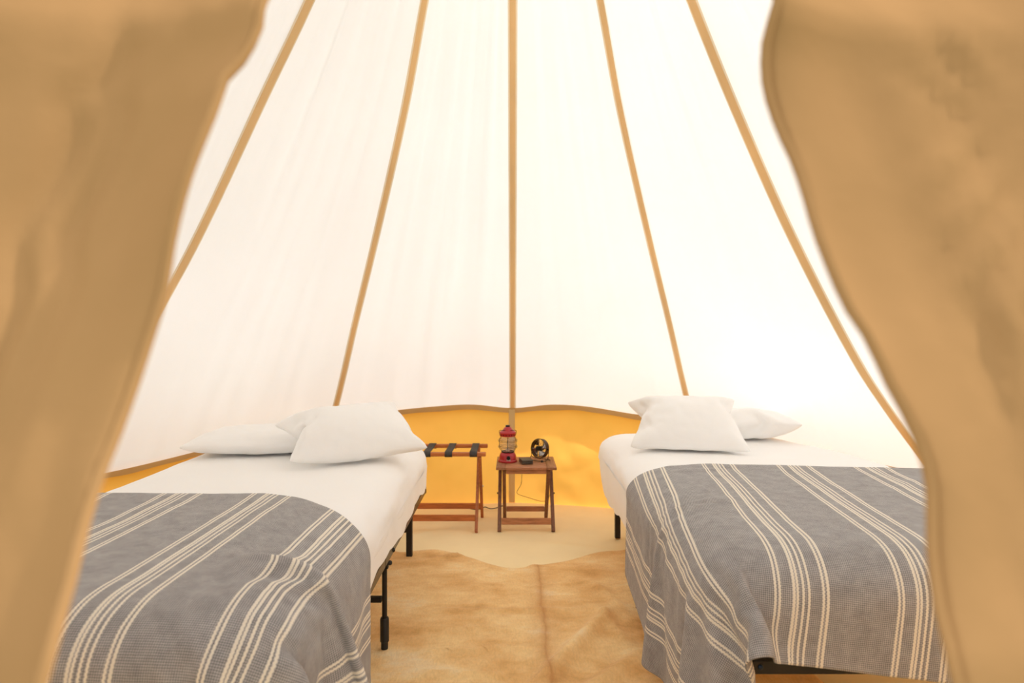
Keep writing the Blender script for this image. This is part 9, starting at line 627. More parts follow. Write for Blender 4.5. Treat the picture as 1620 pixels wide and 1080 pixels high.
 'pl2': (26, 18,
  [-787,19,19,19,19,19,19,20,19,19,19,19,19,19,19,19,19,19,18,19,19,19,19,18,19,19,-475,18,20,18,20,19,20,19,18,19,17,20,19,18,18,19,18,20,19,19,18,19,17,20,18,11,-461,21,14,19,18,19,19,18,19,20,19,19,18,17,19,18,18,19,19,19,17,19,19,18,11,10,-445,21,10,19,18,19,17,20,19,18,17,19,19,19,18,18,19,17,17,19,18,19,18,12,10,11,-430,15,17,11,20,19,18,19,16,18,20,18,18,17,19,17,18,18,19,17,19,17,16,6,9,14,-407,5,16,10,19,17,17,20,19,17,18,15,19,19,18,18,17,18,17,19,16,16,17,4,7,14,-385,-1,10,15,21,13,12,19,19,16,18,18,15,19,17,18,18,17,19,17,15,18,15,13,9,0,-352,-12,12,9,2,17,15,18,19,17,18,16,19,18,15,18,17,18,17,18,16,16,12,17,10,-12,-348,13,-2,-1,18,12,10,18,19,18,16,18,17,17,18,18,16,18,17,17,17,13,15,17,9,-5,-346,6,-10,8,19,13,7,17,18,18,18,17,16,19,16,18,18,17,17,16,18,15,15,15,9,-4,-354,1,1,19,2,15,14,17,15,18,17,17,18,17,18,16,18,17,18,16,18,16,13,16,9,-9,-359,5,8,17,1,15,13,17,17,17,18,17,17,18,18,17,18,18,16,18,15,18,16,12,10,6,-382,12,11,7,11,9,15,18,17,17,18,17,18,17,18,17,18,17,18,18,16,16,17,6,9,17,-393,10,11,8,11,16,17,15,18,17,18,17,18,17,18,17,18,17,18,17,17,18,17,6,15,14,-404,10,10,10,14,17,17,17,18,16,18,17,18,18,17,17,18,17,18,17,18,17,18,14,10,14,-414,11,10,15,15,18,16,17,17,17,17,17,18,17,18,18,18,17,17,18,18,16,17,18,11,15,-424,10,16,16,17,16,18,16,17,19,18,17,17,16,19,17,15,18,17,18,17,18,16,17,18,12,-434,17,16,16,17,16,18,18,17,17,18,17,17,17,17,17,18,17,17,17,17,17,17,17,17,17,-285,19,19,19,19,19,19,20,19,19,19,19,19,19,19,19,19,19,18,19,19,19,19,18,19,19,-475,10,19,20,19,19,19,19,20,19,19,19,20,19,19,19,18,18,18,18,20,18,19,19,18,16,-461,17,7,16,19,19,20,19,20,19,19,19,19,19,18,19,18,18,19,19,17,19,19,18,17,13,-445,22,5,10,15,17,19,19,19,19,19,19,20,19,17,18,18,19,18,19,19,18,18,18,11,16,-430,21,19,1,12,19,6,19,18,18,20,20,19,19,16,18,19,18,19,18,18,19,18,13,16,12,-407,23,9,9,18,3,7,13,20,21,13,19,19,19,15,19,17,19,18,18,19,18,18,13,17,8,-385,23,19,3,13,14,-2,3,20,18,14,19,15,19,12,18,18,19,18,18,18,19,18,17,12,5,-352,9,15,16,8,3,15,4,-2,17,17,17,17,7,19,17,18,18,18,19,18,18,17,19,6,0,-348,11,16,15,10,11,4,14,-6,14,17,17,15,12,19,17,17,19,18,18,18,18,19,16,1,13,-346,-1,15,14,9,13,4,13,14,8,21,12,4,17,18,16,18,18,18,18,18,18,19,17,10,5,-354,2,14,13,12,13,9,4,14,21,8,13,10,18,17,15,18,18,19,18,18,18,17,18,12,-2,-359,6,13,14,11,13,10,15,12,13,15,10,14,16,13,19,18,18,18,18,18,18,19,15,14,12,-382,8,15,10,12,14,11,12,12,18,12,12,15,15,18,18,18,18,19,18,18,18,19,10,14,20,-393,10,14,9,13,14,12,12,13,17,14,14,15,18,18,17,19,17,18,18,19,18,18,16,15,17,-404,14,8,12,13,14,16,14,9,16,15,17,17,18,18,18,18,18,19,17,18,18,18,18,15,17,-414,13,10,14,16,17,9,13,14,17,18,18,18,18,19,17,17,16,18,19,18,18,17,18,18,16,-424,11,15,16,18,12,14,15,17,18,20,17,17,19,15,18,18,15,17,18,18,18,19,15,18,17,-434,17,16,16,17,16,18,18,17,17,18,17,17,17,17,17,18,17,17,17,17,17,17,17,17,17],
  [2246,7,9,8,9,8,9,8,8,9,8,8,9,9,8,9,8,9,9,9,9,9,9,9,9,9,-196,-9,6,11,6,8,9,9,9,9,13,6,9,11,11,7,12,6,8,9,10,10,12,6,10,16,-195,-7,-9,8,12,9,8,10,9,5,10,10,9,13,7,12,10,10,6,10,12,8,9,11,15,15,-191,-7,-11,-4,10,9,13,6,9,9,12,10,7,10,10,10,11,10,13,8,11,8,11,14,14,16,-189,-12,-6,-10,4,9,10,10,13,10,6,11,10,12,9,12,11,11,9,11,9,12,12,12,14,17,-185,-13,-7,-11,9,0,11,7,10,11,10,14,8,10,11,11,11,11,12,9,12,13,12,11,13,17,-182,-13,-10,-8,-1,14,1,9,8,14,11,9,14,8,12,12,9,12,10,12,12,11,13,12,12,16,-186,-5,-9,-14,1,4,15,8,5,11,12,12,9,11,14,10,11,11,11,11,12,13,12,12,12,4,-192,16,-17,-14,10,4,4,9,10,11,12,11,12,11,11,11,12,11,12,11,11,13,13,11,12,8,-197,-18,-9,11,4,16,3,7,11,9,11,12,12,11,12,11,11,11,11,13,10,13,12,13,12,8,-230,2,5,10,0,10,16,7,6,12,11,11,11,12,11,12,11,11,11,12,11,12,12,13,12,3,-234,8,10,10,-1,10,7,11,11,12,11,11,11,11,12,11,11,11,12,11,12,11,12,13,12,6,-243,15,10,1,10,2,13,11,11,12,11,11,12,11,11,11,11,11,11,12,11,12,12,9,11,12,-251,8,14,3,8,12,12,12,11,11,12,11,12,11,11,11,11,11,12,11,11,12,12,10,10,13,-257,7,7,11,12,12,12,12,11,12,12,11,11,12,11,11,11,12,11,11,11,12,11,11,10,13,-262,8,8,13,13,10,13,12,12,12,12,11,12,11,11,11,11,12,11,11,11,12,11,11,11,13,-268,7,13,13,11,12,12,12,12,10,11,11,12,13,10,12,13,12,11,11,12,11,12,12,11,12,-273,12,13,12,12,13,11,11,11,12,11,12,11,12,11,12,12,11,12,12,12,12,12,11,12,12,-529,7,9,8,9,8,9,8,8,9,8,8,9,9,8,9,8,9,9,9,9,9,9,9,9,9,-196,13,7,7,9,8,8,9,8,7,8,10,6,8,9,9,10,9,11,10,8,10,8,9,9,4,-195,10,13,8,7,8,7,7,8,9,8,8,9,8,9,9,10,9,9,10,10,9,9,9,8,1,-191,5,13,12,9,8,7,7,9,8,8,8,9,8,9,8,10,9,10,10,9,10,9,8,0,6,-189,6,2,17,11,5,14,9,8,8,8,8,9,8,9,8,9,10,9,10,9,10,9,3,5,2,-185,-9,13,14,2,18,14,12,7,4,13,9,9,5,10,10,8,10,10,9,9,9,9,2,7,-2,-182,-7,-5,18,10,8,19,17,0,11,13,9,12,8,9,8,11,9,10,9,9,9,8,5,3,-4,-186,-20,10,11,14,14,11,16,14,6,11,11,11,8,10,12,8,10,11,9,9,8,6,8,-2,-13,-192,-10,11,14,16,15,10,15,13,9,10,10,13,11,8,11,12,9,8,10,8,9,9,5,-8,-3,-197,-17,13,15,17,17,9,16,15,11,2,13,16,13,6,12,9,11,8,10,8,8,10,6,-5,-6,-230,10,16,14,14,16,16,13,15,4,6,16,17,9,13,12,10,10,9,8,10,8,4,8,-2,-12,-234,15,17,15,12,14,18,8,17,3,14,17,12,13,13,9,11,8,11,10,7,10,7,4,0,-9,-243,17,15,13,16,15,8,14,15,12,15,14,13,13,12,10,10,10,8,10,10,7,10,-4,-1,2,-251,19,16,12,16,15,10,14,15,13,13,14,14,10,11,12,8,12,10,10,9,10,9,0,1,-1,-257,19,13,16,16,15,12,13,15,13,14,13,12,10,11,11,10,9,9,12,11,10,10,4,-1,0,-262,18,14,15,14,9,18,17,15,12,11,12,10,10,8,11,14,12,10,10,9,9,14,9,3,-1,-268,17,13,14,8,17,16,14,12,11,8,10,13,9,14,12,9,15,12,11,11,10,8,14,11,-1,-273,12,13,12,12,13,11,11,11,12,11,12,11,12,11,12,12,11,12,12,12,12,12,11,12,12],
  [592,0,1,0,1,1,0,1,0,1,0,1,0,1,0,1,0,1,0,1,0,1,1,0,1,0,1,13,1,0,1,1,0,1,0,0,0,1,0,0,0,1,-1,2,1,0,1,0,-1,1,1,-15,7,9,13,1,-1,1,0,0,1,1,1,0,0,-1,1,-1,0,0,2,0,-2,3,0,-2,-10,-15,11,10,15,9,0,0,-1,1,1,0,-1,0,2,0,0,0,-1,0,-3,2,-1,1,-1,-9,-13,-14,16,15,10,15,3,0,0,0,-2,-1,3,0,0,-2,1,-2,-1,-1,1,-2,2,-3,-4,-16,-14,-9,16,19,12,15,-6,12,-1,3,0,-1,-1,-5,3,1,-1,-1,-1,-1,-3,2,-5,-6,-3,-17,-15,-9,21,20,15,13,2,-8,16,1,1,-5,-1,0,-4,3,-3,-2,2,-3,0,-3,-7,-1,-6,-11,-15,-17,21,21,14,-13,21,10,-1,5,8,-1,-2,-4,2,0,-6,0,-3,1,-4,-1,-5,-6,-11,-5,-14,-21,31,13,-12,16,2,16,18,5,2,0,-4,-1,-4,0,1,-1,-6,1,-5,-1,-4,-10,-8,-5,-14,-23,8,15,16,16,7,-4,20,9,1,4,0,-2,-5,0,-5,0,1,-2,-3,-7,1,-8,-7,-8,-15,-22,-11,24,20,0,21,9,3,11,12,-1,-6,3,-1,-4,1,-4,0,-5,2,-6,0,-7,-11,-6,-14,-22,-18,22,17,6,20,11,14,8,1,-3,-2,4,-4,2,0,-1,-2,-1,-6,2,-8,-1,-6,-11,-14,-23,-21,14,14,20,15,19,7,-1,5,0,0,-3,3,-2,3,-6,-1,3,0,0,-5,-7,-2,-18,-15,-12,-26,20,11,19,16,5,4,7,2,-2,0,0,3,1,-2,4,0,-3,2,-1,-4,1,-5,-17,-11,-15,-31,21,17,14,10,4,4,0,2,3,1,1,-2,0,4,0,3,0,-3,6,-2,0,-2,-11,-15,-15,-36,20,17,7,6,0,6,3,3,2,2,2,1,2,1,1,-2,2,2,0,-4,5,1,-3,-14,-14,-42,21,5,5,1,6,1,4,2,-1,1,2,2,4,-1,2,5,2,1,-1,3,-2,5,2,-2,-16,-47,4,4,4,4,4,1,2,1,2,2,2,2,2,2,1,2,2,1,2,2,2,2,2,2,2,-156,0,1,0,1,1,0,1,0,1,0,1,0,1,0,1,0,1,0,1,0,1,1,0,1,0,1,-17,-6,-2,2,0,-2,2,-1,-2,1,3,-3,-1,1,2,2,2,5,2,-2,3,-2,1,1,19,7,-15,-14,-11,-6,-2,-2,-1,-1,1,0,0,1,3,6,-4,4,-1,1,2,5,-1,4,1,11,20,11,-9,-15,-15,-11,-10,-4,5,-4,-1,1,-1,0,1,8,-6,2,4,1,2,-1,3,4,9,17,17,16,-11,-9,-13,-13,-7,-15,-3,-4,-2,0,0,1,-2,9,-7,1,3,2,2,5,2,5,16,12,21,16,1,-13,-13,-11,-10,-14,-11,-1,1,-9,-3,-1,7,-9,0,6,3,0,6,3,5,4,17,11,22,21,-4,-4,-9,-13,-13,-10,-12,3,-3,-9,-3,-8,3,-15,5,2,2,3,5,6,3,7,11,17,23,21,12,-9,-9,-13,-16,-9,-13,-15,12,-5,-6,-5,-18,1,-3,6,2,0,4,5,7,10,7,20,20,31,-19,-9,-5,7,-10,-18,-2,-16,-13,-7,-7,7,-13,6,-2,-3,3,7,3,7,4,6,11,19,20,8,-18,-6,-2,9,2,-18,-3,-5,-16,1,-11,-14,-1,8,-7,5,0,6,3,7,7,4,10,18,23,-11,-22,2,8,-10,1,9,-16,-4,5,-18,-8,-6,4,-1,-8,3,3,4,7,2,6,12,8,17,21,-18,-17,-1,5,-12,9,-5,12,-5,-19,-6,-8,4,-4,-9,5,2,5,1,4,7,2,7,14,16,18,-21,-14,4,-13,-7,5,16,-10,-8,5,-16,-7,0,-3,1,3,3,3,6,3,2,8,3,18,15,14,-26,-11,-1,-15,-3,4,15,-11,-5,4,-7,-5,-4,3,2,0,5,2,2,3,5,2,5,13,15,17,-31,-5,-14,-8,-1,1,4,9,-11,-2,-2,1,1,2,3,2,2,5,3,1,2,3,3,10,15,16,-36,-8,-12,0,4,7,-6,-2,0,1,2,2,2,3,3,2,0,2,3,3,4,2,1,4,11,18,-42,-13,3,3,7,-1,0,1,1,3,2,2,2,2,2,1,2,1,2,2,2,3,4,0,3,17,-47,4,4,4,4,4,1,2,1,2,2,2,2,2,2,1,2,2,1,2,2,2,2,2,2,2],
 ),
 'pr1': (26, 18,
  [746,23,23,23,23,23,23,23,23,23,23,23,23,23,22,23,23,22,-2,18,21,22,22,22,22,22,-535,20,23,24,23,23,22,23,23,22,23,23,23,22,23,22,22,12,16,22,22,22,22,21,21,19,-537,22,19,23,23,23,22,23,24,22,21,23,23,23,21,23,17,21,23,22,18,22,21,22,18,20,-538,21,20,21,23,23,23,23,20,23,22,23,23,22,23,24,23,22,16,22,22,22,22,22,19,17,-539,19,21,21,22,24,22,23,23,20,23,23,23,22,23,23,24,23,22,21,21,22,22,17,21,16,-540,19,22,20,22,22,23,23,22,23,22,23,23,23,23,23,22,23,23,22,23,22,17,21,21,16,-542,22,17,22,22,23,22,22,23,23,23,23,22,23,24,22,23,23,23,22,23,21,18,22,21,16,-544,23,15,23,22,22,23,23,21,23,23,23,24,23,23,23,22,24,22,23,22,19,23,19,21,18,-546,23,15,22,23,22,23,22,24,23,22,23,23,23,23,23,23,23,23,23,19,24,20,21,18,20,-548,24,15,22,22,23,22,23,24,22,23,23,24,22,24,23,23,23,22,23,21,23,21,21,20,18,-550,24,15,23,22,22,23,23,22,24,23,23,23,23,23,23,23,23,23,22,23,21,23,21,18,20,-552,22,17,22,24,21,23,23,23,23,23,23,23,23,23,24,23,23,23,23,21,23,21,21,22,18,-555,19,23,20,23,22,23,23,23,23,23,24,23,23,23,23,23,23,23,23,22,23,22,20,22,19,-558,20,22,21,23,23,23,22,24,23,23,23,23,23,23,23,23,23,24,23,23,22,23,19,22,21,-562,20,21,23,23,23,24,22,23,23,23,23,23,24,23,23,23,23,23,23,23,22,24,20,21,22,-565,23,19,23,23,24,23,23,23,23,22,24,23,23,23,23,23,23,23,23,24,22,23,23,21,21,-568,21,23,23,23,23,23,23,23,22,24,23,23,23,23,23,23,23,23,23,23,23,23,23,24,20,-571,23,23,23,23,23,23,23,23,22,24,22,23,23,23,23,23,23,23,23,23,23,23,23,23,23,-585,23,23,23,23,23,23,23,23,23,23,23,23,23,22,23,23,22,-2,18,21,22,22,22,22,22,-535,21,22,24,22,24,23,22,23,24,23,22,23,23,21,23,22,13,15,23,21,19,22,21,22,20,-537,23,18,23,24,23,22,23,23,23,23,23,23,23,19,23,17,20,22,22,20,22,20,22,21,17,-538,21,22,20,23,23,23,22,23,23,23,23,20,23,19,22,22,23,23,18,23,22,23,21,19,17,-539,19,21,21,23,23,21,24,23,23,20,23,23,23,23,23,21,21,23,23,21,22,22,18,21,16,-540,18,23,19,23,23,22,23,22,23,23,22,23,23,23,23,22,22,22,23,23,20,23,20,16,19,-542,18,22,20,23,22,22,23,23,23,22,23,23,24,22,23,22,23,23,22,24,20,21,22,16,19,-544,18,22,19,23,22,22,23,24,22,23,23,23,23,23,24,22,23,23,23,23,22,21,21,18,17,-546,21,16,22,23,22,23,23,23,22,24,22,23,24,23,22,23,23,24,23,22,23,20,23,15,19,-548,22,16,23,21,23,23,23,23,23,23,23,23,23,23,23,23,24,22,23,23,21,23,22,14,21,-550,18,22,20,23,22,23,23,23,23,24,23,23,23,22,23,24,23,23,23,23,23,20,23,15,21,-552,18,22,20,23,22,24,23,23,23,23,23,23,23,24,22,23,23,23,23,23,23,21,23,16,21,-555,19,22,20,23,23,23,23,23,23,23,23,24,23,23,22,24,23,23,23,23,23,22,22,17,21,-558,20,22,20,23,23,23,23,23,23,24,23,23,23,23,23,23,23,23,23,23,23,22,21,23,19,-562,21,22,20,23,24,23,23,23,23,23,23,23,24,23,23,23,23,23,23,23,23,23,22,19,22,-565,23,19,23,23,23,23,23,23,23,24,23,23,23,23,23,24,23,23,23,22,23,23,23,21,21,-568,22,22,23,23,23,23,23,23,23,23,23,23,23,23,23,23,23,24,23,23,23,22,23,23,21,-571,23,23,23,23,23,23,23,23,22,24,22,23,23,23,23,23,23,23,23,23,23,23,23,23,23],
  [2843,2,1,1,2,2,2,2,2,3,2,4,2,4,4,5,5,5,-23,-14,-9,-9,-7,-7,-7,-7,58,1,2,1,2,3,-2,2,2,6,1,2,-4,7,2,6,8,-20,-15,-5,-6,-4,-2,-8,-10,-4,58,1,1,0,3,2,-2,0,1,5,-5,0,-1,5,9,5,-15,-10,-1,-2,-3,-4,-10,-5,-4,-5,59,1,0,0,0,0,3,1,-1,-2,-1,-1,-1,-2,-1,-1,-1,0,3,-2,-7,-6,-4,-5,-5,-4,59,1,0,1,0,0,0,1,1,-2,0,-2,-1,-1,-1,-2,-1,-1,-3,-3,1,-7,-4,-5,-3,-5,59,1,1,0,0,1,-1,0,2,-2,0,-1,-2,-1,-1,-1,-2,-2,-2,-3,-3,-3,-5,-4,-3,-5,59,1,1,1,0,-1,0,1,0,-1,0,-1,-1,-1,-2,-1,-2,-2,-2,-3,-3,-3,-5,-3,-4,-4,58,1,2,-1,1,0,0,-1,1,0,-1,-1,-1,-1,-1,-2,-3,-1,-3,-2,-3,-5,-3,-4,-3,-4,59,0,2,0,0,0,0,0,-1,-1,-1,1,-1,-3,-1,-1,-2,-2,-2,-2,-4,-3,-4,-3,-4,-4,59,1,1,0,0,0,0,0,-1,-1,0,-2,-1,0,-1,-2,-2,-1,-4,-1,-4,-3,-4,-3,-4,-4,59,1,2,-1,0,1,-1,-1,0,-1,-1,-1,-1,0,-3,0,-2,-2,-2,-3,-3,-4,-2,-4,-4,-4,59,1,2,0,-1,1,-1,0,0,-2,-1,-2,-1,0,-2,-1,-1,-2,-2,-3,-4,-2,-4,-4,-3,-4,59,2,0,1,-1,1,-1,-1,0,-1,-2,0,-2,-2,0,-2,-3,-2,-1,-1,-4,-3,-3,-3,-4,-4,60,1,0,1,0,-2,0,0,-1,0,-1,-2,-2,0,-3,-2,-2,-1,-1,-2,-2,-4,-2,-4,-4,-4,60,2,0,-1,0,-1,-1,1,-1,-1,-2,-1,-1,-1,-2,-2,-2,-3,-1,-3,-1,-4,0,-4,-4,-4,60,1,1,0,-1,-1,-1,-4,-1,0,-4,-1,0,-3,-2,1,-1,-1,-1,-2,-2,-4,-1,-2,-4,-4,60,2,-2,-2,-4,-3,2,-1,-2,-6,1,0,-1,-2,-2,-5,-1,-1,-1,2,-4,3,-2,-1,-3,-4,61,-2,-3,-3,-2,-3,-2,-3,-2,-2,-1,-2,-2,-1,-2,-1,-1,-1,-1,-1,-1,0,0,-1,-1,0,-357,2,1,1,2,2,2,2,2,3,2,4,2,4,4,5,5,5,-23,-14,-9,-9,-7,-7,-7,-7,58,-2,3,0,-1,0,0,5,0,2,3,6,-1,4,9,1,7,-20,-17,-3,5,-12,-7,-10,-7,0,58,-2,-2,0,2,1,-3,-2,1,3,5,3,-2,6,10,-1,-15,-13,-6,3,5,-8,-10,-8,-2,0,59,-3,-2,-2,-1,0,2,-4,-1,-1,0,3,9,4,-12,-8,-5,-2,-1,8,-6,-6,-5,-2,-1,0,59,-3,-2,-2,-1,0,-2,-1,0,-1,-4,-2,0,-2,0,-3,2,-5,-2,0,3,-7,-2,-1,-1,0,59,-3,-2,-2,-1,0,-2,-1,-2,-1,-2,-1,-1,-1,-1,-2,0,-4,-1,-2,-2,-1,-2,-1,0,-1,59,-3,-1,-2,-1,-1,-2,-2,-1,0,-3,0,-2,-1,-2,-1,0,-4,-2,0,-2,-1,-2,-2,0,0,58,-2,-2,-2,-1,-2,-1,-1,-1,-2,-1,-1,-2,-1,-1,-2,-1,-3,-1,-2,-1,-2,-1,-2,-1,1,59,-3,-2,-2,-1,-1,-2,-1,-1,-1,-2,0,-2,-2,-1,-1,-3,-1,-2,-1,-2,-1,-2,-2,0,0,59,-2,-3,-1,-2,-1,-1,-2,-1,-1,-1,-2,-1,-2,-1,-1,-2,-2,-1,-2,-2,-1,-2,-1,-1,0,59,-3,-1,-2,-1,-2,-1,-1,-2,-1,-1,-2,-1,-1,-1,-2,-2,-1,-2,-2,-1,-2,-1,-2,0,-1,59,-2,-2,-2,-1,-1,-1,-2,-1,-1,-2,-1,-2,-1,-1,-1,-2,-2,-2,-1,-2,-2,-1,-2,0,-1,59,-2,-1,-2,-1,-2,-1,-1,-2,-1,-1,-2,-1,-2,-1,-1,-2,-2,-1,-2,-1,-2,-2,-1,-1,-1,60,-3,-1,-2,-1,-1,-2,-1,-1,-2,-1,-1,-2,-1,-2,-1,-2,-1,-2,-1,-2,-2,-1,-2,-2,0,60,-2,-2,-1,-2,-1,-1,-1,-2,-1,-1,-2,-1,-2,-1,-2,-1,-2,-2,-2,-1,-1,-2,-2,-1,-1,60,-2,-2,-1,-2,-2,0,-1,-1,-2,-1,-1,-2,-1,-2,-1,-2,-1,-2,-2,-3,-2,0,-2,-1,-1,60,-1,-6,1,-2,-1,-2,-5,-3,-2,1,-3,-1,-2,1,-3,-1,3,-2,-1,-2,-2,-3,1,-1,-1,61,-2,-3,-3,-2,-3,-2,-3,-2,-2,-1,-2,-2,-1,-2,-1,-1,-1,-1,-1,-1,0,0,-1,-1,0],
  [636,0,0,0,-1,0,0,0,0,0,1,0,0,1,1,0,1,0,2,2,-3,-1,0,0,0,1,-6,16,0,0,-1,-3,5,1,0,-5,3,3,5,-1,3,-1,-2,2,8,-2,-4,-6,-9,3,5,-17,-6,14,13,2,-4,0,7,3,1,-4,8,4,3,1,-3,0,2,4,0,-7,-15,-2,6,0,-14,-16,-6,16,12,9,4,2,-6,-1,12,5,4,4,5,5,0,0,0,-5,-16,-8,3,2,-8,-3,-13,-19,-7,18,9,11,6,2,6,-2,-2,12,2,2,4,6,3,1,-1,-2,-7,-7,-10,4,-7,-15,-9,-20,-7,18,8,12,5,8,5,4,-5,4,8,4,4,-2,3,4,-7,-4,-3,4,-4,-7,-15,-10,-9,-21,-6,14,16,7,8,2,6,8,5,1,-1,4,6,-2,0,5,-2,-2,-3,-7,-1,-10,-13,-6,-11,-20,-7,12,18,4,8,8,5,2,9,4,3,3,2,0,0,1,-7,0,-5,0,-7,-12,-4,-13,-8,-19,-6,11,18,7,5,8,3,6,0,3,4,6,2,-3,0,0,2,-5,1,-3,-12,-1,-11,-7,-15,-16,-6,11,18,7,7,3,8,4,0,6,2,-1,1,5,1,0,-3,-2,-5,-1,-10,1,-10,-8,-13,-17,-7,12,17,4,8,7,2,3,7,0,3,-2,4,3,-3,3,-4,-2,2,-8,-1,-7,-5,-9,-14,-16,-7,13,16,7,2,9,2,6,4,-1,2,-1,0,5,-1,0,2,-1,-1,-3,-9,-3,-10,-9,-6,-18,-8,18,7,10,3,8,3,1,4,0,1,3,0,-1,3,-1,-3,-1,-1,2,-7,-5,-3,-12,-6,-18,-7,17,7,10,4,1,3,6,0,5,1,-2,0,3,-3,-1,-2,3,0,-1,-2,-4,-5,-13,-6,-16,-8,17,10,2,3,5,0,7,2,1,1,0,1,0,0,-1,-1,-3,1,-3,-1,-5,2,-11,-10,-12,-7,13,12,3,3,1,2,-2,1,3,-3,1,2,-2,-1,3,1,0,0,-1,-1,-6,1,-1,-8,-16,-8,16,2,0,-2,0,4,2,0,-3,2,1,1,0,-1,-3,1,0,1,2,-2,3,0,-1,-2,-16,-7,1,0,0,0,0,0,0,1,0,-1,1,0,0,0,0,1,0,0,0,1,0,1,0,0,0,40,0,0,0,-1,0,0,0,0,0,1,0,0,1,1,0,1,0,2,2,-3,-1,0,0,0,1,-6,-16,3,-2,-4,-2,-1,2,-1,0,0,2,-2,1,4,-2,1,1,-3,4,10,-7,0,-2,0,17,-6,-13,-13,-2,1,0,-6,-4,-1,0,3,0,-3,2,6,-4,0,-2,-1,7,11,-1,-6,0,10,19,-6,-16,-8,-11,-4,-1,1,-7,-4,-3,-1,0,6,1,-3,-1,-4,0,4,12,1,0,-1,10,12,21,-7,-18,-9,-10,-4,0,-9,-2,1,-4,-10,-3,1,-1,1,3,9,-8,1,7,9,-2,6,15,10,21,-7,-18,-7,-12,-6,-1,-8,-1,-6,-3,3,-6,5,-4,5,-5,5,-7,8,-3,2,12,6,10,17,18,-6,-19,-7,-13,-3,-4,-10,-4,2,2,-7,1,1,-3,1,5,-6,4,-3,6,-2,12,9,6,17,19,-7,-18,-9,-12,-6,-6,-6,-2,3,-4,3,-2,-1,4,1,-2,4,-7,2,-3,5,6,10,9,15,20,-6,-15,-17,-8,-3,-6,-6,1,-4,4,-2,3,2,-7,0,5,-4,2,-1,-3,8,3,11,5,18,17,-6,-15,-16,-6,-8,-5,1,-6,3,1,-3,0,0,2,-3,2,-2,1,2,-3,2,10,5,7,18,17,-7,-18,-9,-11,-3,-7,-2,1,-3,1,6,-4,2,-5,4,-4,2,1,-3,3,-1,4,11,6,18,15,-7,-18,-7,-12,-4,-5,1,-4,0,2,-1,2,-2,-1,0,5,-6,1,3,-2,4,1,10,5,18,15,-8,-17,-6,-13,-2,-5,1,-4,3,-2,3,-1,0,0,2,-5,2,1,-3,1,2,2,8,7,16,15,-7,-17,-6,-12,-4,-3,0,2,-3,2,0,1,-2,-1,3,-3,-1,0,4,-2,4,0,10,8,7,18,-8,-16,-6,-11,-2,-2,-1,0,1,-2,2,-2,1,0,-2,4,-1,-3,3,4,-2,1,5,7,14,13,-7,-12,-14,-2,2,0,-6,-2,-1,-1,0,0,0,0,0,0,1,1,3,2,5,2,-3,3,11,16,-8,-14,5,-7,0,-2,-1,4,1,-1,-2,2,0,-1,-2,2,0,-4,1,1,1,3,5,-3,1,16,-7,1,0,0,0,0,0,0,1,0,-1,1,0,0,0,0,1,0,0,0,1,0,1,0,0,0],
 ),
 'pr2': (26, 18,
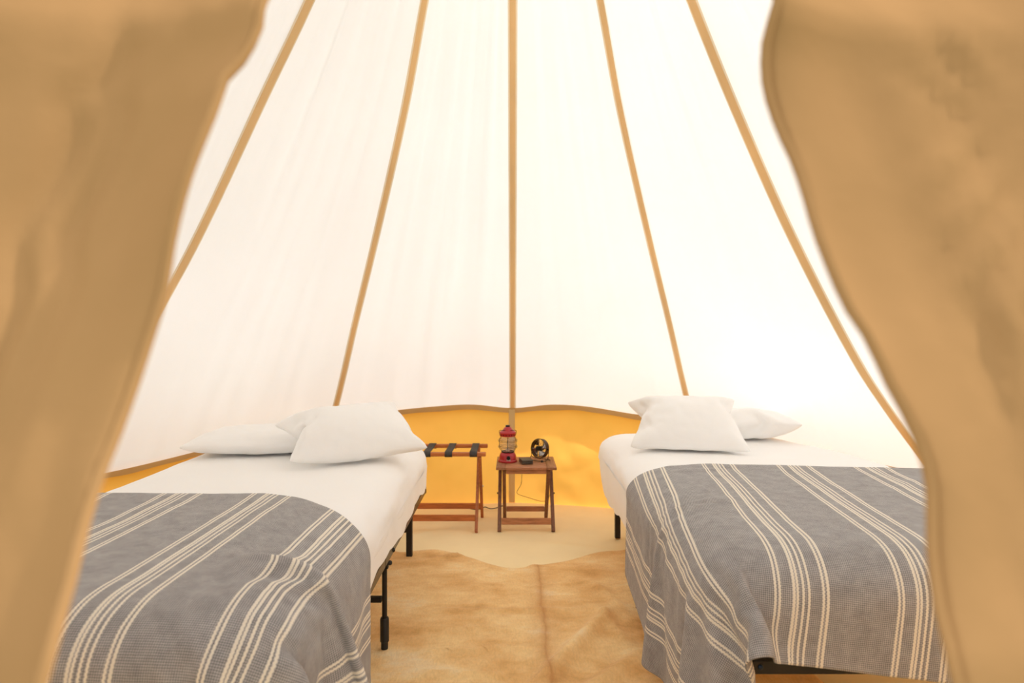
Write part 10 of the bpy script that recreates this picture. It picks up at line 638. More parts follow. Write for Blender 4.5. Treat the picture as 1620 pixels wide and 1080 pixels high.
  [488,19,20,19,20,19,20,19,20,20,19,20,19,20,19,20,19,20,19,20,20,19,20,19,20,19,-479,12,19,19,19,20,19,20,20,20,19,19,20,20,19,20,20,19,20,19,19,20,20,20,20,16,-469,12,14,17,18,20,19,20,20,19,20,20,19,20,19,20,20,19,20,20,20,19,20,20,17,16,-459,16,10,14,17,17,20,19,19,20,19,20,20,19,20,20,20,19,20,19,20,20,20,15,18,18,-449,14,16,9,16,18,13,19,20,19,20,20,19,20,19,20,20,19,20,19,20,20,16,18,15,19,-437,15,17,6,17,7,20,17,17,20,18,20,20,20,19,20,20,19,20,19,20,18,20,14,17,15,-425,18,2,18,3,12,18,18,19,20,19,20,19,20,20,19,20,20,19,20,19,20,18,16,12,15,-414,-3,10,19,4,15,19,20,18,19,18,20,20,19,20,20,19,20,19,20,20,19,14,16,17,10,-388,-14,-2,12,13,18,14,20,18,19,20,19,20,19,20,20,20,19,20,20,18,20,16,11,17,7,-370,-13,-8,14,14,6,17,18,19,19,20,20,19,20,20,19,20,19,20,20,18,20,15,15,12,2,-350,-11,-14,17,0,12,19,16,16,19,19,20,20,20,19,19,20,20,20,19,19,18,6,18,5,-8,-341,13,-13,16,-5,16,6,18,19,20,20,19,19,20,19,20,20,19,20,19,14,19,2,18,-3,18,-366,10,14,-8,15,0,18,16,20,20,20,20,19,20,19,20,20,19,20,19,20,8,16,0,16,18,-393,12,10,-5,12,14,19,20,20,20,19,20,19,20,20,19,20,20,19,20,19,20,13,3,13,19,-418,7,7,7,17,20,20,19,20,20,19,20,20,20,20,19,20,19,20,20,19,20,19,11,9,17,-441,6,8,19,20,19,20,20,20,19,20,20,19,20,20,20,19,20,20,19,20,20,20,19,12,13,-462,6,20,20,19,20,20,19,20,20,19,20,20,19,20,20,20,19,20,20,20,19,20,20,19,13,-483,20,19,20,20,20,19,20,20,20,19,20,20,19,20,20,19,20,20,20,19,20,20,20,19,20,-528,19,20,19,20,19,20,19,20,20,19,20,19,20,19,20,19,20,19,20,20,19,20,19,20,19,-479,15,19,19,20,19,20,20,19,20,19,20,19,20,19,20,20,19,19,20,19,20,20,19,20,14,-469,14,14,20,20,19,20,19,20,19,20,20,19,20,19,20,19,20,19,20,19,20,19,20,15,14,-459,18,15,10,19,20,20,19,20,19,20,20,19,19,20,19,20,19,20,19,20,20,19,16,13,16,-449,17,17,7,15,20,19,20,19,20,20,19,19,20,19,20,19,20,20,19,20,19,18,13,17,12,-437,17,18,6,17,10,20,20,19,20,19,20,19,20,19,20,19,19,20,19,20,19,17,11,17,10,-425,19,3,19,7,20,14,20,19,20,19,19,20,20,19,20,19,20,19,19,18,20,16,14,7,14,-414,-1,11,19,10,18,20,19,20,18,19,20,20,19,20,19,18,20,20,19,19,19,14,16,9,7,-388,-12,3,12,15,20,17,20,19,20,19,19,18,20,19,19,20,20,19,19,18,20,15,14,9,2,-370,-13,-2,11,11,20,17,20,20,19,20,18,16,20,20,19,20,19,20,19,19,19,7,18,10,-2,-350,-13,-7,16,2,17,19,19,19,19,17,18,18,20,19,19,20,20,20,19,17,19,3,19,1,-12,-341,15,-11,16,-2,19,11,20,20,19,15,17,18,20,20,20,20,20,20,19,19,15,0,17,-8,14,-366,13,15,-6,16,4,20,18,20,19,20,12,21,20,20,20,20,20,19,20,20,9,16,0,12,11,-393,13,14,-2,12,19,20,20,19,20,19,14,20,20,20,19,20,20,20,20,19,20,15,9,9,6,-418,15,6,9,20,19,19,20,20,19,20,19,17,20,19,20,20,19,20,20,19,20,20,8,9,12,-441,10,12,19,19,20,20,19,19,20,19,20,20,19,20,20,19,20,19,19,20,19,20,20,11,9,-462,10,20,19,20,20,20,19,20,19,20,19,19,20,20,20,20,19,20,20,20,19,19,20,20,10,-483,20,19,20,20,20,19,20,20,20,19,20,20,19,20,20,19,20,20,20,19,20,20,20,19,20],
  [2641,-4,-3,-3,-4,-3,-3,-3,-4,-2,-4,-3,-3,-3,-3,-4,-3,-3,-3,-3,-3,-4,-3,-3,-3,-4,99,-14,-7,-3,-6,-5,-3,1,-2,-3,-6,-4,-2,-1,-5,-4,1,-3,-4,-6,-3,-3,-2,-2,-1,9,97,-14,-12,-10,-7,-6,-3,-3,-3,-2,2,-5,-2,-5,-4,-3,-3,-2,-2,-2,2,-3,-4,0,6,8,95,-14,-12,-11,-10,-9,0,-6,-4,1,-6,-3,-3,-3,-3,-1,0,-2,-2,-6,0,-1,2,6,5,8,93,-14,-12,-11,-10,-7,-9,-6,-1,-6,0,-2,-3,-4,0,-4,0,-4,-2,1,0,-3,6,4,7,8,90,-14,-11,-10,-9,-14,-2,-7,-10,-1,-5,-2,-2,1,-4,-2,-2,0,-4,0,1,3,2,8,4,10,89,-14,-15,-5,-15,-12,-6,-6,-5,-4,-4,0,-3,0,-3,0,-4,0,-4,0,3,-1,5,6,9,9,86,-20,-11,-5,-15,-9,-4,-4,-6,-5,-7,-1,0,-5,0,-1,-4,-1,1,-1,-1,3,7,6,6,12,62,2,-10,-11,-11,-7,-10,-3,-7,-4,-3,0,-4,-2,-2,-2,-1,1,-3,-1,2,1,6,9,6,12,57,2,-6,-10,-12,-10,-7,-7,-2,-5,-2,-1,-4,0,-4,0,-4,-1,1,-2,3,0,6,7,10,11,53,-2,1,-11,-9,-9,-7,-7,-7,1,-4,-3,-3,-1,-1,-3,-2,-1,-3,3,-2,5,6,7,8,-2,63,0,1,-11,-7,-9,-12,-5,-3,-2,-1,-4,-1,-2,-1,-2,-4,-1,-4,-2,6,4,6,7,4,-5,65,-3,6,-17,0,-15,-4,-6,-2,-2,-3,-2,-1,-1,-4,-2,-1,-3,-3,-2,-1,11,-1,14,-5,-2,67,-2,-1,-16,-6,-5,-1,-3,-2,-2,-2,-2,-2,-2,-2,-3,-2,-2,-3,-2,-1,-2,3,13,0,-4,68,-9,-5,-8,0,-1,-3,-1,-3,-2,-2,-2,-2,-2,-2,-2,-3,-2,-3,-1,-3,-2,-3,5,7,-1,67,-9,-6,0,-2,-1,-2,-2,-1,-3,-2,-4,-1,-1,-2,-2,-3,-2,-2,-3,-3,-1,-3,-2,2,5,68,-9,-2,-1,-1,-3,-2,-1,-1,-2,-3,-1,-2,-4,-2,-2,-1,-3,-2,-1,-2,-3,-3,-1,-3,5,68,-2,-1,-2,-2,-2,-2,-2,-1,-2,-2,-2,-2,-3,-2,-2,-2,-2,-2,-2,-2,-2,-2,-2,-3,-2,-228,-4,-3,-3,-4,-3,-3,-3,-4,-2,-4,-3,-3,-3,-3,-4,-3,-3,-3,-3,-3,-4,-3,-3,-3,-4,99,3,-4,-3,-3,-2,-3,-4,-3,-3,-4,-2,-3,-3,-4,-4,-3,-2,-3,-3,-4,-3,-3,-3,-4,-8,97,4,-1,-3,-3,-3,-3,-3,-3,-3,-4,-2,-4,-3,-3,-3,-3,-3,-3,-3,-4,-3,-3,-3,-6,-9,95,0,-1,6,-3,-3,-3,-3,-3,-3,-3,-3,-3,-4,-3,-3,-3,-3,-3,-3,-4,-3,-3,-5,-7,-8,93,0,-4,8,3,-3,-4,-3,-3,-3,-3,-3,-3,-4,-3,-3,-3,-3,-3,-3,-3,-3,-5,-7,-5,-9,90,-1,-5,9,-3,9,-3,-4,-3,-3,-3,-3,-3,-3,-4,-3,-3,-3,-3,-3,-3,-4,-6,-7,-5,-10,89,-5,3,2,4,1,5,-3,-4,-3,-3,-3,-3,-3,-4,-3,-3,-2,-4,-3,-5,-3,-6,-7,-8,-9,86,-1,5,3,3,1,-2,-2,-2,1,-3,-3,-3,-3,-4,-3,-5,-3,-2,-4,-4,-4,-7,-6,-8,-9,62,17,10,6,2,-1,2,-3,-3,-2,-1,-6,-7,1,-5,-4,1,-3,-4,-2,-6,-2,-7,-6,-9,-10,57,18,12,6,6,-2,2,-1,-3,-3,-4,-7,-9,-2,2,-3,-3,0,-2,-5,-3,-5,-10,-2,-8,-11,53,17,14,0,12,3,-7,0,3,-5,-9,-6,-7,-3,4,-3,0,-2,-4,1,-6,-5,-11,-2,-12,-18,63,16,14,0,13,-3,5,-1,-2,-5,-10,-7,-9,1,0,2,-1,-2,-3,2,-4,-7,-12,-4,-14,-17,65,16,14,3,10,3,-2,-6,-4,-3,-3,-14,-3,0,0,-2,0,1,0,0,0,-10,-11,-6,-15,-17,67,15,14,5,9,-1,-2,-3,-3,-3,-5,-10,-1,0,-4,1,0,0,-2,-1,-6,-1,-11,-13,-13,-16,68,15,10,13,-1,-3,-7,1,-1,-1,-1,-7,-8,0,0,-2,-2,-6,0,1,-3,-3,-4,-13,-13,-15,67,14,13,1,-7,1,-4,-6,-2,-2,6,-1,-2,-3,-3,-3,-4,-3,-7,3,-5,-3,0,-4,-13,-16,68,15,-1,-5,0,-4,0,-3,-2,-6,3,-6,-3,-3,-2,-2,-2,3,-1,-2,-3,-3,-5,2,-5,-15,68,-2,-1,-2,-2,-2,-2,-2,-1,-2,-2,-2,-2,-3,-2,-2,-2,-2,-2,-2,-2,-2,-2,-2,-3,-2],
  [568,0,0,0,0,0,-1,0,0,0,0,0,-1,0,0,0,-1,0,0,0,0,-1,0,-1,0,-1,17,14,1,-1,1,0,0,-1,0,0,0,0,0,-1,0,0,-1,0,-1,1,0,-1,0,-1,-2,-14,17,14,8,4,1,0,0,0,0,-1,-1,0,0,0,0,0,-1,0,-1,0,-3,-1,1,-2,-9,-14,16,10,12,8,5,2,-2,2,0,-2,2,0,-1,0,0,-1,-3,0,0,1,-2,-1,-3,-11,-7,-14,15,12,2,14,7,-2,12,2,-1,1,-2,-1,0,1,-3,1,-2,1,0,-4,-3,1,-10,-7,-11,-12,15,9,0,16,3,12,3,5,7,-2,3,-2,0,-4,1,0,-1,-3,2,-4,-3,-7,-4,-12,-7,-15,14,3,13,6,13,11,6,4,3,1,2,-4,1,-3,0,-2,1,-3,1,-2,-6,-3,-7,-10,-13,-15,14,10,13,6,13,9,1,2,5,2,5,-2,-2,2,-3,-2,2,-2,-4,-1,-2,-7,-11,-10,-9,-17,1,19,17,12,10,5,9,1,6,2,1,-5,2,1,-1,-2,-1,-5,1,-1,-6,-4,-10,-14,-9,-18,0,18,18,9,8,16,7,5,-1,4,0,-4,3,-3,2,-3,1,-2,-4,0,-7,-2,-11,-11,-13,-19,-2,20,15,2,17,13,2,9,9,-5,3,1,0,-1,-5,4,-1,-3,1,-7,-1,-8,-18,-5,-17,-22,6,20,15,2,18,7,15,7,3,-1,-3,4,-6,2,-3,0,3,-3,4,-1,-13,-7,-18,-6,-19,-14,4,20,14,7,14,13,7,9,2,-1,0,-1,-4,-3,4,-1,-3,4,1,-2,-4,-15,-12,-14,-11,-15,-1,20,17,11,15,13,3,-1,0,-1,-2,4,-3,2,-3,3,0,0,2,-2,-7,-1,-14,-15,-15,-13,-4,21,17,17,10,1,-3,4,-3,3,1,1,1,1,-1,-1,-4,-2,4,2,1,-1,-7,-16,-16,-16,-3,21,17,5,2,3,1,2,1,0,0,-4,2,3,1,1,0,-1,0,-4,1,2,0,-5,-15,-19,-3,20,-1,4,3,-1,1,2,3,1,-2,3,0,-2,0,1,3,-2,-1,3,0,0,-2,3,-2,-19,-5,1,2,1,1,1,1,2,1,1,1,0,0,1,0,1,0,1,1,0,0,0,1,0,0,0,-179,0,0,0,0,0,-1,0,0,0,0,0,-1,0,0,0,-1,0,0,0,0,-1,0,-1,0,-1,17,-18,-3,0,1,4,1,0,-2,-3,0,3,1,-1,-3,-1,1,3,-2,2,-3,0,2,-2,-1,15,17,-18,-14,-1,3,-3,0,0,1,4,-1,-3,-1,1,3,-4,4,-3,3,-3,0,2,-2,-1,11,17,16,-15,-14,-16,2,1,1,1,-3,1,0,2,-3,3,-3,0,0,2,-2,2,0,-2,-1,10,13,16,15,-16,-10,-16,-12,1,0,4,-3,0,0,-1,3,-2,2,-4,3,-1,2,-3,1,-1,8,14,9,18,15,-15,-9,-16,-10,-15,2,1,2,0,-3,2,-3,3,-2,2,-4,3,-1,3,0,4,9,15,10,19,14,-12,-19,-7,-18,-4,-13,-2,0,-1,5,-3,0,1,3,1,-4,1,2,3,7,1,11,12,16,17,14,-24,-16,-5,-17,-9,3,-3,-4,-8,-2,-1,1,1,2,3,6,2,-1,2,4,5,13,10,16,20,1,-10,-17,-15,-12,-4,-9,-2,3,-2,-5,3,5,-3,4,3,-3,1,5,-1,7,1,12,12,16,21,0,-8,-16,-15,-16,-3,-9,-4,-1,0,2,5,7,0,-3,1,3,-4,0,5,3,6,15,7,15,21,-2,-7,-13,-13,-16,-10,2,-5,-7,3,7,4,5,1,-5,1,-2,0,2,-3,8,5,16,7,16,7,6,-8,-8,-13,-14,-6,-15,1,1,3,8,5,6,-2,-2,-2,-2,0,1,-4,2,12,15,9,12,7,4,-11,-2,-19,-7,-19,1,5,2,2,2,10,0,2,-3,-1,0,-3,-3,-1,-2,15,6,19,3,13,-1,-11,-4,-19,-14,1,1,1,2,2,4,9,-2,-2,-4,1,-1,0,-1,0,2,0,7,12,12,17,-4,-8,-16,-12,0,2,2,1,1,1,1,3,6,-2,-2,0,-1,2,-1,-1,1,0,1,12,12,12,-3,-15,-11,1,2,1,1,2,1,1,0,1,1,1,0,0,1,0,2,-1,0,1,0,1,9,15,-3,-15,1,2,1,1,1,1,2,1,1,0,1,1,0,1,0,0,0,0,1,0,1,0,0,14,-5,1,2,1,1,1,1,2,1,1,1,0,0,1,0,1,0,1,1,0,0,0,1,0,0,0],
 ),
}
BLSIZE = {'bl': (1.76, 1.3), 'br': (1.66, 1.17)}
BLS0 = {"bl": 0.15, "br": 0.1}


def unpack(key):
    nu, nv, xs, ys, zs = DATA[key]
    return nu, nv, np.cumsum(np.array([xs, ys, zs]), axis=1).T/1000.
def throw_blanket(key, s0, label):
    nu, nv, P = unpack(key); W, H = BLSIZE[key]
    uv = [((i/(nu-1))*W, (j/(nv-1))*H) for j in range(nv) for i in range(nu)]
    o = mesh_ob('throw_blanket', P, grid_faces(nu, nv), blanket_mat('grey_striped_weave_'+key, s0), None, True, uv)
    m = o.modifiers.new('sub', 'SUBSURF'); m.levels = m.render_levels = 2
    m = o.modifiers.new('thick', 'SOLIDIFY'); m.thickness = .003; m.offset = 1
    tag(o, label, 'blanket'); return o
def pillow(key, label):
    nu, nv, P = unpack(key)
    if key == 'pr1': P = P + np.array([.005, .03, 0])
    if key == 'pr2': P = P + np.array([-.006, .045, 0])
    n = nu*nv
    top, bot = P[:n], P[n:]
    F = grid_faces(nu, nv) ; F2 = [tuple(n+k for k in f[::-1]) for f in F]
    o = mesh_ob('pillow', P, F+F2, M_pillow)
    bm = bmesh.new(); bm.from_mesh(o.data); bmesh.ops.remove_doubles(bm, verts=bm.verts, dist=.0004); bm.to_mesh(o.data); bm.free()
    m = o.modifiers.new('sub', 'SUBSURF'); m.levels = m.render_levels = 1
    tag(o, label, 'pillow', 'pillows on the beds'); return o
if DATA:
    throw_blanket('bl', BLS0['bl'], 'grey throw blanket with cream stripes over the foot of the left bed')
    throw_blanket('br', BLS0['br'], 'grey throw blanket with cream stripes over the foot of the right bed')
    pillow('pl1', 'flat white pillow at the head of the left bed, partly under the other')
    pillow('pl2', 'large white pillow propped on top at the head of the left bed')
    pillow('pr1', 'low white pillow on the right bed, half hidden behind the propped one')
    pillow('pr2', 'white pillow leaning upright in front at the head of the right bed')

# ------------------------------------------------------------------ folding side table
TX0, TX1, TY0, TY1, TZ = -.087, .231, 3.37, 3.67, .342
def side_table():
    cx, cy = (TX0+TX1)/2, (TY0+TY1)/2; root = empty('side_table', (cx, cy, 0)); w2, d2 = (TX1-TX0)/2, (TY1-TY0)/2
    tag(root, 'small reddish brown wooden folding side table with a slatted top by the back wall', 'table')
    eb = .050
    for s in (-1, 1):
        bm = bmesh.new(); a, b = sorted((s*w2, s*(w2-eb))); add_box(bm, (a, -d2, TZ-.014), (b, d2, TZ)); bm_ob('end_board', bm, M_teak_y, root, bevel=.002)
    n = 5; sw = (2*d2)/n
    for k in range(n):
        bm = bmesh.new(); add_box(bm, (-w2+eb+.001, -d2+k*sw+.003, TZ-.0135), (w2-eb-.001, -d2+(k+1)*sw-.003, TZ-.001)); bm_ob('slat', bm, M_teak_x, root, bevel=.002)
    for s in (-1, 1):
        # outer pair: front foot up to the back of the top; inner pair: back foot up to the front
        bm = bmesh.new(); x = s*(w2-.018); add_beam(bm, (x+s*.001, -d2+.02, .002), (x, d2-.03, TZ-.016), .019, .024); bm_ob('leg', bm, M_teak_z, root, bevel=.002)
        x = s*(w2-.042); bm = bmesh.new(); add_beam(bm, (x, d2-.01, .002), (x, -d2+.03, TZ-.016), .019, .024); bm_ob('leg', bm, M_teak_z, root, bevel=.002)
        bm = bmesh.new(); MM = Matrix.Translation((s*(w2-.006), 0, TZ*.5)) @ Matrix.Rotation(R(90), 4, 'Y'); add_lathe(bm, [(.005, -.004), (.005, .003), (.002, .005)], 10, MM); bm_ob('pivot_bolt', bm, M_cap, root, True)
    xo, xi = w2-.028, w2-.052
    for name, lo, hi in (('front_stretcher', (-xo, -d2+.026, .035), (xo, -d2+.040, .068)), ('back_stretcher', (-xi, d2-.042, .040), (xi, d2-.028, .068)),
                         ('front_apron', (-xi, -d2+.026, TZ-.040), (xi, -d2+.040, TZ-.016)), ('back_apron', (-xo, d2-.05, TZ-.038), (xo, d2-.036, TZ-.016))):
        bm = bmesh.new(); add_box(bm, lo, hi); bm_ob(name, bm, M_teak_x, root, bevel=.002)
side_table()

# ------------------------------------------------------------------ luggage rack
def rack():
    xr, xl = -.141, -.80; cx, cy = (xr+xl)/2, 3.53; root = empty('luggage_rack', (cx, cy, 0)); h = (xr-xl)/2
    tag(root, 'orange brown wooden folding luggage rack with dark straps beside the left bed', 'luggage rack')
    ZT = .405; yf, yb = -.125, .125
    for y, nm in ((yf, 'top_rail'), (yb, 'top_rail')):
        bm = bmesh.new(); add_beam(bm, (-h, y, ZT), (h, y, ZT), .026, .022, (0, 1, 0)); bm_ob(nm, bm, M_rack_x, root, bevel=.005)
    for s in (-1, 1):
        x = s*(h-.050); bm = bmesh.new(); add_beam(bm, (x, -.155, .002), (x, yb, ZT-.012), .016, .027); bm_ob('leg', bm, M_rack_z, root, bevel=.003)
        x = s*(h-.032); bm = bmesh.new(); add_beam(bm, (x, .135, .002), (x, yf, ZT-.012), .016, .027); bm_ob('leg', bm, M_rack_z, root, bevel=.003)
        bm = bmesh.new(); MM = Matrix.Translation((s*(h-.022), -.01, .21)) @ Matrix.Rotation(R(90), 4, 'Y'); add_lathe(bm, [(.005, -.004), (.005, .003), (.002, .005)], 10, MM); bm_ob('pivot_bolt', bm, M_silver, root, True)
    bm = bmesh.new(); add_box(bm, (-h+.058, -.132, .053), (h-.058, -.118, .085)); bm_ob('front_stretcher', bm, M_rack_x, root, bevel=.002)
    bm = bmesh.new(); add_box(bm, (-h+.040, .105, .052), (h-.040, .119, .084)); bm_ob('back_stretcher', bm, M_rack_x, root, bevel=.002)
    for k, xs in enumerate((-.207, -.338, -.452, -.575, -.69)):
        x = xs-cx; prof = []
        r = .0165
        for a in range(-90, 91, 30): prof.append((yf - math.cos(R(a))*r, ZT + math.sin(R(a))*(.0145)))
        for q in range(1, 8): prof.append((yf + (yb-yf)*q/8, ZT+.0145 - .004*math.sin(math.pi*q/8)))
        for a in range(90, -91, -30): prof.append((yb + math.cos(R(a))*r, ZT + math.sin(R(a))*.0145))
        vs = []
        for (y, z) in prof: vs += [(x-.0195, y, z), (x+.0195, y, z)]
        o = mesh_ob('strap', vs, [(2*i, 2*i+1, 2*i+3, 2*i+2) for i in range(len(prof)-1)], M_strap, root)
        m = o.modifiers.new('t', 'SOLIDIFY'); m.thickness = .002; m.offset = 0
rack()

# ------------------------------------------------------------------ lantern
def lantern():
    x, y = (803.3-811)/1020*3.53, 3.53; root = empty('lantern', (x, y, TZ))
    tag(root, 'red camping lantern with a wire cage on the left of the side table', 'lantern')
    bm = bmesh.new(); add_lathe(bm, [(.040, 0), (.052, .001), (.0535, .006), (.052, .010), (.048, .013), (.047, .018), (.0455, .034), (.040, .046), (.036, .050), (.034, .051), (.0, .0512)], 40); bm_ob('base', bm, M_red, root, True)
    bm = bmesh.new(); MM = Matrix.Translation((.004, -.046, .027)) @ Matrix.Rotation(R(90), 4, 'X'); add_lathe(bm, [(.0105, -.006), (.0105, .006), (.009, .009), (.001, .0095)], 20, MM); bm_ob('dial', bm, M_cap, root, True)
    bm = bmesh.new(); MM = Matrix.Translation((.005, -.0475, .0145)) @ Matrix.Rotation(R(90), 4, 'X'); add_lathe(bm, [(.0105, -.003), (.0105, .0008)], 20, MM); bm_ob('dial_plate', bm, M_silver, root, True)
    bm = bmesh.new(); add_lathe(bm, [(.034, .051), (.0355, .053), (.0355, .056), (.033, .057)], 32, cap=False); bm_ob('collar', bm, M_cap, root, True)
    # glass chimney, bulb inside
    bm = bmesh.new(); add_lathe(bm, [(.034, .056), (.039, .068), (.0435, .085), (.044, .105), (.042, .125), (.034, .142), (.0325, .1425)], 32, cap=False)
    bm_ob('glass_globe', bm, M_glass, root, True)
    bm = bmesh.new(); add_lathe(bm, [(.008, .055), (.010, .060), (.012, .064), (.012, .070), (.004, .071), (.0035, .120), (.001, .121)], 24); bm_ob('bulb', bm, M_frost, root, True)
    # cage
    for zz, rr in ((.079, .0515), (.086, .0515), (.112, .0515), (.119, .0515)):
        bm = bmesh.new(); add_tube(bm, circle((0, 0, zz), rr), .0011, 6, closed=True); bm_ob('cage_ring', bm, M_wire, root, True)
    for k in range(6):
        a = R(k*60+30); c, s = math.cos(a), math.sin(a); pr = [(.035, .052), (.0385, .062), (.049, .072), (.0522, .080), (.0522, .118), (.049, .127), (.039, .138), (.038, .144)]
        bm = bmesh.new(); add_tube(bm, [(r*c, r*s, z) for r, z in pr], .0011, 6); bm_ob('cage_wire', bm, M_wire, root, True)
    # cap with vents
    bm = bmesh.new(); add_lathe(bm, [(.036, .1385), (.042, .139), (.044, .141), (.0448, .156), (.0455, .158), (.0445, .161), (.038, .166), (.030, .169), (.0285, .172), (.024, .179), (.018, .186), (.013, .190), (.0, .1905)], 40); cp = bm_ob('cap', bm, M_red, root, True)
    for k in range(18):
        a = 2*math.pi*k/18; bm = bmesh.new(); MM = Matrix.Rotation(a, 4, 'Z') @ Matrix.Translation((.0444, 0, .148)); add_box(bm, (-.0012, -.0026, -.0028), (.0009, .0026, .0028), MM); bm_ob('vent', bm, M_cap, cp)
    bm = bmesh.new(); add_lathe(bm, [(.012, .190), (.0125, .195), (.010, .199), (.001, .200)], 20); bm_ob('top_knob', bm, M_cap, root, True)
    pts = [(-.0455, .004, .152), (-.047, .0, .166), (-.043, -.010, .172), (-.02, -.022, .173), (0, -.026, .173), (.02, -.022, .173), (.043, -.010, .172), (.047, .0, .166), (.0455, .004, .152)]
    bm = bmesh.new(); add_tube(bm, pts, .0013, 6); bm_ob('bail_handle', bm, M_wire, root, True)
lantern()

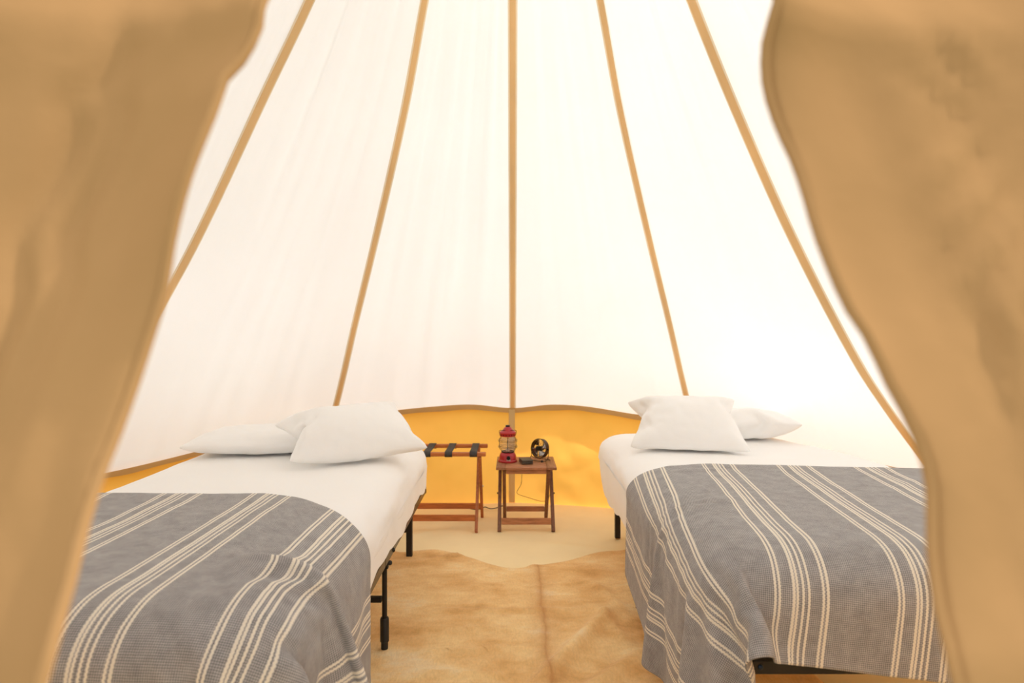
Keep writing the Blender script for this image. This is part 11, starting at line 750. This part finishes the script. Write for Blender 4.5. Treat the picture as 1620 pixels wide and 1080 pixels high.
# ------------------------------------------------------------------ desk fan
def fan():
    x, y = (854.5-811)/1020*3.55, 3.56; root = empty('desk_fan', (x, y, TZ), R(-40))
    tag(root, 'little round black metal desk fan on the right of the side table', 'fan')
    # the head faces local -y, tilted up a touch
    hc = Vector((0, 0, .066)); RX = Matrix.Translation(hc) @ Matrix.Rotation(R(-8), 4, 'X')
    r = .0505
    def T(p): return RX @ Vector(p)
    bm = bmesh.new()
    # ring shroud: short tube open to front and back
    n = 40; prof = [(r, -.014), (r+.0022, -.014), (r+.0022, .014), (r, .014)]
    rings = [[bm.verts.new(T((pr*math.cos(2*math.pi*k/n), py, pr*math.sin(2*math.pi*k/n)))) for k in range(n)] for pr, py in prof]
    for a in range(4):
        A, B = rings[a], rings[(a+1) % 4]
        for k in range(n): bm.faces.new((A[k], A[(k+1)%n], B[(k+1)%n], B[k]))
    ring = bm_ob('shroud_ring', bm, M_fanring, root, True)
    bm = bmesh.new(); add_tube(bm, [T(p) for p in circle((0, -.014, 0), r+.001, 'y')], .0022, 6, closed=True); bm_ob('front_rim', bm, M_fanring, ring, True)
    for sgn, nm in ((-1, 'front_guard'), (1, 'rear_guard')):
        g = bmesh.new()
        for rr, dd in ((.018, .0075), (.026, .006), (.034, .004), (.042, .002)): add_tube(g, [T(p) for p in circle((0, sgn*(.014+dd), 0), rr, 'y', 28)], .00055, 4, closed=True)
        for k in range(12):
            a = 2*math.pi*k/12; c, s = math.cos(a), math.sin(a)
            add_tube(g, [T((q*c, sgn*(.014+dd), q*s)) for q, dd in ((.012, .008), (.03, .005), (.0505, 0))], .0006, 4)
        gd = bm_ob(nm, g, M_fanring, root, True); gd['kind'] = 'stuff'
        bm = bmesh.new(); MM = RX @ Matrix.Translation((0, sgn*.021, 0)) @ Matrix.Rotation(R(90)*-sgn*-1, 4, 'X'); add_lathe(bm, [(.013, -.002), (.0135, .001), (.010, .003), (.001, .0035)], 20, MM); bm_ob('guard_badge', bm, M_cap, root, True)
    bm = bmesh.new(); MM = RX @ Matrix.Rotation(R(90), 4, 'X'); add_lathe(bm, [(.012, -.022), (.013, -.018), (.013, .008), (.010, .011), (.001, .012)], 20, MM); bm_ob('motor', bm, M_cap, root, True)
    for k in range(4):
        a0 = k*math.pi/2+.4; vs = []
        for i in range(7):
            rr = .011 + (.046-.011)*i/6
            for j in range(7):
                f = j/6-.5; aa = a0 + f*(1.25*(.55+.45*i/6)) + .25*i/6
                vs.append(tuple(T((rr*math.cos(aa), -.003 + f*.014, rr*math.sin(aa)))))
        o = mesh_ob('blade', vs, grid_faces(7, 7), M_blade, root); m = o.modifiers.new('t', 'SOLIDIFY'); m.thickness = .0008
    # bracket: wire fork from pivots down to a ring-like base
    for s in (-1, 1):
        bm = bmesh.new(); MM = Matrix.Translation(hc + Vector((s*.0555, 0, 0))) @ Matrix.Rotation(R(90), 4, 'Y'); add_lathe(bm, [(.0055, -.004), (.0055, .003), (.003, .005)], 12, MM); bm_ob('tilt_knob', bm, M_cap, root, True)
    pts = [(-.057, 0, .068), (-.059, 0, .05), (-.058, -.004, .022), (-.055, -.020, .005), (-.045, -.032, .0035), (-.02, -.036, .003), (.02, -.036, .003), (.045, -.032, .0035), (.055, -.020, .005), (.058, -.004, .022), (.059, 0, .05), (.057, 0, .068)]
    bm = bmesh.new(); add_tube(bm, pts, .0019, 8); bm_ob('bracket', bm, M_fanring, root, True)
    pts = [(-.057, -.006, .018), (-.052, .022, .004), (-.03, .034, .003), (.03, .034, .003), (.052, .022, .004), (.057, -.006, .018)]
    bm = bmesh.new(); add_tube(bm, pts, .0019, 8); bm_ob('base_wire', bm, M_fanring, root, True)
    for s in (-1, 1):
        bm = bmesh.new(); add_lathe(bm, [(.006, 0), (.007, .003), (.006, .009), (.001, .010)], 12, Matrix.Translation((s*.040, -.034, 0))); bm_ob('foot', bm, M_plastic, root, True)
fan()
# small dark case between lantern and fan
def case():
    x, y = (832-811)/1020*3.50, 3.485; root = empty('battery_case', (x, y, TZ), R(12))
    tag(root, 'small dark olive case lying on the side table between lantern and fan', 'case')
    bm = bmesh.new(); add_box(bm, (-.031, -.040, .001), (.031, .040, .0124)); bm_ob('lower_shell', bm, M_case, root, bevel=.0035)
    bm = bmesh.new(); add_box(bm, (-.031, -.040, .0127), (.031, .040, .024)); bm_ob('upper_shell', bm, M_case, root, bevel=.0035)
case()
# cables
def cable(pts, r, label, name='power_cable'):
    P = [Vector(p) for p in pts]; out = []
    for k in range(len(P)-1):
        a, b, c, d = P[max(k-1, 0)], P[k], P[k+1], P[min(k+2, len(P)-1)]
        for s in range(6):
            t = s/6; out.append(.5*((2*b) + (c-a)*t + (2*a-5*b+4*c-d)*t*t + (3*b-a-3*c+d)*t**3))
    out.append(P[-1]); bm = bmesh.new(); add_tube(bm, out, r, 6); o = bm_ob(name, bm, M_plastic, None, True); tag(o, label, 'cable')
def at(px, py, d): return ((px-811)/1020*d, d, 1.05-(py-525)/1020*d)
cable([at(825.5, 747, 3.70), at(824.5, 765, 3.70), at(818, 777, 3.71), at(821, 782, 3.73), at(838, 787.5, 3.78), at(851, 791.5, 3.80), at(860, 792.5, 3.79), at(867, 789, 3.76), at(871, 777, 3.71), at(872, 760, 3.70), at(870, 730, 3.69)], .0013, 'thin black cable hanging in a loop behind the side table')
cable([(-.255, 3.80, .010), (-.22, 3.79, .008), (-.19, 3.80, .008), (-.165, 3.84, .008), (-.13, 3.80, .009), (-.09, 3.82, .010), (-.06, 3.86, .010)], .003, 'dark cable lying on the floor along the back wall')
